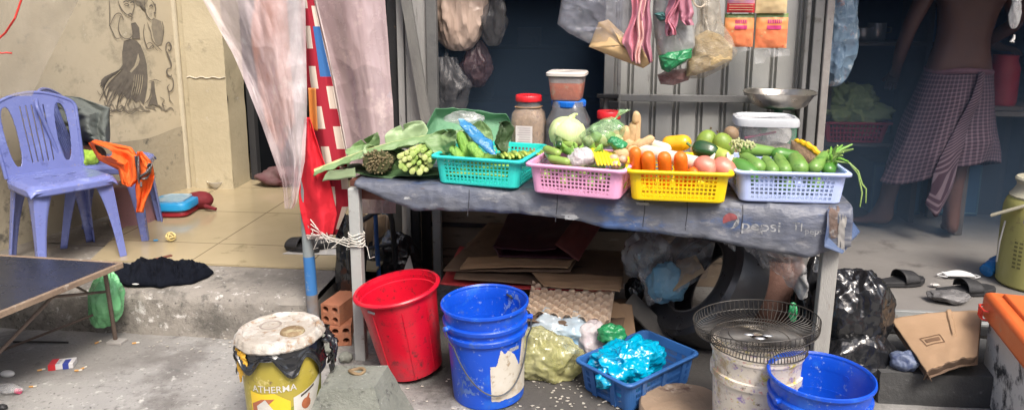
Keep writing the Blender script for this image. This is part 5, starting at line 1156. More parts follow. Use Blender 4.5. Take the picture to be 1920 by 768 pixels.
blobbag('plastic_bag', 'large crumpled clear bag stuffed between cardboard pile and tyre', M('dusty clear bag', (.42, .43, .45), (.26, .27, .3), .15, 6, [((.2, .15, .12), .25, 8)], 0, 30, alpha=.6, avar=.3, spec=1, crk=(1, 11)), FY(1215, 478, 3.12), (.10, .08, .11), .4, 10, sd=62)
blobbag('plastic_bag', 'crumpled grey clear bag low between tyre and white pail', M('dusty clear bag', (0, 0, 0)), G(1330, 640, .0)+V(.02, .12, .05), (.09, .06, .05), .4, 10, sd=64, flat=0)
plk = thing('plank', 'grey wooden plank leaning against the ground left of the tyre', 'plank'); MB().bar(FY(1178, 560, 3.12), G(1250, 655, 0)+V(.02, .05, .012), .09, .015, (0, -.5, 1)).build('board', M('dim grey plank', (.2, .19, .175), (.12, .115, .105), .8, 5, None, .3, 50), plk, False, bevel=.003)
potm = M('terracotta', (.2, .1, .075), (.13, .07, .055), .75, 6, [((.07, .05, .045), .2, 12)], .3, 50)
pt = FY(1462, 600, 3.2); ptt = thing('clay_pot', 'dim reddish clay jar behind the fan guard under the table', 'pot', V(pt.x, 3.25, .0))
MB().lathe([(.001, 0), (.10, .001), (.13, .06), (.15, .16), (.135, .26), (.10, .33), (.085, .36), (.095, .385), (.085, .385), (.075, .36), (.09, .33), (.12, .26), (.12, .1), (.001, .02)], 48).build('body', potm, ptt)
def cf(u, v):
    a = FY(1325, 420, 2.98).lerp(FY(1512, 450, 2.88), u); b = FY(1390, 492, 3.0).lerp(FY(1508, 545+12*math.sin(u*9), 2.9), u); return a.lerp(b, v)+V(0, .04*math.sin(u*5)+.03*ridge((u*3, v*2, 5), 1.2), .012*ridge((u*5, v*5, 1), 1))
tag(MB().grid(cf, 70, 60).build('plastic_film', M('greyish clear film', (.7, .7, .7), (.5, .5, .5), .12, 7, None, 0, 30, alpha=.55, avar=.3, spec=1, crk=(1, 14)), ang=180), 'crumpled clear film hanging from the tarpaulin over the clay jar', 'plastic film')
# -- white spattered pail with fan guards
wpl = M('spattered white pail plastic', (.72, .66, .57), (.6, .53, .43), .5, 6, [((.42, .33, .2), .3, 12), ((.22, .14, .4), .22, 34), ((.55, .2, .17), .2, 60), ((.5, .42, .06), .2, 28), ((.12, .08, .06), .16, 45)], .15, 60)
wg = G(1420, 650, .345); pail = thing('pail', 'white paint-spattered pail carrying wire fan guards', 'pail', V(wg.x, wg.y, .002)); pail.scale = (1.08, 1.08, 1)
PW = [(.112, 0), (.118, .004), (.128, .25), (.136, .252), (.137, .275), (.1305, .278), (.132, .325), (.136, .335), (.138, .345)]
MB().lathe(inner_clean(PW, .004, .01, .11, .133), 72).build('body', wpl, pail)
MB().lathe([(.001, .347), (.09, .348), (.125, .349), (.13, .352), (.138, .352), (.1395, .345), (.138, .338)], 72).build('lid', wpl, pail)
dw = M('dark wire', (.02, .02, .02), (.06, .05, .04), .5, 30)
def guard(c, rot, Rg, n, depth, label, zs=1, wr=.0017):
    t = thing('fan_guard', label, 'fan guard', c); t.rotation_euler = rot; b = MB()
    for i in range(n):
        a = 2*pi*i/n; ca_, sa = math.cos(a), math.sin(a); tw_ = .25
        b.tube([(math.cos(a+tw_)*Rg*.2, math.sin(a+tw_)*Rg*.2, depth), (math.cos(a+.12)*Rg*.6, math.sin(a+.12)*Rg*.6, depth*.98), (ca_*Rg*.9, sa*Rg*.9, depth*.9), (ca_*Rg*.985, sa*Rg*.985, depth*.6), (ca_*Rg, sa*Rg, 0)], wr, 4, cap=False)
    b.build('wires', dw, t)
    r = MB()
    for rr, z in ((Rg, 0), (Rg*.62, depth), (Rg*.2, depth), (Rg*.97, depth*.75)): r.tube([(math.cos(2*pi*i/64)*rr, math.sin(2*pi*i/64)*rr, z) for i in range(64)], .002, 6, close=True)
    r.build('rings', dw, t); return t
gd1 = guard(V(wg.x+.002, wg.y, .358), (R(-2), R(1), 0), .155, 90, .025, 'black wire fan guard lying flat on the lid of the white pail')
hb_ = MB().lathe([(.001, .0265), (.028, .027), (.03, .022)], 24); 
sh = M('shiny hub metal', (.55, .55, .55), None, .3, 9, metal=.8); 
for a in range(3): MB().ell((math.cos(a*2.1+.5)*.035, math.sin(a*2.1+.5)*.018, .026), (.018, .009, .004), seg=12, rings=6).build('hub_plate', sh, gd1)
gd2 = guard(V(wg.x+.012, wg.y+.10, .400), (R(176), R(-5), 0), .208, 76, .045, 'larger rusty wire fan guard propped behind the pail, rim up', wr=.0014)
blobbag('plastic_bag', 'small mint green knotted rag on the fan guard rim', greend, FY(1487, 585, 2.6), (.016, .012, .035), .4, 8, sd=71)
# -- chopping board
chm = M('worn chopping block wood', (.36, .27, .19), (.25, .17, .11), .7, 5, [((.14, .08, .06), .2, 9), ((.5, .43, .35), .15, 14)], .4, 60)
cp = G(1284, 757, .055); chb = thing('chopping_block', 'round scarred wooden chopping block at the bottom edge by the crate', 'chopping block', V(cp.x, cp.y, .0)); chb.rotation_euler = (0, 0, .3); chb.scale = (1.2, 1.2, 1)
MB().lathe([(.001, 0), (.125, .001), (.133, .008), (.134, .046), (.128, .055), (.06, .053), (.001, .054)], 56, wob=lambda q_, a: q_*(1+.012*math.sin(3*a)+.006*math.sin(11*a)) if q_.xy.length > .05 else q_).build('block', chm, chb)
# -- litter (uncountable)
lm = MB(); random.seed(33)
for i in range(170):
    px, py = (random.uniform(990, 1250), random.uniform(705, 768)) if i < 120 else (random.uniform(760, 1000), random.uniform(690, 768)) if i < 150 else (random.uniform(240, 440), random.uniform(630, 660))
    p = G(px, py, .003); s = random.uniform(.002, .006); a = random.random()*3; lm.poly([p+V(math.cos(a+k*pi/2)*s*(1+.5*(k % 2)), math.sin(a+k*pi/2)*s, .0005*k) for k in range(4)], .0015, (0, 0, 1))
tag(lm.build('litter', M('pale scraps', (.6, .57, .5), (.4, .36, .3), .8, 60), smooth=False), 'pale scraps scattered on the ground under the table', 'litter', kind='stuff')
# ================= RIGHT SIDE =================
blobbag('garbage_bag', 'large glossy black garbage bag, upper one, right of the table', blackbag, V(1.03, 2.86, .27), (.15, .12, .17), .42, 7, seg=110, rings=80, sd=81)
blobbag('garbage_bag', 'lower black garbage bag carrying the large one', blackbag, V(1.03, 2.80, .10), (.16, .12, .14), .4, 7, seg=90, rings=60, sd=83, flat=0.0)
blobbag('garbage_bag', 'black garbage bag in shade behind the pale timber leg', blackbag, V(.965, 3.02, .18), (.11, .10, .22), .4, 7, sd=85, flat=0.0)
# flat cardboard box on the step
cbd = thing('cardboard_box', 'opened brown cardboard box lying tilted on the dark step', 'box')
k4 = [FY(1600, 700, 2.62) for _ in range(0)]
a_, b_, c_, d_ = FY(1738, 697, 2.60), FY(1832, 668, 2.64), FY(1840, 585, 2.86), FY(1672, 600, 2.86)
def cbf(u, v):
    p = a_.lerp(b_, u).lerp(d_.lerp(c_, u), v); return p+V(0, 0, .012*math.sin(pi*u)+.004*nz((u*5, v*5, 0))+.03*max(0, v-.85)+(.008 if .6 < u < .66 and v > .45 else 0))
MB().grid(cbf, 60, 40).build('top_panel', cardb, cbd, solid=.004)
MB().grid(lambda u, v: cbf(u, 0)+V(.0, .02*v, -.04*v+.004*math.sin(u*20)), 30, 6).build('edge_flap', cardd, cbd, solid=.003)
MB().grid(lambda u, v: cbf(0, u)+V(.02*v, .0, -.035*v), 30, 6).build('side_flap', cardd, cbd, solid=.003)
MB().grid(lambda u, v: cbf(u, v)+V(.01, .01, -.035), 12, 12).build('bottom_panel', cardd, cbd, solid=.004)
pm = M('brown box print', (.16, .09, .05), None, .8, 30)
def cp_(u, v): return cbf(u, v)+V(0, -.001, .0045)
fr_ = MB()
for (u0_, u1_, v0_, v1_) in ((.18, .46, .38, .395), (.18, .46, .53, .545), (.18, .19, .38, .545), (.45, .46, .38, .545), (.22, .42, .43, .495)): fr_.grid(lambda u, v: cp_(u0_+(u1_-u0_)*u-.25*(v0_+(v1_-v0_)*v)+.12, v0_+(v1_-v0_)*v), 12, 3)
fr_.build('printed_mark', pm, cbd)
wadd = MB(); blobbag('plastic_bag', 'small dark blue netted bag beside the black garbage bags', M('blue mesh film', (.03, .05, .15), (.25, .3, .4), .3, 40, None, .5, 60, alpha=.8), V(G(1685, 672, .14).x, 2.70, .155), (.05, .04, .035), .35, 9, sd=88)
# sandals
sdm = M('black sandal foam', (.018, .018, .02), (.03, .03, .032), .6, 15, None, .3, 60)
def sandal(loc, rz, label, band='toe', L=.26):
    t = thing('sandal', label, 'sandal', loc, rz); W = .048
    def outl(k): return W*(.78+.22*math.cos((k-.72)*5))*math.sqrt(max(.0, 1-(2*k-1)**6))
    pts = [(outl(i/24), -L/2+L*i/24) for i in range(25)]+[(-outl(i/24)*.95, -L/2+L*i/24) for i in range(24, -1, -1)]
    MB().poly([(x, y, .002+(.004 if y > .08 else 0)) for x, y in pts], .024, (0, 0, 1)).build('sole', sdm, t, False, bevel=.004)
    MB().grid(lambda u, v: V(math.cos(pi*u)*(W+.002), (.0 if band == 'toe' else -.02)+.075*v-.012*math.sin(pi*u)*0, .022+.048*math.sin(pi*u)**.8*(1-.3*v)), 20, 8).build('strap', sdm, t, solid=.004)
    return t
s1 = FY(1687, 525, 0); s1 = G(1684, 530, .21); sandal(V(s1.x, s1.y, .202), -1.25, 'black sandal with an open strap lying alone on the shop floor'); 
s2_ = G(1800, 543, .21); sandal(V(s2_.x+.01, s2_.y-.02, .202), -1.35, 'black slide sandal beside the white mask near the jug', 'slide', .28)
g = G(1712, 522, .21); 
blobbag('cloth', 'grey crumpled plastic rag at the edge of the shop floor', M('grey rag film', (.2, .19, .19), (.1, .1, .1), .35, 8, None, .6, 40), G(1785, 563, .215)+V(0, .02, .012), (.085, .05, .022), .5, 9, sd=91, cat='rag', rot=(0, 0, .15))
msk = thing('face_mask', 'white paper face mask lying behind the slide sandal', 'mask'); g = G(1800, 520, .206)
MB().grid(lambda u, v: g+V(-.07+.13*u, -.02+.05*v, .012+.018*math.sin(pi*u)*math.sin(pi*v)+.004*math.sin(v*20)), 24, 16).build('sheet', M('white mask cloth', (.7, .7, .7)), msk, solid=.0015)
for s_ in (-1, 1): MB().tube([g+V(-.005+s_*.06+s_*.035*math.sin(pi*i/12), -.02+.05*i/12+(.0), .008) for i in range(13)], .003, 6).build('ear_loop', M('white mask cloth', (.7, .7, .7)), msk)
tag(MB().ell(G(1753, 535, .21)+V(0, 0, .004), (.02, .012, .006), fn=lambda q_: 1+.4*nz(q_, 3)).build('tissue_scrap', M('white paper', (.6, .58, .55))), 'crumpled white tissue scrap left of the slide sandal', 'tissue')
bo = thing('water_bottle', 'small blue plastic bottle lying against the big olive jug', 'bottle'); g = G(1848, 508, .235); mb0 = Matrix.Translation(g) @ Euler((0, R(70), .6)).to_matrix().to_4x4()
MB().lathe([(.001, 0), (.03, .002), (.032, .02), (.03, .05), (.032, .08), (.026, .11), (.012, .125), (.012, .135)], 28, m=mb0).build('body', M('blue bottle plastic', (.02, .2, .55), None, .25, 9, alpha=.85), bo)
MB().lathe([(.0135, .128), (.0135, .145), (.001, .146)], 20, m=mb0).build('cap', blup, bo)
# olive jug
olm = M('olive jug plastic', (.38, .36, .12), (.3, .29, .1), .4, 4, [((.2, .18, .08), .15, 12)], .08, 30); crlm = M('cream jug plastic', (.5, .47, .36), (.4, .38, .28), .45, 6, [((.3, .26, .18), .15, 15)])
jg_ = G(1925, 545, .2); jx = V(jg_.x+.055, jg_.y+.08, .203); jug = thing('insulated_jug', 'tall olive green insulated drinks jug with a cream screw top and grey handle', 'jug', jx)
MB().lathe([(.001, 0), (.125, .001), (.135, .012), (.140, .12), (.142, .28), (.14, .36), (.13, .395), (.118, .41)], 56).build('body', olm, jug)
MB().lathe([(.119, .405), (.124, .415), (.112, .43), (.098, .455), (.10, .475), (.106, .48), (.108, .49), (.102, .498), (.001, .502)], 56).build('screw_top', crlm, jug)
ja = math.atan2(-jx.y, -jx.x)
hp = [V(math.cos(ja-.75)*.145, math.sin(ja-.75)*.145, .36), V(math.cos(ja-.95)*.17, math.sin(ja-.95)*.17, .345), V(math.cos(ja-1.1)*.215, math.sin(ja-1.1)*.215, .335), V(math.cos(ja-1.25)*.21, math.sin(ja-1.25)*.21, .33)]
hA = V(-.215, -.02, .325); MB().bar(hA, V(math.cos(ja-.35)*.15, math.sin(ja-.35)*.15, .395), .03, .012, (0, 0, 1)).build('handle', crlm, jug, False, bevel=.004)
MB().tube([V(math.cos(ja-.95)*.148, math.sin(ja-.95)*.148, .30+.0), V(math.cos(ja-1.0)*.156, math.sin(ja-1.0)*.156, .2), V(math.cos(ja-1.1)*.15, math.sin(ja-1.1)*.15, .1)], .004, 6).build('wire_catch', M('pale wire', (.5, .5, .48)), jug)
rfj = lambda z: ip([(0, .135), (.12, .140), (.36, .14)], z)
decal(jug, M('purple logo print', (.12, .08, .3), None, .4, 9), 'emblem', rfj, ja-.38, ja+.4, .30, .335, lambda u, v: abs(v-.5) < .45*math.sin(pi*min(1, u+.15)), n=30)
decal(jug, M('orange logo print', (.8, .35, .03), None, .4, 9), 'emblem', rfj, ja-.25, ja-.08, .285, .355, lambda u, v: (u-.5)**2+(v-.5)**2 < .25 and not (u-.45)**2+(v-.6)**2 < .03, off=.002, n=24)
for r_, (a0, a1) in enumerate(((-.55, -.45), (-.40, -.30), (-.1, 0.0))): decal(jug, M('dark olive print', (.14, .13, .05), None, .5, 9), 'small_print', rfj, ja+a0, ja+a1, .1, .25, lambda u, v: int(v*16) % 2 == 0, n=32)
# cooler box, orange lid
foam = M('dirty foam box', (.72, .70, .65), (.6, .58, .52), .8, 9, [((.03, .03, .03), .34, 9), ((.2, .22, .24), .12, 18), ((.25, .12, .06), .06, 12)], .3, 50)
orl = M('orange cooler lid', (.75, .16, .04), (.65, .12, .03), .4, 5, [((.5, .3, .2), .1, 12), ((.4, .06, .02), .1, 9)], .06, 40)
O0 = G(1832, 770, .04); oA = V(G(1850, 612, .36).x+.002, 2.42, 0); rzc = R(38)
cm = V(1.345, 2.34, 0)
cooler = thing('cooler_box', 'battered white foam cooler with an orange lid in the lower right corner', 'cooler', cm, 0)
tq = G(1850, 590, .36); cooler.location = V(1.50, 2.80, .002); cooler.rotation_euler = (0, 0, R(-11))
bx_ = MB(); bx_.box((.19, -.27, .15), (.36, .52, .30)); bx_.build('box', foam, cooler, False, bevel=.012)
MB().box((.185, -.27, .350), (.40, .56, .10)).build('lid', orl, cooler, True, bevel=.02)
MB().box((.185, -.27, .403), (.30, .46, .02)).build('lid_panel', orl, cooler, True, bevel=.008)
for (hx_, hy, rz_) in ((-.018, -.06, 0), (.1, .018, pi/2)):
    mm_ = Matrix.Translation((hx_, hy, .335)) @ Matrix.Rotation(rz_, 4, 'Z')
    h_ = MB(); h_.tube([mm_ @ V(*q_) for q_ in ((.0, -.035, .02), (-.014, -.03, .02), (-.018, 0, .022), (-.014, .03, .02), (0, .035, .02))], .004, 8); h_.tube([mm_ @ V(*q_) for q_ in ((.0, -.03, -.015), (-.014, -.026, -.015), (-.016, 0, -.015), (-.014, .026, -.015), (0, .03, -.015))], .004, 8)
    for y_ in (-.02, 0, .02): h_.tube([mm_ @ V(-.016, y_, .02), mm_ @ V(-.016, y_, -.015)], .003, 6)
    h_.build('latch', plas('red orange latch', (.7, .05, .03)), cooler)
lp3 = MB().ell((.12, -.17, .414), (.045, .07, .004), seg=24, rings=8); lp3.build('green_leaf_sticker', M('light green sticker', (.3, .6, .2), None, .5, 9), cooler)
# black handwriting strokes on the box
hw = MB(); random.seed(77)
for r_ in range(4):
    for i in range(13):
        y0 = -.02-.038*i; z0 = .235-.06*r_
        for k in range(2):
            a = V(-.0022+.01, y0+random.uniform(-.01, .01), z0+random.uniform(-.018, .018)); d = V(0, random.uniform(-.012, .012), random.uniform(-.02, .02)); hw.bar(a-d, a+d, .001, random.uniform(.006, .013), (0, 1, 0))
hw.v = [V(-.001-.0*v.x+.0008*((i % 8) > 3), v.y, v.z) for i, v in enumerate(hw.v)]
# ================= LEFT SIDE =================
chp = M('blue violet chair plastic', (.19, .23, .52), (.15, .18, .44), .24, 4, [((.26, .31, .6), .22, 8), ((.1, .12, .3), .2, 18), ((.3, .27, .3), .15, 40)], .05, 30)
def chair(label, loc, rz, group):
    """monobloc chair: front = +y, seat .43 high"""
    t = thing('plastic_chair', label, 'chair', loc, rz, group)
    W, D, H = .2, .19, .43
    def seat(u, v):
        x = (u-.5)*2; y = (v-.5)*2; k = 1-.10*(1-v); fr = max(0, v-.85)/.15
        return V(x*W*k*(1-.04*y*y), y*D, H-.010*(1-x*x)*(1-y*y)-.03*fr*fr-.02*max(0, abs(x)-.88)/.12)
    slots = lambda u, v: not (abs(v-.35) < .03 and any(abs(u-s) < .05 for s in (.3, .5, .7))) 
    MB().grid(seat, 60, 40, keep=slots).build('seat', chp, t, solid=.006)
    MB().grid(lambda u, v: V(math.cos(-pi*.0+2*pi*u), 0, 0) if False else (lambda q_: V(q_[0], q_[1], H-.012-.035*v))(
        (lambda a: ((abs(math.cos(a))**.35)*(1 if math.cos(a) > 0 else -1)*W*(.95+.05*math.sin(a))*1.01, (abs(math.sin(a))**.35)*(1 if math.sin(a) > 0 else -1)*D*1.01))(2*pi*u)), 72, 4, wrap=True).build('seat_skirt', chp, t, solid=.004)
    for sx in (-1, 1):
        for sy in (-1, 1):
            top = V(sx*W*.86*(1 if sy > 0 else .93), sy*D*.86, H-.02); bot = V(sx*W*.98, sy*D*(1.02 if sy > 0 else 1.2), 0)
            b = MB()
            def lg(u, v):
                # L-section leg tapering down, curved flare at the top
                wv = .046+.04*(1-v)**3; wv = wv*(1-.35*v); p = top.lerp(bot, v); q_ = u*2
                if q_ < 1: return p+V(-sx*wv*(1-q_), 0, 0)+V(0, 0, (.0))
                return p+V(0, -sy*wv*(q_-1), 0)
            b.grid(lg, 8, 20); b.build('leg', chp, t, solid=.006)
    # backrest with slots and two oval openings
    def bk(u, v):
        x = (u-.5)*2; wv = W*(1.0-.12*(1-v)) ; z = H-.01+.40*v; topc = .055*(x*x)*(v**3); y = -D*.92-.09*v-.035*(1-x*x)*(.3+.7*v)*.8
        side = 1 if v < .85 else 1-.10*((v-.85)/.15)**2; return V(x*wv*side, y, z-topc)
    def kb(u, v):
        x = (u-.5)*2
        for s_ in (-1, 1):
            if abs((x-s_*.62)/.15)**2.4+abs((v-.50)/.38)**2.6 < 1: return False
        if .14 < v < .84 and any(abs(x-s_) < .013 for s_ in (-.27, -.135, 0, .135, .27)): return False
        if .0 <= v < .03 and abs(x) < .8: return True
        return True
    MB().grid(bk, 150, 90, keep=kb).build('backrest', chp, t, solid=.007)
    # rolled edge frame
    ed = [bk(0, i/24) for i in range(25)]+[bk(i/24, 1) for i in range(25)]+[bk(1, 1-i/24) for i in range(25)]
    MB().tube(ed, .009, 10).build('back_frame', chp, t)
    return t
def yaw_from(a, b): d = b-a; return math.atan2(d.y, d.x)-pi/2
bm0, fm0 = (G(20, 335, .63)+G(137, 312, .63))/2, (G(95, 362, .63)+G(205, 330, .63))/2
cpos = (bm0+fm0)/2+V(-.02, .03, 0); ch1 = chair('blue violet plastic chair in front, empty, nearest to the black table', V(cpos.x-.02, cpos.y+.01, .2), yaw_from(bm0, fm0)-.05, 'blue violet plastic chairs on the pavement')
c2p = (G(260, 325, .63)+G(150, 330, .63))/2; ch2 = dup(ch1, V(-2.60, 3.72, .2), (0, 0, R(-70)), 'blue violet plastic chair behind, piled with clothes against the mural wall')
gcl = M('grey green shirt cloth', (.17, .19, .175), (.1, .115, .105), .85, 5, None, .3, 80)
def gshirt(u, v):
    y = 3.62+.0*v; px = ip([(0, 66), (.25, 100), (.5, 130), (.75, 165), (1, 196)], v)+ip([(0, 20), (.4, 60), (1, 10)], v)*u*1.6-8; py = ip([(0, 178), (.2, 188), (.5, 222), (.8, 252), (1, 264)], v)+ip([(0, -2), (.4, -8), (1, 14)], v)*u+(1-u)*26*math.sin(pi*v)
    return FY(px, py, 3.86-.10*math.sin(pi*u)+.03*math.sin(u*14+v*8)-.12*v+.02*ridge((u*3, v*3, 0), 1.3))
tag(MB().grid(gshirt, 50, 60).build('shirt', gcl, solid=.004), 'grey green shirt draped over the back of the rear chair', 'shirt')
blobbag('bag', 'dark brown and orange bag under the clothes on the rear chair', M('brown bag fabric', (.16, .06, .03), (.05, .03, .025), .7, 5, None, .3, 50), FY(155, 292, 3.74), (.12, .10, .06), .2, 8, sd=15, cat='bag')
blobbag('cloth', 'black cloth edge sticking out under the grey shirt', M('black cloth', (.012, .014, .02), (.02, .022, .03), .85, 8), FY(140, 262, 3.78), (.12, .05, .02), .25, 9, rot=(0, .35, 0), sd=18, cat='cloth')
blobbag('cap', 'lime green cap on the rear chair beside the orange vest', M('lime fabric', (.42, .62, .08), (.3, .5, .05), .8, 8, None, .3, 80), FY(168, 297, 3.60), (.04, .05, .042), .4, 9, sd=16, cat='cap')
orc = M('hi-vis orange cloth', (.95, .16, .02), (.78, .12, .015), .75, 9, None, .3, 70); greyst = M('grey reflective strip', (.2, .2, .21), (.13, .13, .14), .5, 20)
vs = thing('safety_vest', 'bright orange safety vest with grey strips hanging off the rear chair', 'vest')
def strip2(ctr, wid, yv, mat, nm, n=40, ph=0, kp_=None):
    def f(u, v):
        px = ip([(t, c[0]) for t, c in ctr], v); py = ip([(t, c[1]) for t, c in ctr], v); w_ = ip(wid, v); i = v*(len(ctr)-1)
        return FY(px+(u-.5)*w_[0] if isinstance(w_, tuple) else px+(u-.5)*w_, py, yv-.03*math.sin(pi*u)-.02*math.sin(u*7+v*9+ph)+.012*ridge((u*2, v*3, ph), 1.4))
    return MB().grid(f, 24, n, keep=kp_).build(nm, mat, vs, solid=.003)
def vp(u, v):
    # shoulder part: blob quad from (165,265)-(250,275) down to (215,345)
    L_ = V(*[ip([(0, 162), (.3, 190), (.6, 224), (1, 232)], v), 0, 0][:3]); a = (ip([(0, 166), (.35, 185), (.6, 222), (.85, 228), (1, 240)], v), ip([(0, 268), (.35, 300), (.6, 318), (.85, 344), (1, 350)], v))
    b = (ip([(0, 178), (.35, 246), (.6, 256), (.85, 262), (1, 246)], v), ip([(0, 262), (.35, 276), (.6, 290), (.85, 335), (1, 350)], v))
    return FY(a[0]+(b[0]-a[0])*u, a[1]+(b[1]-a[1])*u, 3.46-.04*math.sin(pi*u)+.02*math.sin(u*9+v*5)+.02*ridge((u*2, v*2, 2), 1.3)-.05*v)
MB().grid(vp, 36, 50, keep=lambda u, v: not ((u-.35)**2*3+(v-.22)**2*6 < .12)).build('front_panel', orc, vs, solid=.003)
strip2([(0, (262, 284)), (.3, (270, 310)), (.6, (272, 335)), (.8, (266, 370)), (1, (262, 398))], [(0, 8), (.2, 30), (.5, 36), (.7, 30), (.85, 16), (1, 14)], 3.40, orc, 'back_panel')
strip2([(0, (256, 292)), (1, (264, 350))], [(0, 8), (1, 6)], 3.375, greyst, 'reflective_strip')
strip2([(0, (282, 306)), (.5, (276, 322)), (1, (266, 336))], [(0, 8), (1, 20)], 3.372, greyst, 'reflective_strip')
# pink stool/pot behind
pks = M('dusty pink plastic', (.4, .2, .2), (.3, .15, .16), .5, 7, [((.2, .14, .13), .15, 12)])
g = G(232, 425, .2); ps = thing('plastic_stool', 'dusty pink round plastic stool with slotted top beside the rear chair', 'stool', V(g.x-.0, g.y+.1, .202))
MB().lathe([(.13, 0), (.125, .01), (.108, .19), (.112, .215), (.118, .225), (.115, .235), (.09, .238), (.001, .236)], 48).build('body', pks, ps)
for i in range(10): a = 2*pi*i/10; MB().ell((math.cos(a)*.06, math.sin(a)*.06, .2375), (.012, .006, .0025), (0, 0, a), seg=10, rings=4).build('slot', darkmetal, ps)
# blue kids box + maroon pouch + bowl + ball
bg_ = G(312, 405, .22); kb_ = thing('lunch_box', 'bright blue rounded box with a white top panel and red edge on the tiles', 'box', V(bg_.x, bg_.y+.1, .214), .12)
def rrb(w_, d_, z0, z1, mat, nm, r=.05, solid=0):
    k = rcw(w_, d_); MB().lathe([(.001, z0), (.9, z0), (1, z0+.01), (1, z1-.012), (.95, z1), (.001, z1+.003)], 48, wob=k).build(nm, mat, kb_)
rrb(.115, .12, 0, .035, plas('dark red plastic', (.3, .02, .03)), 'base'); rrb(.125, .13, .036, .085, plas('bright blue plastic', (.02, .3, .62)), 'body'); rrb(.085, .09, .086, .092, M('pale printed panel', (.36, .42, .44), (.12, .28, .4), .5, 30), 'top_panel')
blobbag('pouch', 'dark red cloth pouch with a tail beside the blue box', M('maroon cloth', (.2, .012, .02), (.12, .01, .015), .8, 8), G(368, 392, .22)+V(0, .05, .045), (.085, .06, .055), .12, 6, sd=19, cat='pouch')
MBt = MB().tube([G(385, 390, .23)+V(0, .0, .012), G(405, 392, .23)], [.014, .010], 10); tag(MBt.build('strap', M('maroon cloth', (0, 0, 0))), 'dark red strap end lying right of the pouch', 'strap')
bwl = G(407, 352, .212); bw_ = thing('bowl', 'small white bowl with a spoon at the foot of the pillar', 'bowl', V(bwl.x, bwl.y, .213))
MB().lathe([(.001, 0), (.025, .001), (.03, .008), (.055, .035), (.062, .05), (.059, .05), (.05, .034), (.025, .012), (.001, .010)], 36).build('body', plas('white china', (.7, .68, .64)), bw_)
MB().tube([(0, 0, .02), (-.015, .02, .09)], .004, 6).build('spoon', darkmetal, bw_)
bp_ = G(321, 452, .212); ball = thing('rattan_ball', 'small pale yellow slotted ball on the tiles', 'ball', V(bp_.x, bp_.y, .213))
bmk = M('pale yellow plastic', (.72, .58, .25), (.6, .48, .2), .45, 15)
MB().ell((0, 0, .026), (.022, .022, .022)).build('core', M('dark ball core', (.25, .18, .08)), ball)
rb3 = MB()
for rot in ((0, 0, 0), (pi/2, 0, 0), (0, pi/2, 0), (pi/4, 0, .6), (-pi/4, .4, 0), (.4, pi/4, .3)):
    mm_ = Euler(rot).to_matrix(); rb3.tube([mm_ @ V(math.cos(2*pi*i/24)*.024, math.sin(2*pi*i/24)*.024, 0)+V(0, 0, .026) for i in range(24)], .0034, 6, close=True)
rb3.build('bands', bmk, ball)
tag(MB().ell(G(292, 450, .215), (.014, .01, .004)).build('bottle_cap', plas('sky blue plastic', (.05, .3, .6))), 'tiny light blue cap left of the yellow ball', 'cap')
# dark cloth on the pavement
navy = M('navy cloth', (.004, .005, .009), (.008, .010, .016), 1.0, 6, None, .4, 60, spec=.1)
def nv_(u, v):
    px0 = ip([(0, 205), (.1, 212), (.3, 262), (1, 400)], u); top = ip([(0, 510), (.2, 502), (.32, 492), (.4, 490), (.5, 496), (.8, 496), (.92, 500), (1, 511)], u); bot = ip([(0, 520), (.2, 536), (.5, 538), (.8, 532), (.95, 520), (1, 512)], u)
    p = G(px0, bot+(top-bot)*v, .204); return p+V(0, .012*nz((u*9, v*2, 3)), max(0, (.055*math.sin(pi*v)**.5)*math.sin(pi*min(1, max(.02, u)))**.5*(1+1.0*crum((u*6, v*1.3, 0), 1.5)))+.002)
tag(MB().grid(nv_, 100, 34).build('trousers', navy, solid=.003), 'crumpled navy black trousers lying on the pavement edge', 'trousers')
tag(MB().ell(G(254, 532, .24), (.016, .007, .003)).build('paper_scrap', M('white paper', (0, 0, 0))), 'tiny white scrap on the navy trousers', 'scrap')
tag(MB().bar(G(290, 490, .204)+V(0, 0, .008), G(322, 482, .204)+V(0, 0, .008), .02, .012).build('wooden_stick', wood, smooth=False), 'short red brown stick behind the navy trousers', 'stick')
# low black table with rebar legs
lt2 = thing('low_table', 'low black-topped table with rusty rebar legs at the left edge', 'table')
z_ = .40; c1, c2, c3, c4 = G(228, 492, z_), G(0, 477, z_), G(-150, 640, z_), None
e1 = (G(0, 584, z_)-c1); far = (G(0, 478, z_)-c1)
c2 = c1+far.normalized()*1.2; c3 = c1+e1.normalized()*.75; c4 = c2+e1.normalized()*.75
top = M('black laminate', (.014, .017, .028), (.022, .026, .036), .24, 5, [((.06, .065, .075), .1, 10)], .08, 40)
MB().poly([c1, c2, c4, c3], .014, (0, 0, -1)).build('tabletop', top, lt2, False)
edm = M('chipped plywood edge', (.3, .22, .15), (.16, .11, .08), .8, 12, [((.5, .45, .38), .15, 20)], .5, 60)
for a, b_ in ((c1, c2), (c1, c3), (c3, c4), (c2, c4)):
    MB().bar(a+V(0, 0, -.010), b_+V(0, 0, -.010), .018, .022).build('edge_strip', edm, lt2, False, bevel=.002)
reb = M('rusty rebar', (.19, .14, .11), (.11, .08, .065), .75, 20, [((.33, .27, .22), .15, 35)], .6, 80)
def rebar(pts, r, nm, tw=True):
    P = []
    for (a, b_) in zip(pts, pts[1:]):
        n = max(2, int((Vector(b_)-Vector(a)).length/.006)); P += [Vector(a).lerp(Vector(b_), i/n) for i in range(n)]
    P.append(Vector(pts[-1])); rr = [r*(1.16 if i % 2 else .92) for i in range(len(P))] if tw else [r]*len(P)
    MB().tube(P, rr, 8).build(nm, reb, lt2, ang=60)
ft = G(217, 640, 0); inn = (c3-c1).normalized()*.04+(c2-c1).normalized()*.045
rebar([c1+inn+V(0, 0, -.014), V(ft.x, ft.y, .012)], .0085, 'leg')
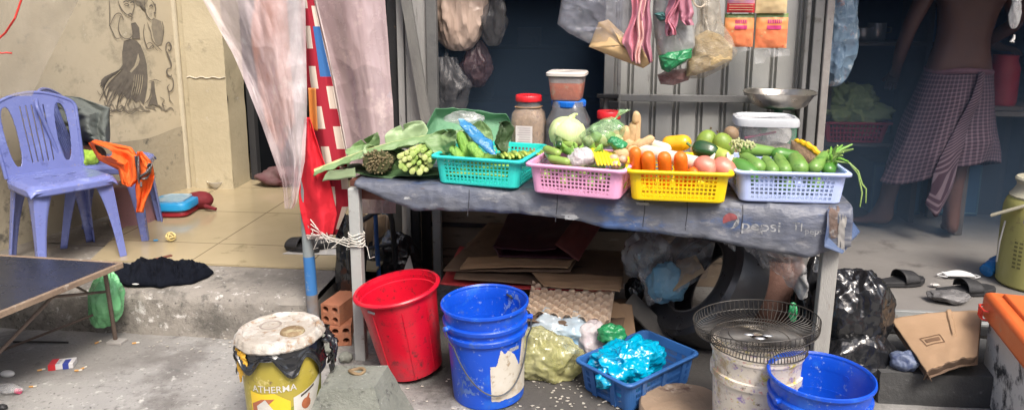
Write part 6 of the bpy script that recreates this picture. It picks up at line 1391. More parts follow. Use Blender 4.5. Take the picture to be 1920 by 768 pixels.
fo2 = V(ft.x, ft.y, 0)+(c3-c1)*.9; rebar([c3-inn*.5+V(-.03, .03, -.014), fo2+V(-.03, 0, .01)], .0085, 'leg')
fo3 = V(ft.x, ft.y, 0)+(c2-c1)*.9; fo3.y = min(fo3.y, 2.86); rebar([c2+V(.06, -.04, -.014), fo3+V(.02, 0, .01)], .0085, 'leg'); rebar([c4+V(.05, .05, -.014), fo3+(c3-c1)*.9+V(0, 0, .01)], .0085, 'leg')
mp2 = c1.lerp(c3, .42)+V(-.0, 0, -.02)
rebar([V(ft.x, ft.y, .235), FY(100, 556, mp2.y+.02)], .006, 'brace', False); rebar([FY(98, 556, mp2.y+.02), G(-40, 700, .12)], .0075, 'brace', False)
rebar([V(ft.x, ft.y, .16), G(0, 662, .01)+V(0, 0, .01), G(-60, 690, .01)], .0055, 'brace', False)
rebar([FY(140, 535, 2.78), FY(205, 570, 2.9)], .005, 'brace', False)
MB().box((ft.x+.012, ft.y-.01, .006), (.07, .05, .012)).build('foot_plate', M('grey foot tile', (.36, .34, .32)), lt2, False, bevel=.002)
# green bag hanging
grb = M('mint green plastic film', (.14, .5, .2), (.25, .6, .3), .25, 8, [((.55, .75, .55), .15, 14)], 0, 40, alpha=.95, crk=(.8, 16))
gp_ = FY(194, 565, 2.84)
blobbag('plastic_bag', 'mint green bag hanging from the corner of the low black table', grb, V(gp_.x, 2.855, gp_.z), (.062, .045, .115), .35, 9, seg=80, rings=60, sd=25, rot=(0, .2, 0), shape=lambda q_: 1.15-.35*q_.z*0+(.1*q_.z))
# things in the shade under the low table
blobbag('garbage_bag', 'dark navy bag under the low black table', navy, G(75, 590, 0)+V(0, .15, .07), (.12, .08, .08), .25, 7, sd=27, flat=0)
sbx = thing('open_box', 'small open white box in the shade under the low table', 'box', G(8, 600, 0)+V(0, 0, .03), .5); MB().box((0, 0, .04), (.12, .09, .08)).build('box', cardb, sbx, False); MB().box((.02, -.05, .095), (.12, .07, .004), (.5, .2, 0)).build('lid_flap', M('white paper', (0, 0, 0)), sbx, False)
tag(MB().box((0, 0, 0), (.001, .001, .001)).build('x', reb), None, None) if False else None
# cigarette pack
cg = G(114, 690, 0); cgp = thing('cigarette_pack', 'white cigarette packet with a red end and blue band on the ground', 'packet', V(cg.x, cg.y+.015, .002), .35)
MB().box((0, 0, .011), (.09, .055, .022)).build('carton', M('white card', (.68, .66, .66)), cgp, False, bevel=.001)
MB().box((-.033, 0, .011), (.027, .0565, .0232)).build('red_end', plas('red card', (.6, .03, .04)), cgp, False); MB().box((.018, -.008, .0112), (.022, .042, .0234)).build('blue_band', plas('blue card', (.04, .06, .3)), cgp, False)
for k in range(3): MB().box((-.012+.001*k, -.016+.014*k, .0228), (.012, .006, .0012)).build('print_mark', plas('grey print', (.3, .3, .35)), cgp, False)
but = M('cigarette paper', (.62, .58, .5)); fil = M('orange filter', (.6, .32, .1)); random.seed(4)
for i, (px, py, l) in enumerate(((70, 694, 'cigarette butt left of the packet'), (140, 694, 'cigarette butt just right of the packet'), (150, 692, 'second cigarette butt right of the packet'), (248, 643, 'cigarette butt by the foot of the step'), (55, 724, 'cigarette butt near the bottom left corner'), (178, 643, 'cigarette butt left of the rebar foot'))):
    p = G(px, py, .005); a = random.random()*3; d = V(math.cos(a), math.sin(a), 0); t = thing('cigarette_butt', l, 'cigarette butt', None, 0, 'cigarette butts on the ground')
    MB().tube([p, p+d*.016], .004, 8).build('filter', fil, t); MB().tube([p+d*.016, p+d*.028], .0042, 8).build('paper', but, t)
tag(MB().ell(G(14, 700, .012), (.03, .016, .014)).build('white_bar', plas('white soap', (.7, .7, .68))), 'smooth white oval lump near the left bottom edge', 'soap')
blobbag('plastic_bottle', 'crushed clear bottle with a pink cap at the left bottom edge', clearf, G(12, 728, .02), (.06, .022, .018), .2, 9, sd=29, cat='bottle', content=lambda t: MB().tube([G(30, 732, .012), G(38, 733, .012)], .010, 12).build('cap', plas('pink cap', (.7, .1, .2)), t))
tag(MB().ell(G(4, 762, .01), (.02, .012, .01), fn=lambda q_: 1+.3*nz(q_, 3)).build('pebble', darkmetal), 'dark pebble in the bottom left corner', 'pebble')
# stick on ground
tag(MB().tube([G(25, 640, .006), G(70, 640, .008), G(128, 641, .006)], .004, 6).build('twig', M('dark twig', (.03, .028, .025))), 'thin dark twig on the ground under the low table', 'twig')
# ================= CURTAINS =================
filmL = M('pinkish curtain film', (.8, .69, .68), (.7, .58, .6), .16, 2.5, [((.86, .82, .82), .2, 5)], 0, 14, alpha=.52, avar=.2, spec=1, crk=(.4, 5))
filmM = M('dusty rose curtain film', (.55, .42, .42), (.44, .33, .35), .25, 3, [((.3, .36, .5), .14, 4), ((.68, .54, .52), .25, 5)], 0, 12, alpha=.85, avar=.1, spec=.9, crk=(.35, 5))
def curtain(name, label, mat, Lt, Rt, y0, fold, nf, py0, py1, nu=90, nv=90, ph=0, cr=.02, extra=None, tilt=0, solid=0, parent=None, cat='curtain'):
    def f(u, v):
        py = py0+(py1-py0)*v; l = ip(Lt, py); r = ip(Rt, py); px = l+(r-l)*u
        d = fold*math.sin(u*nf*2*pi+ph+.8*math.sin(v*3+ph))+fold*.35*math.sin(u*9.0+2*v+ph)*math.sin(v*4+1)+cr*(.8*crum((u*.9+v*.35, v*1.3, ph), 1.7)+.12*crum((u*.7, v*1.6-u*.5, ph), 5))
        p = FY(px, py, y0+d+tilt*v); return p+V(.003*nz((u*9, v*9, ph), 1), 0, (extra(u, v) if extra else 0))
    o = MB().grid(f, nu, nv).build(name, mat, parent, ang=180, solid=solid)
    return o if parent else tag(o, label, cat)
curtain('plastic_curtain', 'pinkish translucent plastic sheet gathered towards the pole, pointed at the bottom', filmL, [(-500, 250), (0, 380), (100, 436), (230, 490), (340, 528), (388, 534)], [(-500, 575), (0, 572), (200, 576), (300, 572), (380, 556), (392, 549)], 2.80, .035, .9, -500, 391, 150, 170, ph=1, cr=.075, extra=None)
curtain('plastic_curtain', 'dusty rose plastic sheet hanging straight right of the red patterned cloth', filmM, [(-500, 560), (0, 588), (150, 625), (330, 660), (480, 672)], [(-500, 700), (0, 722), (200, 737), (340, 742), (480, 742)], 3.16, .03, .9, -500, 400, 90, 120, ph=2, cr=.03)
curtain('plastic_curtain', 'thin folded plastic strip along the right of the red cloth', M('pale fold film', (.62, .52, .5), (.5, .42, .4), .3, 6, alpha=.9), [(-500, 560), (0, 586), (150, 622), (330, 655)], [(-500, 568), (0, 594), (150, 628), (330, 660)], 3.0, .006, 1, -500, 330, 12, 60)
curtain('plastic_sheet', 'hazy beige plastic sheet hanging in the upper left corner', M('hazy beige film', (.40, .36, .29), (.34, .30, .24), .4, 3, None, 0, 12, alpha=.42, avar=.2, spec=.3, stretch=(1, 1, .3), crk=(.3, 8)), [(-500, -300), (180, -300)], [(-500, 330), (0, 147), (60, 118), (120, 88), (178, 60)], 2.9, .03, 1.8, -500, 180, 90, 90, ph=.5, cr=.03)
rst = M('red plastic string', (.7, .04, .03), None, .5, 9)
tag(MB().tube([FY(54, -60, 2.8), FY(40, 0, 2.8), FY(28, 35, 2.78), FY(10, 62, 2.8), FY(-8, 78, 2.8)], .004, 6).build('string', rst), 'long red string crossing the hazy sheet in the upper left corner', 'string')
tag(MB().tube([FY(-10, 97, 2.8), FY(3, 100, 2.79), FY(12, 99, 2.8), FY(22, 100, 2.8)], .0035, 6).build('string', rst), 'short red string end at the left edge', 'string')
blobbag('hanging_clothes', 'orange and brown bundled clothes hanging behind the pinkish plastic sheet', M('orange brown cloth', (.75, .22, .06), (.25, .08, .05), .8, 4, [((.05, .06, .12), .2, 5)], .3, 30, stretch=(1, 1, .4)), FY(522, 110, 3.02), (.09, .06, .36), .4, 10, seg=80, rings=80, sd=66, cat='clothes')
tag(MB().tube([FY(522, 110, 3.02)+V(0, 0, .33), FY(522, 110, 3.02)+V(.0, 0, .7), FY(522, 110, 3.02)+V(.05, -.1, 1.2)], .006, 6).build('cord', strm), 'cord carrying the orange clothes behind the plastic sheet', 'cord')
# red patterned cloth
def fpat(n, L, U, Vv):
    cu = mth(n, L, 'FRACT', mth(n, L, 'MULTIPLY', U, 1.8)); rows = mth(n, L, 'ADD', mth(n, L, 'MULTIPLY', Vv, 12.5), mth(n, L, 'MULTIPLY', mth(n, L, 'FLOOR', mth(n, L, 'MULTIPLY', U, 1.8)), .5)); cv = mth(n, L, 'FRACT', rows)
    a = mth(n, L, 'MULTIPLY', mth(n, L, 'GREATER_THAN', cu, .3), mth(n, L, 'LESS_THAN', cu, .8)); b = mth(n, L, 'MULTIPLY', mth(n, L, 'GREATER_THAN', cv, .3), mth(n, L, 'LESS_THAN', cv, .86))
    base = mixc(n, L, mth(n, L, 'MULTIPLY', a, b), (.30, .006, .022), (.58, .50, .42))
    bl = mth(n, L, 'MULTIPLY', mth(n, L, 'MULTIPLY', mth(n, L, 'GREATER_THAN', Vv, .585), mth(n, L, 'LESS_THAN', Vv, .685)), mth(n, L, 'GREATER_THAN', U, .58))
    return mixc(n, L, bl, base, (.03, .12, .32))
pat = uvmat('red cloth with cream blocks', fpat, .85)
curtain('patterned_cloth', 'dark red cloth with cream rectangles and a blue block hanging at the pole', pat, [(-500, 545), (0, 565), (150, 573), (250, 588), (330, 604), (445, 618)], [(-500, 560), (0, 588), (150, 622), (300, 650), (380, 655), (445, 628)], 2.92, .012, 1.0, -500, 440, 40, 120, ph=3, cr=.01, solid=.002, cat='cloth')
redcl = M('plain red cloth', (.68, .012, .03), (.5, .008, .02), .8, 5, None, .3, 60)
rc = thing('red_garment', 'plain bright red garment with a pale hem tied round the pole', 'garment')
rl_, rr_ = [(220, 572), (300, 563), (380, 560), (440, 574)], [(220, 580), (270, 596), (330, 616), (400, 632), (440, 624)]
curtain('cloth', None, redcl, rl_, rr_, 2.855, .016, 1.1, 220, 440, 40, 60, ph=1, cr=.02, solid=.003, parent=rc)
curtain('pale_hem', None, M('pale hem cloth', (.55, .45, .42)), [(440, 574), (447, 576)], [(440, 624), (447, 622)], 2.850, .016, 1.1, 440, 447, 40, 4, ph=1, cr=.02, solid=.006, parent=rc)
tag(MB().grid(lambda u, v: FY(578+14*u+4*v, 165+80*v, 2.87+.01*math.sin(u*5)), 8, 20).build('orange_cloth', M('faded orange cloth', (.6, .22, .05)), solid=.002), 'narrow orange cloth strip between the curtain and the red garment', 'cloth')
# slippers + paper behind pole
g = G(560, 468, .214); tag(MB().poly([G(530, 476, .214), G(590, 452, .214), G(650, 462, .214), G(640, 478, .214)], .003, (0, 0, 1)).build('paper_sheet', M('white paper', (0, 0, 0)), smooth=False), 'white paper sheet on the tile edge behind the pole', 'paper')
for i, (px, py, a, l) in enumerate(((568, 468, 1.3, 'black sandal on the white sheet left of the pole'), (615, 462, 1.9, 'black sandal on the white sheet right of the pole'))):
    g = G(px, py, .22); s_ = sandal(V(g.x, g.y, .218), a, l, 'toe', .2)
# maroon cloth heap far in the recess
blobbag('cloth', 'maroon and white cloth heap in the dark doorway past the pillar', M('maroon white cloth', (.09, .01, .018), (.16, .11, .11), .85, 7, None, .4, 30), V(-2.14, 4.90, .27), (.16, .10, .07), .5, 8, sd=32, flat=.214, cat='cloth')
# ================= HANGING GOODS =================
hk = M('hook wire', (.25, .25, .25), None, .4, 9, metal=.7)
def hang(name, label, mat, px, py, y, r, sd, mouth=.5, content=None, amp=.2, rot=None, grp=None, fr=9, alpha=None, top=1.62):
    c = FY(px, py, y); c = V(c.x, y, c.z)
    t = thing(name, label, 'bag', None, 0, grp)
    def f(u, v):
        a = 2*pi*u; k = math.sin(pi*min(1, v*.98+.01))**.4 if v < .55 else 1-(1-mouth)*((v-.55)/.45)**1.3
        z = -r[2]+2*r[2]*v; w_ = 1+amp*(1.2*crum((math.cos(a)*1.1, math.sin(a)*1.1, v*1.3), fr*.18, sd)+.8*nz((math.cos(a), math.sin(a), v*2), 1.2, sd))
        return c+V(math.cos(a)*r[0]*k*w_, math.sin(a)*r[1]*k*w_, z)
    MB().grid(f, 70, 60, wrap=True).build('film', mat, t, ang=180)
    MB().tube([c+V(0, 0, r[2]), c+V(0, 0, r[2]+.03), V(c.x, y, max(top, c.z+r[2]+.05))], [.02, .006, .004], 8).build('tie', mat, t)
    if content: content(t, c)
    return t
# hanging rail above (out of frame) that carries all bags
hr_ = thing('hanging_rod', 'steel rod above the table front carrying the hanging bags', 'rod'); zt_ = 1.63
for yv, x0, x1 in ((3.45, -.35, 1.25), (4.0, -1.05, -.2)): MB().tube([(x0, yv, zt_), (x1, yv, zt_)], .008, 10).build('rod', hk, hr_)
for x in (-.3, 1.2): MB().tube([(x, 3.45, zt_), (x, 3.8, zt_+.4), (x, 3.84, zt_+.42)], .006, 8).build('bracket', hk, hr_)
for x in (-1.0, -.3): MB().tube([(x, 4.0, zt_), (x, 3.9, zt_+.42)], .006, 8).build('bracket', hk, hr_)
pinkc = M('pale peach bag contents', (.55, .38, .28), (.42, .28, .2), .7, 4, None, .6, 12, stretch=(6, 6, .8))
hang('hanging_bag', 'large peach bag of foam trays hanging in the shop opening at the left', M('peach film', (.58, .44, .36), (.46, .33, .26), .3, 5, None, 0, 9, alpha=.88, avar=.1, stretch=(2.5, 2.5, .6), crk=(.7, 10)), 860, 18, 4.0, (.150, .08, .22), 3, .9, amp=.22)
dimf = M('dim grey film', (.14, .13, .13), (.08, .08, .085), .3, 8, None, .7, 20, alpha=.5, avar=.2)
hang('hanging_bag', 'dim empty bag hanging right of the large peach bag', dimf, 925, 30, 4.0, (.07, .05, .16), 6, .6, amp=.5)
hang('hanging_bag', 'dark bag hanging low beside the grey door post', dimf, 838, 165, 4.02, (.10, .06, .17), 9, .5, amp=.5)
hang('hanging_bag', 'small reddish dim bag hanging low behind the peach bag', M('dim red film', (.1, .05, .055), (.06, .04, .045), .35, 12, None, .6, 30, alpha=.7), 893, 120, 4.05, (.07, .05, .13), 12, .4, amp=.5)
gfilm = M('smoky clear film', (.3, .31, .36), (.2, .2, .24), .2, 6, [((.6, .6, .62), .08, 12)], .7, 18, alpha=.4, avar=.2, spec=.9, crk=(.7, 20))
tofu = M('tan dried sheet', (.68, .47, .24), (.56, .37, .18), .6, 5, [((.35, .2, .1), .1, 9)], .3, 30)
def wedge(pts, y, th, mat, nm, t, sd=0):
    P = [FY(x, yy_, y) for x, yy_ in pts]; c = sum(P, V(0, 0, 0))/len(P); n = len(P); b = MB()
    def f(u, v):
        i = int(u*n) % n; fr = u*n-int(u*n); e = P[i].lerp(P[(i+1) % n], fr); k = math.sin(pi*v); d = -math.cos(pi*v); s_ = (abs(k)**.5)
        return c+(e-c)*s_*(1+.03*nz((u*9, v*4, sd)))+V(0, th*d*(1+.25*ridge((u*2, v*2, sd), 1.5)), 0)
    b.grid(f, n*10, 14, wrap=True); return b.build(nm, mat, t, ang=60)
hb1 = thing('hanging_bag', 'smoky clear bag of folded tan dried sheets hanging left of the pink bags', 'bag')
wedge([(1058, -40), (1045, 45), (1065, 62), (1110, 85), (1165, 108), (1215, 122), (1210, 60), (1190, -40)], 3.45, .05, gfilm, 'film', hb1, 2)
wedge([(1104, 88), (1122, 42), (1140, 36), (1156, 52), (1184, 74), (1208, 92), (1226, 114), (1206, 128), (1168, 114), (1128, 98)], 3.43, .035, tofu, 'dried_sheets', hb1, 5)
MB().tube([FY(1125, -40, 3.45), FY(1125, -75, 3.45), V(FY(1125, -75, 3.45).x, 3.45, 1.63)], .008, 6).build('tie', gfilm, hb1)
pkb = M('pink bag film', (.72, .3, .35), (.6, .2, .28), .3, 5, [((.8, .55, .5), .2, 8)], .5, 25, stretch=(4, 4, .6)); pkd = M('mauve bag film', (.5, .22, .28), (.4, .16, .22), .35, 6, None, .5, 25, stretch=(3, 3, .6))
def ribbon(ctr, wid, y, mat, nm, t, ph=0, nu=14, nv=50, th=.012):
    def f(u, v):
        px = ip([(k, c[0]) for k, c in ctr], v); py = ip([(k, c[1]) for k, c in ctr], v); w_ = ip(wid, v); return FY(px+(u-.5)*w_+2*math.sin(v*17+ph), py, y-th*math.sin(pi*u)-.012*math.sin(u*10+v*5+ph)+.006*ridge((u, v*3, ph), 1.5))
    MB().grid(f, nu, nv).build(nm, mat, t, solid=.001, ang=180)
pb1 = thing('pink_bags', 'bunch of pale pink plastic bag strips hanging over the tan sheets', 'bag')
ribbon([(0, (1196, -70)), (.5, (1192, 30)), (.75, (1182, 80)), (1, (1190, 116))], [(0, 20), (.6, 18), (.75, 34), (.9, 18), (1, 8)], 3.36, pkb, 'strip', pb1, 0)
ribbon([(0, (1205, -70)), (.6, (1200, 50)), (1, (1196, 120))], [(0, 18), (.6, 14), (1, 10)], 3.345, M('pale pink film', (.8, .5, .45), (.72, .42, .4), .3, 6), 'strip', pb1, 2)
ribbon([(0, (1212, -70)), (.6, (1210, 50)), (.85, (1214, 92)), (1, (1218, 118))], [(0, 22), (.6, 20), (.85, 16), (1, 5)], 3.35, pkd, 'strip', pb1, 4)
hb3 = thing('hanging_bag', 'clear bag with red marks and a bright green lower half hanging in the middle', 'bag')
wmark = M('cloudy film with red marks', (.42, .42, .4), (.32, .33, .33), .2, 9, [((.6, .1, .1), .09, 22), ((.75, .74, .7), .15, 12)], .6, 25, alpha=.85, avar=.1, spec=.8)
wedge([(1228, -40), (1224, 30), (1230, 90), (1245, 135), (1285, 118), (1303, 85), (1300, 20), (1290, -40)], 3.42, .05, wmark, 'film', hb3, 7)
wedge([(1234, 105), (1250, 96), (1278, 92), (1298, 90), (1296, 108), (1276, 120), (1252, 136), (1240, 130)], 3.405, .05, greend, 'green_sheet', hb3, 8)
wedge([(1226, 26), (1240, 22), (1262, 30), (1256, 38), (1236, 40)], 3.38, .03, M('dark teal film', (.05, .16, .15)), 'teal_fold', hb3, 9)
MB().tube([FY(1260, -40, 3.42), V(FY(1260, -60, 3.42).x, 3.42, 1.63)], .008, 6).build('tie', wmark, hb3)
pb2 = thing('pink_bags', 'mauve and pink crumpled bag strips hanging over the green filled bag', 'bag')
ribbon([(0, (1272, -70)), (.5, (1266, 10)), (.8, (1256, 50)), (1, (1256, 68))], [(0, 26), (.5, 28), (.8, 22), (1, 10)], 3.33, pkd, 'strip', pb2, 1)
ribbon([(0, (1284, -70)), (.6, (1284, 20)), (1, (1292, 48))], [(0, 22), (.6, 30), (1, 16)], 3.325, pkd, 'strip', pb2, 3)
ribbon([(0, (1262, -70)), (.5, (1270, 0)), (.75, (1254, 40)), (1, (1262, 66))], [(0, 8), (.5, 10), (1, 12)], 3.315, pkb, 'strip', pb2, 5)
nod = M('pale dried noodles', (.66, .5, .26), (.5, .35, .16), .7, 30, [((.65, .55, .35), .2, 25)], 1, 60, stretch=(1, 1, 3))
hb4 = thing('hanging_bag', 'clear bag of tan dried noodles swinging right, largest hanging bag', 'bag')
wedge([(1302, -40), (1308, 40), (1290, 90), (1282, 148), (1320, 146), (1362, 126), (1383, 100), (1372, 70), (1352, 40), (1345, -40)], 3.46, .055, M('noodle bag film', (.5, .44, .34), (.38, .33, .25), .15, 8, None, .7, 22, alpha=.42, avar=.25, spec=1, crk=(.9, 18)), 'film', hb4, 11)
wedge([(1298, 104), (1302, 68), (1326, 56), (1352, 66), (1374, 86), (1372, 112), (1340, 128), (1306, 140), (1286, 144), (1288, 118)], 3.46, .045, nod, 'noodles', hb4, 12)
MB().tube([FY(1325, -40, 3.46), V(FY(1325, -60, 3.46).x, 3.46, 1.63)], .008, 6).build('tie', gfilm, hb4)
hb5 = thing('hanging_bag', 'small reddish bag of shallots hanging under the noodle bag', 'bag')
wedge([(1232, 140), (1250, 132), (1290, 128), (1292, 150), (1262, 160), (1238, 158)], 3.50, .035, M('reddish film', (.4, .22, .2), (.25, .13, .13), .25, 12, None, .6, 30, alpha=.75), 'film', hb5, 14)
for i in range(4): MB().ell(FY(1244+14*i, 147-3*(i % 2), 3.50), (.018, .016, .018)).build('shallot', M('dim shallot', (.3, .12, .1), (.42, .25, .2), .45, 20), hb5)
MB().tube([FY(1262, 135, 3.51), V(FY(1262, 60, 3.51).x, 3.51, 1.63)], .003, 6).build('tie', gfilm, hb5)
# coil of rope at top
tag(MB().tube([FY(1312+14*math.cos(a), -8+22*math.sin(a), 3.40+.01*math.sin(3*a)) for a in [i*.35 for i in range(40)]], .0045, 6).build('cord_coil', M('pale cord', (.5, .42, .32))), 'coil of pale cord hanging at the top beside the noodle bag', 'cord')
# snack packets
def packet(label, px0, px1, py0, py1, y, seed, bands):
    t = thing('snack_packet', label, 'packet', None, 0, 'snack packets on the shutter')
    a, b_ = FY(px0, py0, y), FY(px1, py0, y); c_ = FY(px0, py1, y); W_, H_ = (b_-a).length, a.z-c_.z; ux = (b_-a).normalized()
    def pos(u, v): return a+ux*(W_*u)+V(0, -.018*math.sin(pi*u)**.6*math.sin(pi*min(1, max(0, v)))**.6+.004*nz((u*6, v*6, seed)), -H_*v)
    tmat = bands[0][2]
    for i, (v0, v1, mt) in enumerate(bands): MB().grid(lambda u, v: pos(u, v0+(v1-v0)*v), 20, 12).build('printed_band' if i else 'pouch', mt, t)
    MB().grid(lambda u, v: pos(u, v)+V(0, .01+.02*math.sin(pi*u)*math.sin(pi*v), 0), 10, 10).build('back', tmat, t)
    return t, pos
snk = M('orange shrimp snack print', (.82, .3, .12), (.78, .18, .08), .3, 18, [((.85, .6, .3), .2, 22), ((.6, .05, .04), .12, 30)], .2, 50); grn = M('green snack band', (.25, .35, .12), None, .4, 9); mag = M('magenta snack print', (.6, .05, .2), None, .35, 30); org = M('orange snack band', (.85, .36, .14), (.8, .3, .1), .3, 10); redn = M('red snack print', (.62, .03, .04), None, .3, 20)
p1, f1 = packet('orange snack packet with a green band hanging on the shutter, left one', 1360, 1415, 26, 88, 3.62, 1, [(0, .12, grn), (.12, .45, org), (.45, 1, snk)])
p2, f2 = packet('orange snack packet with a green band hanging on the shutter, right one', 1419, 1479, 25, 90, 3.62, 2, [(0, .12, grn), (.12, .45, org), (.45, 1, snk)])
p3, f3_ = packet('upper red bordered snack packet hanging over the left orange one', 1366, 1418, -34, 24, 3.60, 3, [(0, .7, M('purple snack print', (.3, .12, .35), (.6, .3, .2), .4, 20)), (.7, 1, redn)])
p4, f4_ = packet('upper pale yellow snack packet hanging over the right orange one', 1420, 1479, -38, 25, 3.60, 4, [(0, .6, snk), (.6, 1, M('cream snack band', (.75, .6, .35), (.7, .5, .25), .35, 20))])
for (pp, ff, w_) in ((p1, f1, .42), (p2, f2, .45)):
    MB().grid(lambda u, v: ff(.32+w_*u, .18+.28*v)+V(0, -.003, 0), 20, 10, keep=lambda u, v: int(v*5) != 2 and (int(v*5) > 2 or int(u*20) % 3 != 0)).build('emblem', mag, pp)
for (ff, pp, i) in ((f3_, p3, 0),):
    for k in range(3): MB().grid(lambda u, v: ff(.06+.88*u, .74+.08*k+.018*v)+V(0, -.0015, 0), 12, 2).build('printed_line', M('cream snack line', (.75, .6, .4)), pp)
for (a_x, a_y, b_y) in ((1387, 88, 100), (1449, 90, 108)):
    pass
tag(MB().grid(lambda u, v: FY(1415+66*u, 92+18*v*(1-.3*u)+10*(u < .3)*v, 3.63+.01*math.sin(u*9)), 24, 10).build('film_flap', clearf, ang=180), 'clear film flap hanging under the right orange snack packet', 'plastic film')
tag(MB().grid(lambda u, v: FY(1366+50*u, 86+16*v*(1-u*.6), 3.63+.01*math.sin(u*8)), 24, 10).build('film_flap', clearf, ang=180), 'clear film flap hanging under the left orange snack packet', 'plastic film')
sj = thing('packet_string', 'cord strip holding the snack packets on the shutter', 'cord'); 
for px in (1388, 1449): MB().tube([FY(px, -38, 3.61), V(FY(px, -38, 3.61).x, 3.62, 1.75), V(FY(px, -38, 3.61).x, 3.83, 1.8)], .003, 6).build('cord', strm, sj)
# ================= SHOP INTERIOR =================
hang('hanging_bag', 'shiny blue and silver bag of packets hanging right of the shutter edge', M('silver blue film', (.25, .36, .45), (.1, .16, .25), .25, 7, [((.6, .65, .67), .25, 9), ((.3, .16, .14), .2, 12)], 0, 25, alpha=.95, crk=(1, 16)), 1566, 72, 3.90, (.10, .06, .24), 15, .5, amp=.5)
jamb_clip = thing('white_packet', 'pale greenish packet inside the shiny bag by the shutter edge', 'packet'); wedge([(1540, 110), (1556, 100), (1566, 118), (1560, 140), (1542, 142)], 3.88, .012, M('pale green packet', (.45, .55, .52)), 'pouch', jamb_clip)
# shelf with basket of greens
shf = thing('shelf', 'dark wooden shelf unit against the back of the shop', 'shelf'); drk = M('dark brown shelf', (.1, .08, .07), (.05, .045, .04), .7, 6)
sx0, sx1 = FY(1545, 200, 4.5).x, FY(1720, 200, 4.5).x
for z in (.66, 1.24): MB().box(((sx0+sx1)/2, 4.62, z), (sx1-sx0+.1, .4, .02)).build('board', drk, shf, False)
for x in (sx0, sx1): MB().box((x, 4.62, .85), (.03, .38, 1.3)).build('side', drk, shf, False)
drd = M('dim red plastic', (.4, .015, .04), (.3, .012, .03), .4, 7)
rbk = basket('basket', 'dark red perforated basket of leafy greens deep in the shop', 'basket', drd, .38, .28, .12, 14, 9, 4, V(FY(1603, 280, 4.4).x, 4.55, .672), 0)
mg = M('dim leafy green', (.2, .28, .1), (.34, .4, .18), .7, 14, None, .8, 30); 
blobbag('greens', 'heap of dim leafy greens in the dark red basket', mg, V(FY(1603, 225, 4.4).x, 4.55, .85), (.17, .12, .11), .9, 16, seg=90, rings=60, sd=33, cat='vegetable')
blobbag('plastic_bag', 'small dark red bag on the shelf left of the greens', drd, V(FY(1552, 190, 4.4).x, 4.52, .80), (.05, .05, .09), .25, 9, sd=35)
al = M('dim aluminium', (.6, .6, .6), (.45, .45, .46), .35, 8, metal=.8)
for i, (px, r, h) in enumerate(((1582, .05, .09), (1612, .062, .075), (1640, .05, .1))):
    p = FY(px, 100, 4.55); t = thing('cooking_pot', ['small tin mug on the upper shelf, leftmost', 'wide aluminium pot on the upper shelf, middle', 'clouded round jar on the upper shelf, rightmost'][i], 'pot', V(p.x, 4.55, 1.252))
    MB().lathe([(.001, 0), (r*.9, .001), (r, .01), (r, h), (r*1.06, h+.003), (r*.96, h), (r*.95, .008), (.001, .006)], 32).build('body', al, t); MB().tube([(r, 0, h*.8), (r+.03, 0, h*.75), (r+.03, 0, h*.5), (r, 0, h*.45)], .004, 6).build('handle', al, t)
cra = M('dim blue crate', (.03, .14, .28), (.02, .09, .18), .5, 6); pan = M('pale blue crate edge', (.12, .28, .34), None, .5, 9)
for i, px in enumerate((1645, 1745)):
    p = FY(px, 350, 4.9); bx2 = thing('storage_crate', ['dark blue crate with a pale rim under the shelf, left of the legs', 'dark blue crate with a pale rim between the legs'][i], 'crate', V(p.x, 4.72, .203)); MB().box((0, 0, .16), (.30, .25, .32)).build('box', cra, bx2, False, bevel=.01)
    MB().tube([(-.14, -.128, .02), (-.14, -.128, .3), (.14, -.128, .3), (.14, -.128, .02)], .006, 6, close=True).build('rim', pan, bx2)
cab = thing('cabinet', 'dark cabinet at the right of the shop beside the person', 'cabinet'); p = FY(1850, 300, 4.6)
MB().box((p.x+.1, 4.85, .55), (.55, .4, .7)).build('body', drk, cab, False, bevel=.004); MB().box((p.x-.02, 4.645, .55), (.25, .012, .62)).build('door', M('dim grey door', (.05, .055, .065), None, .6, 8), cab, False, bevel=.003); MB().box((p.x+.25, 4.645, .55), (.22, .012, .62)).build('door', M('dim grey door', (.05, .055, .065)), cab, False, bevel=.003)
ms = thing('shelf', 'dim shelf of cartons far back behind the jars', 'shelf'); msx = FY(985, 90, 5.3).x
for z in (.78, 1.16): MB().box((msx, 5.4, z), (1.3, .3, .02)).build('board', drk, ms, False)
for x in (-.64, .64): MB().box((msx+x, 5.4, .75), (.03, .3, 1.1)).build('side', drk, ms, False)
for i, (dx, w_, h, z, c_, l) in enumerate(((-.35, .2, .16, .79, (.2, .14, .1), 'dim brown carton on the lower back shelf, left'), (.02, .16, .12, 1.17, (.35, .28, .25), 'pale carton on the upper back shelf, middle'), (.3, .22, .2, .79, (.12, .16, .2), 'bluish carton on the lower back shelf, right'), (-.42, .14, .2, 1.17, (.3, .12, .1), 'reddish carton on the upper back shelf, left'))):
    cx_ = thing('carton', l, 'carton', V(msx+dx, 5.4, z)); mt_ = M('dim carton '+str(i), c_, None, .8, 6, [((.05, .05, .05), .25, 10)]); MB().box((0, 0, h/2), (w_, .2, h)).build('box', mt_, cx_, False, bevel=.004); MB().box((0, 0, h+.004), (w_*1.03, .206, .006)).build('lid_flap', mt_, cx_, False)
rj = thing('red_container', 'dark red plastic container on the right edge above the olive jug', 'container'); p = FY(1905, 210, 4.1)
MB().lathe([(.001, 0), (.07, .001), (.075, .02), (.075, .2), (.06, .24), (.062, .27), (.001, .275)], 36, m=Matrix.Translation((p.x+.02, 4.3, .92))).build('body', M('deep red plastic', (.3, .01, .02), (.2, .008, .015), .4, 7), rj); MB().box((p.x+.02, 4.35, .91), (.45, .3, .02)).build('tray', drk, rj, False)
stw = thing('work_table', 'dark work table at the right inside the shop', 'table'); MB().box((p.x+.05, 4.38, .885), (.6, .42, .025)).build('top', drk, stw, False)
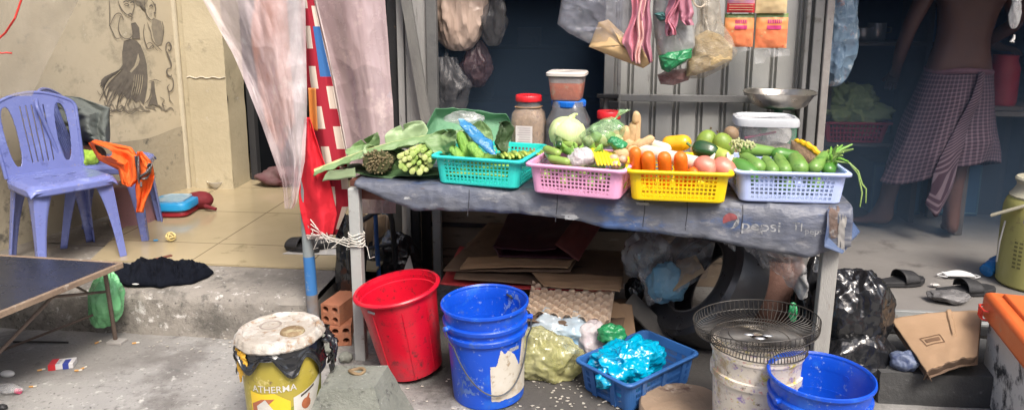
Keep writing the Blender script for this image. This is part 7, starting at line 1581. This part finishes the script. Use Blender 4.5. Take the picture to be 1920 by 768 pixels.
for sx in (-.22, .28):
    for sy in (-.17, .17): MB().box((p.x+.05+sx, 4.38+sy, .54), (.04, .04, .67)).build('leg', drk, stw, False)
hang('hanging_bag', 'clear packet with a white knot hanging in the upper right corner', M('bright clear film', (.6, .6, .6), (.35, .35, .35), .15, 9, None, .8, 30, alpha=.6, avar=.2, spec=.9), 1903, 28, 3.5, (.022, .02, .06), 18, .7, top=1.6)
p = FY(1901, 72, 3.5); tag(MB().tube([p+V(0, 0, .015), p, p+V(-.008, 0, -.014), p+V(.004, 0, -.018)], [.004, .006, .009, .003], 8).build('white_knot', M('white paper', (0, 0, 0))), 'white knot under the clear packet in the upper right corner', 'knot')
hr2 = thing('hanging_rod', 'steel rod in the shop opening on the right side', 'rod'); MB().tube([(1.1, 3.95, 1.63), (2.6, 3.5, 1.63)], .008, 8).build('rod', hk, hr2); 
for p_ in ((1.15, 3.93), (2.55, 3.52)): MB().tube([(p_[0], p_[1], 1.63), (p_[0], 3.84, 2.05)], .006, 8).build('bracket', hk, hr2)
# ---- person ----
skin = M('tanned skin', (.11, .048, .032), (.075, .034, .025), .5, 5, None, .1, 60)
PC_ = FY(1778, 300, 4.18); px_, py_ = PC_.x, 4.18
per = thing('person', 'shirtless person in a checked sarong standing barefoot in the dim shop', 'person')
fl_z = .2
def body():
    J = []; E = []
    def j(p, r, par=None):
        J.append((Vector(p)+V(px_, py_, fl_z), r)); i = len(J)-1
        if par is not None: E.append((par, i))
        return i
    lf = FY(1655, 400, 4.30)-V(px_, py_, fl_z); rf = FY(1785, 400, 4.15)-V(px_, py_, fl_z)
    pel = j((0, 0, .93), (.15, .11)); sp1 = j((.0, 0, 1.05), (.135, .10), pel); sp2 = j((.01, -.01, 1.22), (.15, .105), sp1); sp3 = j((.02, -.01, 1.38), (.165, .105), sp2); nk0 = j((.03, .0, 1.47), (.075, .07), sp3); nk = j((.04, .02, 1.53), (.055, .055), nk0); h1 = j((.05, .04, 1.62), (.075, .09), nk); h2 = j((.055, .045, 1.69), (.078, .092), h1); h3 = j((.055, .04, 1.75), (.05, .06), h2)
    for s_, ft, kn in ((-1, lf, 0), (1, rf, 0)):
        hip = j((s_*.09, 0, .88), (.10, .10), pel); k = j((ft.x*.62+s_*.03, ft.y*.5-.0, .48), (.06, .062), hip); cf_ = j((ft.x*.85, ft.y*.85+.01, .33), (.052, .056), k); an = j((ft.x, ft.y, .085), (.034, .038), cf_)
        tip = Vector((ft.x-.05*1 if s_ < 0 else ft.x+.04, ft.y+.13, .03)) if s_ > 0 else Vector((ft.x-.13, ft.y+.06, .03)); hl = j((ft.x+(.02 if s_ < 0 else 0), ft.y-.035, .035), (.032, .03), an); ball_ = j(tuple(Vector((ft.x, ft.y, .03)).lerp(tip, .7)), (.038, .022), an); j(tuple(tip+(tip-Vector((ft.x, ft.y, .03)))*.25), (.03, .015), ball_)
    def arm(pts, rs, par):
        p = par
        for q_, r in zip(pts, rs): p = j(q_, r, p)
        return p
    shl = j((-.17, 0, 1.40), (.06, .06), sp3); wl_ = arm([(-.25, .05, 1.14), (-.26, .12, .98), (-.24, .2, .88)], [(.042, .042), (.036, .036), (.026, .022)], shl)
    shr_ = j((.20, 0, 1.40), (.06, .06), sp3); wr = arm([(.29, .05, 1.16), (.22, .2, 1.06), (.34, .28, 1.02)], [(.042, .042), (.036, .036), (.026, .022)], shr_)
    for w_, d in ((wl_, V(.02, .09, -.05)), (wr, V(.09, .05, -.01))):
        c0_ = J[w_][0]-V(px_, py_, fl_z); pm_ = j(tuple(c0_+d*.7), (.036, .018), w_); sdv = d.cross(V(0, 0, 1)).normalized()
        for k in range(4):
            o = sdv*(-.024+.016*k); ln_ = (.07, .08, .076, .06)[k]; a = c0_+d*.95+o; m1 = j(tuple(a), (.010, .010), pm_); m2 = j(tuple(a+d.normalized()*ln_*.5+V(0, 0, -.008)), (.0085, .0085), m1); j(tuple(a+d.normalized()*ln_*.85+V(0, 0, -.03)), (.007, .007), m2)
        th = j(tuple(c0_+d*.35-sdv*.032), (.011, .011), w_); j(tuple(c0_+d*.85-sdv*.05+V(0, 0, -.01)), (.009, .009), th)
    me = bpy.data.meshes.new('body'); me.from_pydata([tuple(p) for p, r in J], E, []); o = bpy.data.objects.new('body', me); C.objects.link(o)
    sm = o.modifiers.new('skin', 'SKIN'); sm.use_smooth_shade = True; sb2 = o.modifiers.new('sub', 'SUBSURF'); sb2.levels = sb2.render_levels = 2
    for i, (p, r) in enumerate(J):
        v = me.skin_vertices[0].data[i]; v.radius = r if isinstance(r, tuple) else (r, r)
    me.skin_vertices[0].data[0].use_root = True
    bpy.context.view_layer.update(); dg = bpy.context.evaluated_depsgraph_get(); nm = bpy.data.meshes.new_from_object(o.evaluated_get(dg)); bpy.data.objects.remove(o)
    for v_ in nm.vertices:
        q_ = v_.co-V(px_, py_, fl_z)
        if .95 < q_.z < 1.5 and q_.y < .02 and abs(q_.x) < .2: v_.co.y += .014*math.exp(-((q_.x-.01)/.02)**2)-.008*math.exp(-((abs(q_.x)-.09)/.04)**2-((q_.z-1.36)/.09)**2)-.006*math.exp(-((abs(q_.x)-.04)/.02)**2)*(1.3-q_.z > 0)
    nm.materials.clear(); nm.materials.append(skin); o2 = bpy.data.objects.new('body', nm); C.objects.link(o2); o2.parent = per
    return lf, rf
lf, rf = body()
hair = M('black hair', (.012, .01, .01), None, .6, 40, None, .6, 80); hc = V(px_+.055, py_+.035, fl_z+1.685)
MB().ell(hc+V(0, -.012, .02), (.083, .098, .095), fn=lambda q_: 1+.03*nz(q_, 8) if q_.z > -.4 else .9).build('hair', hair, per)
fc_ = MB(); fc_.ell(hc+V(0, .088, -.02), (.012, .018, .02)); fc_.ell(hc+V(-.03, .078, .0), (.011, .008, .007)); fc_.ell(hc+V(.03, .078, .0), (.011, .008, .007)); fc_.ell(hc+V(0, .08, -.06), (.022, .008, .006))
for s_ in (-1, 1): fc_.ell(hc+V(s_*.082, .0, -.01), (.01, .02, .03))
fc_.build('face', skin, per)
def fchk(n, L, U, Vv):
    def band(x, k, w_): return mth(n, L, 'LESS_THAN', mth(n, L, 'FRACT', mth(n, L, 'MULTIPLY', x, k)), w_)
    a = band(U, 58, .36); b = band(Vv, 26, .36); s_ = mth(n, L, 'ADD', a, b); return mixc(n, L, mth(n, L, 'MULTIPLY', s_, .5), (.03, .012, .022), (.145, .10, .125))
chk = uvmat('checked sarong cloth', fchk, .85)
pt0 = V(px_, py_, fl_z)
LF, RF = pt0+V(lf.x, lf.y, 0), pt0+V(rf.x, rf.y, 0)
def sar(u, v):
    a = 2*pi*u; c_ = pt0.lerp((LF+RF)/2, .35*v); z = fl_z+.92-ip([(0, 0), (1, .51+.10*max(0, -math.cos(a))+.03*math.sin(a*2))], v)
    rx = ip([(0, .165), (.25, .20), (.6, .24), (1, .285)], v); ry = ip([(0, .115), (.3, .14), (1, .15)], v); fo = .012*math.sin(a*7+v*3)*v+.02*v*ridge((math.cos(a), math.sin(a), v), 1.3)
    return V(c_.x+math.cos(a)*(rx+fo), c_.y+math.sin(a)*(ry+fo), z)
MB().grid(sar, 90, 60, wrap=True).build('sarong', chk, per, solid=.003)
def sar2(u, v):
    top = sar(.80+.03*u, .0); b_ = sar(.66+.07*u, 1)+V(0, 0, -.10*(1-abs(u-.4))); p = top.lerp(b_, v); s_ = sar(.79-.11*v+(.03+.04*v)*u, v); return V(s_.x, s_.y-.018-.012*math.sin(pi*u)-.01*math.sin(v*7), p.z if v > .9 else s_.z)+V(0, 0, -.11*max(0, v-.8)/.2*(1-abs(u-.5)*1.2))
MB().grid(sar2, 24, 50).build('hanging_fold', uvmat('sarong fold cloth', lambda n, L, U, Vv: mixc(n, L, mth(n, L, 'LESS_THAN', mth(n, L, 'FRACT', mth(n, L, 'ADD', mth(n, L, 'MULTIPLY', Vv, 30), mth(n, L, 'MULTIPLY', U, 2))), .4), (.035, .014, .026), (.12, .085, .105)), .85), per, solid=.003)
MB().tube([pt0+V(math.cos(a)*.155, math.sin(a)*.116, .915+.006*math.sin(3*a)) for a in [2*pi*i/32 for i in range(32)]], .016, 8, close=True).build('waist_roll', M('dark sarong roll', (.14, .07, .09), (.09, .04, .06), .85, 30), per)
SUB = {'printed_swoosh': 'body', 'printed_cloud': 'body', 'printed_sun': 'body', 'printed_roof': 'body', 'printed_house': 'body', 'printed_window': 'body', 'printed_window_bar': 'body', 'printed_porch': 'body', 'printed_disc': 'body', 'printed_stalk': 'body', 'printed_caption': 'body',
       'spout_cap': 'lid', 'lid_mark': 'lid', 'torn_label': 'body', 'label_scrap': 'body', 'scuff': 'body|cloth', 'inner_scuff': 'body', 'inner_clip': 'body', 'handle_ear': 'body', 'tape_scrap': 'body', 'moulded_rib': 'body', 'dial': 'body', 'label': 'body', 'label_print': 'body', 'emblem': 'body|pouch', 'small_print': 'body',
       'emblem_red': 'cloth', 'emblem_white': 'cloth', 'lettering': 'cloth|body', 'seam': 'cloth|board', 'torn_patch': 'cloth', 'scraped_strip': 'cloth', 'printed_mark': 'top_panel', 'latch': 'lid|sheet', 'lid_panel': 'lid', 'green_leaf_sticker': 'lid', 'crack': 'shaft', 'red_end': 'carton', 'blue_band': 'carton', 'print_mark': 'carton', 'hub_plate': 'rings', 'printed_line': 'pouch', 'slot': 'body', 'ear_loop': 'sheet', 'tread': 'casing', 'bead': 'casing', 'mural_face': 'mural_hair', 'neck': 'bulb', 'calyx': 'body', 'wire_catch': 'body'}
for o in list(bpy.data.objects):
    nm_ = o.name.split('.')[0]
    if o.parent and nm_ in SUB and not o.parent.parent and o.parent.type == 'EMPTY':
        for want in SUB[nm_].split('|'):
            t_ = [k for k in o.parent.children if k.name.split('.')[0] == want]
            if t_: o.parent = t_[0]; break
finalize()
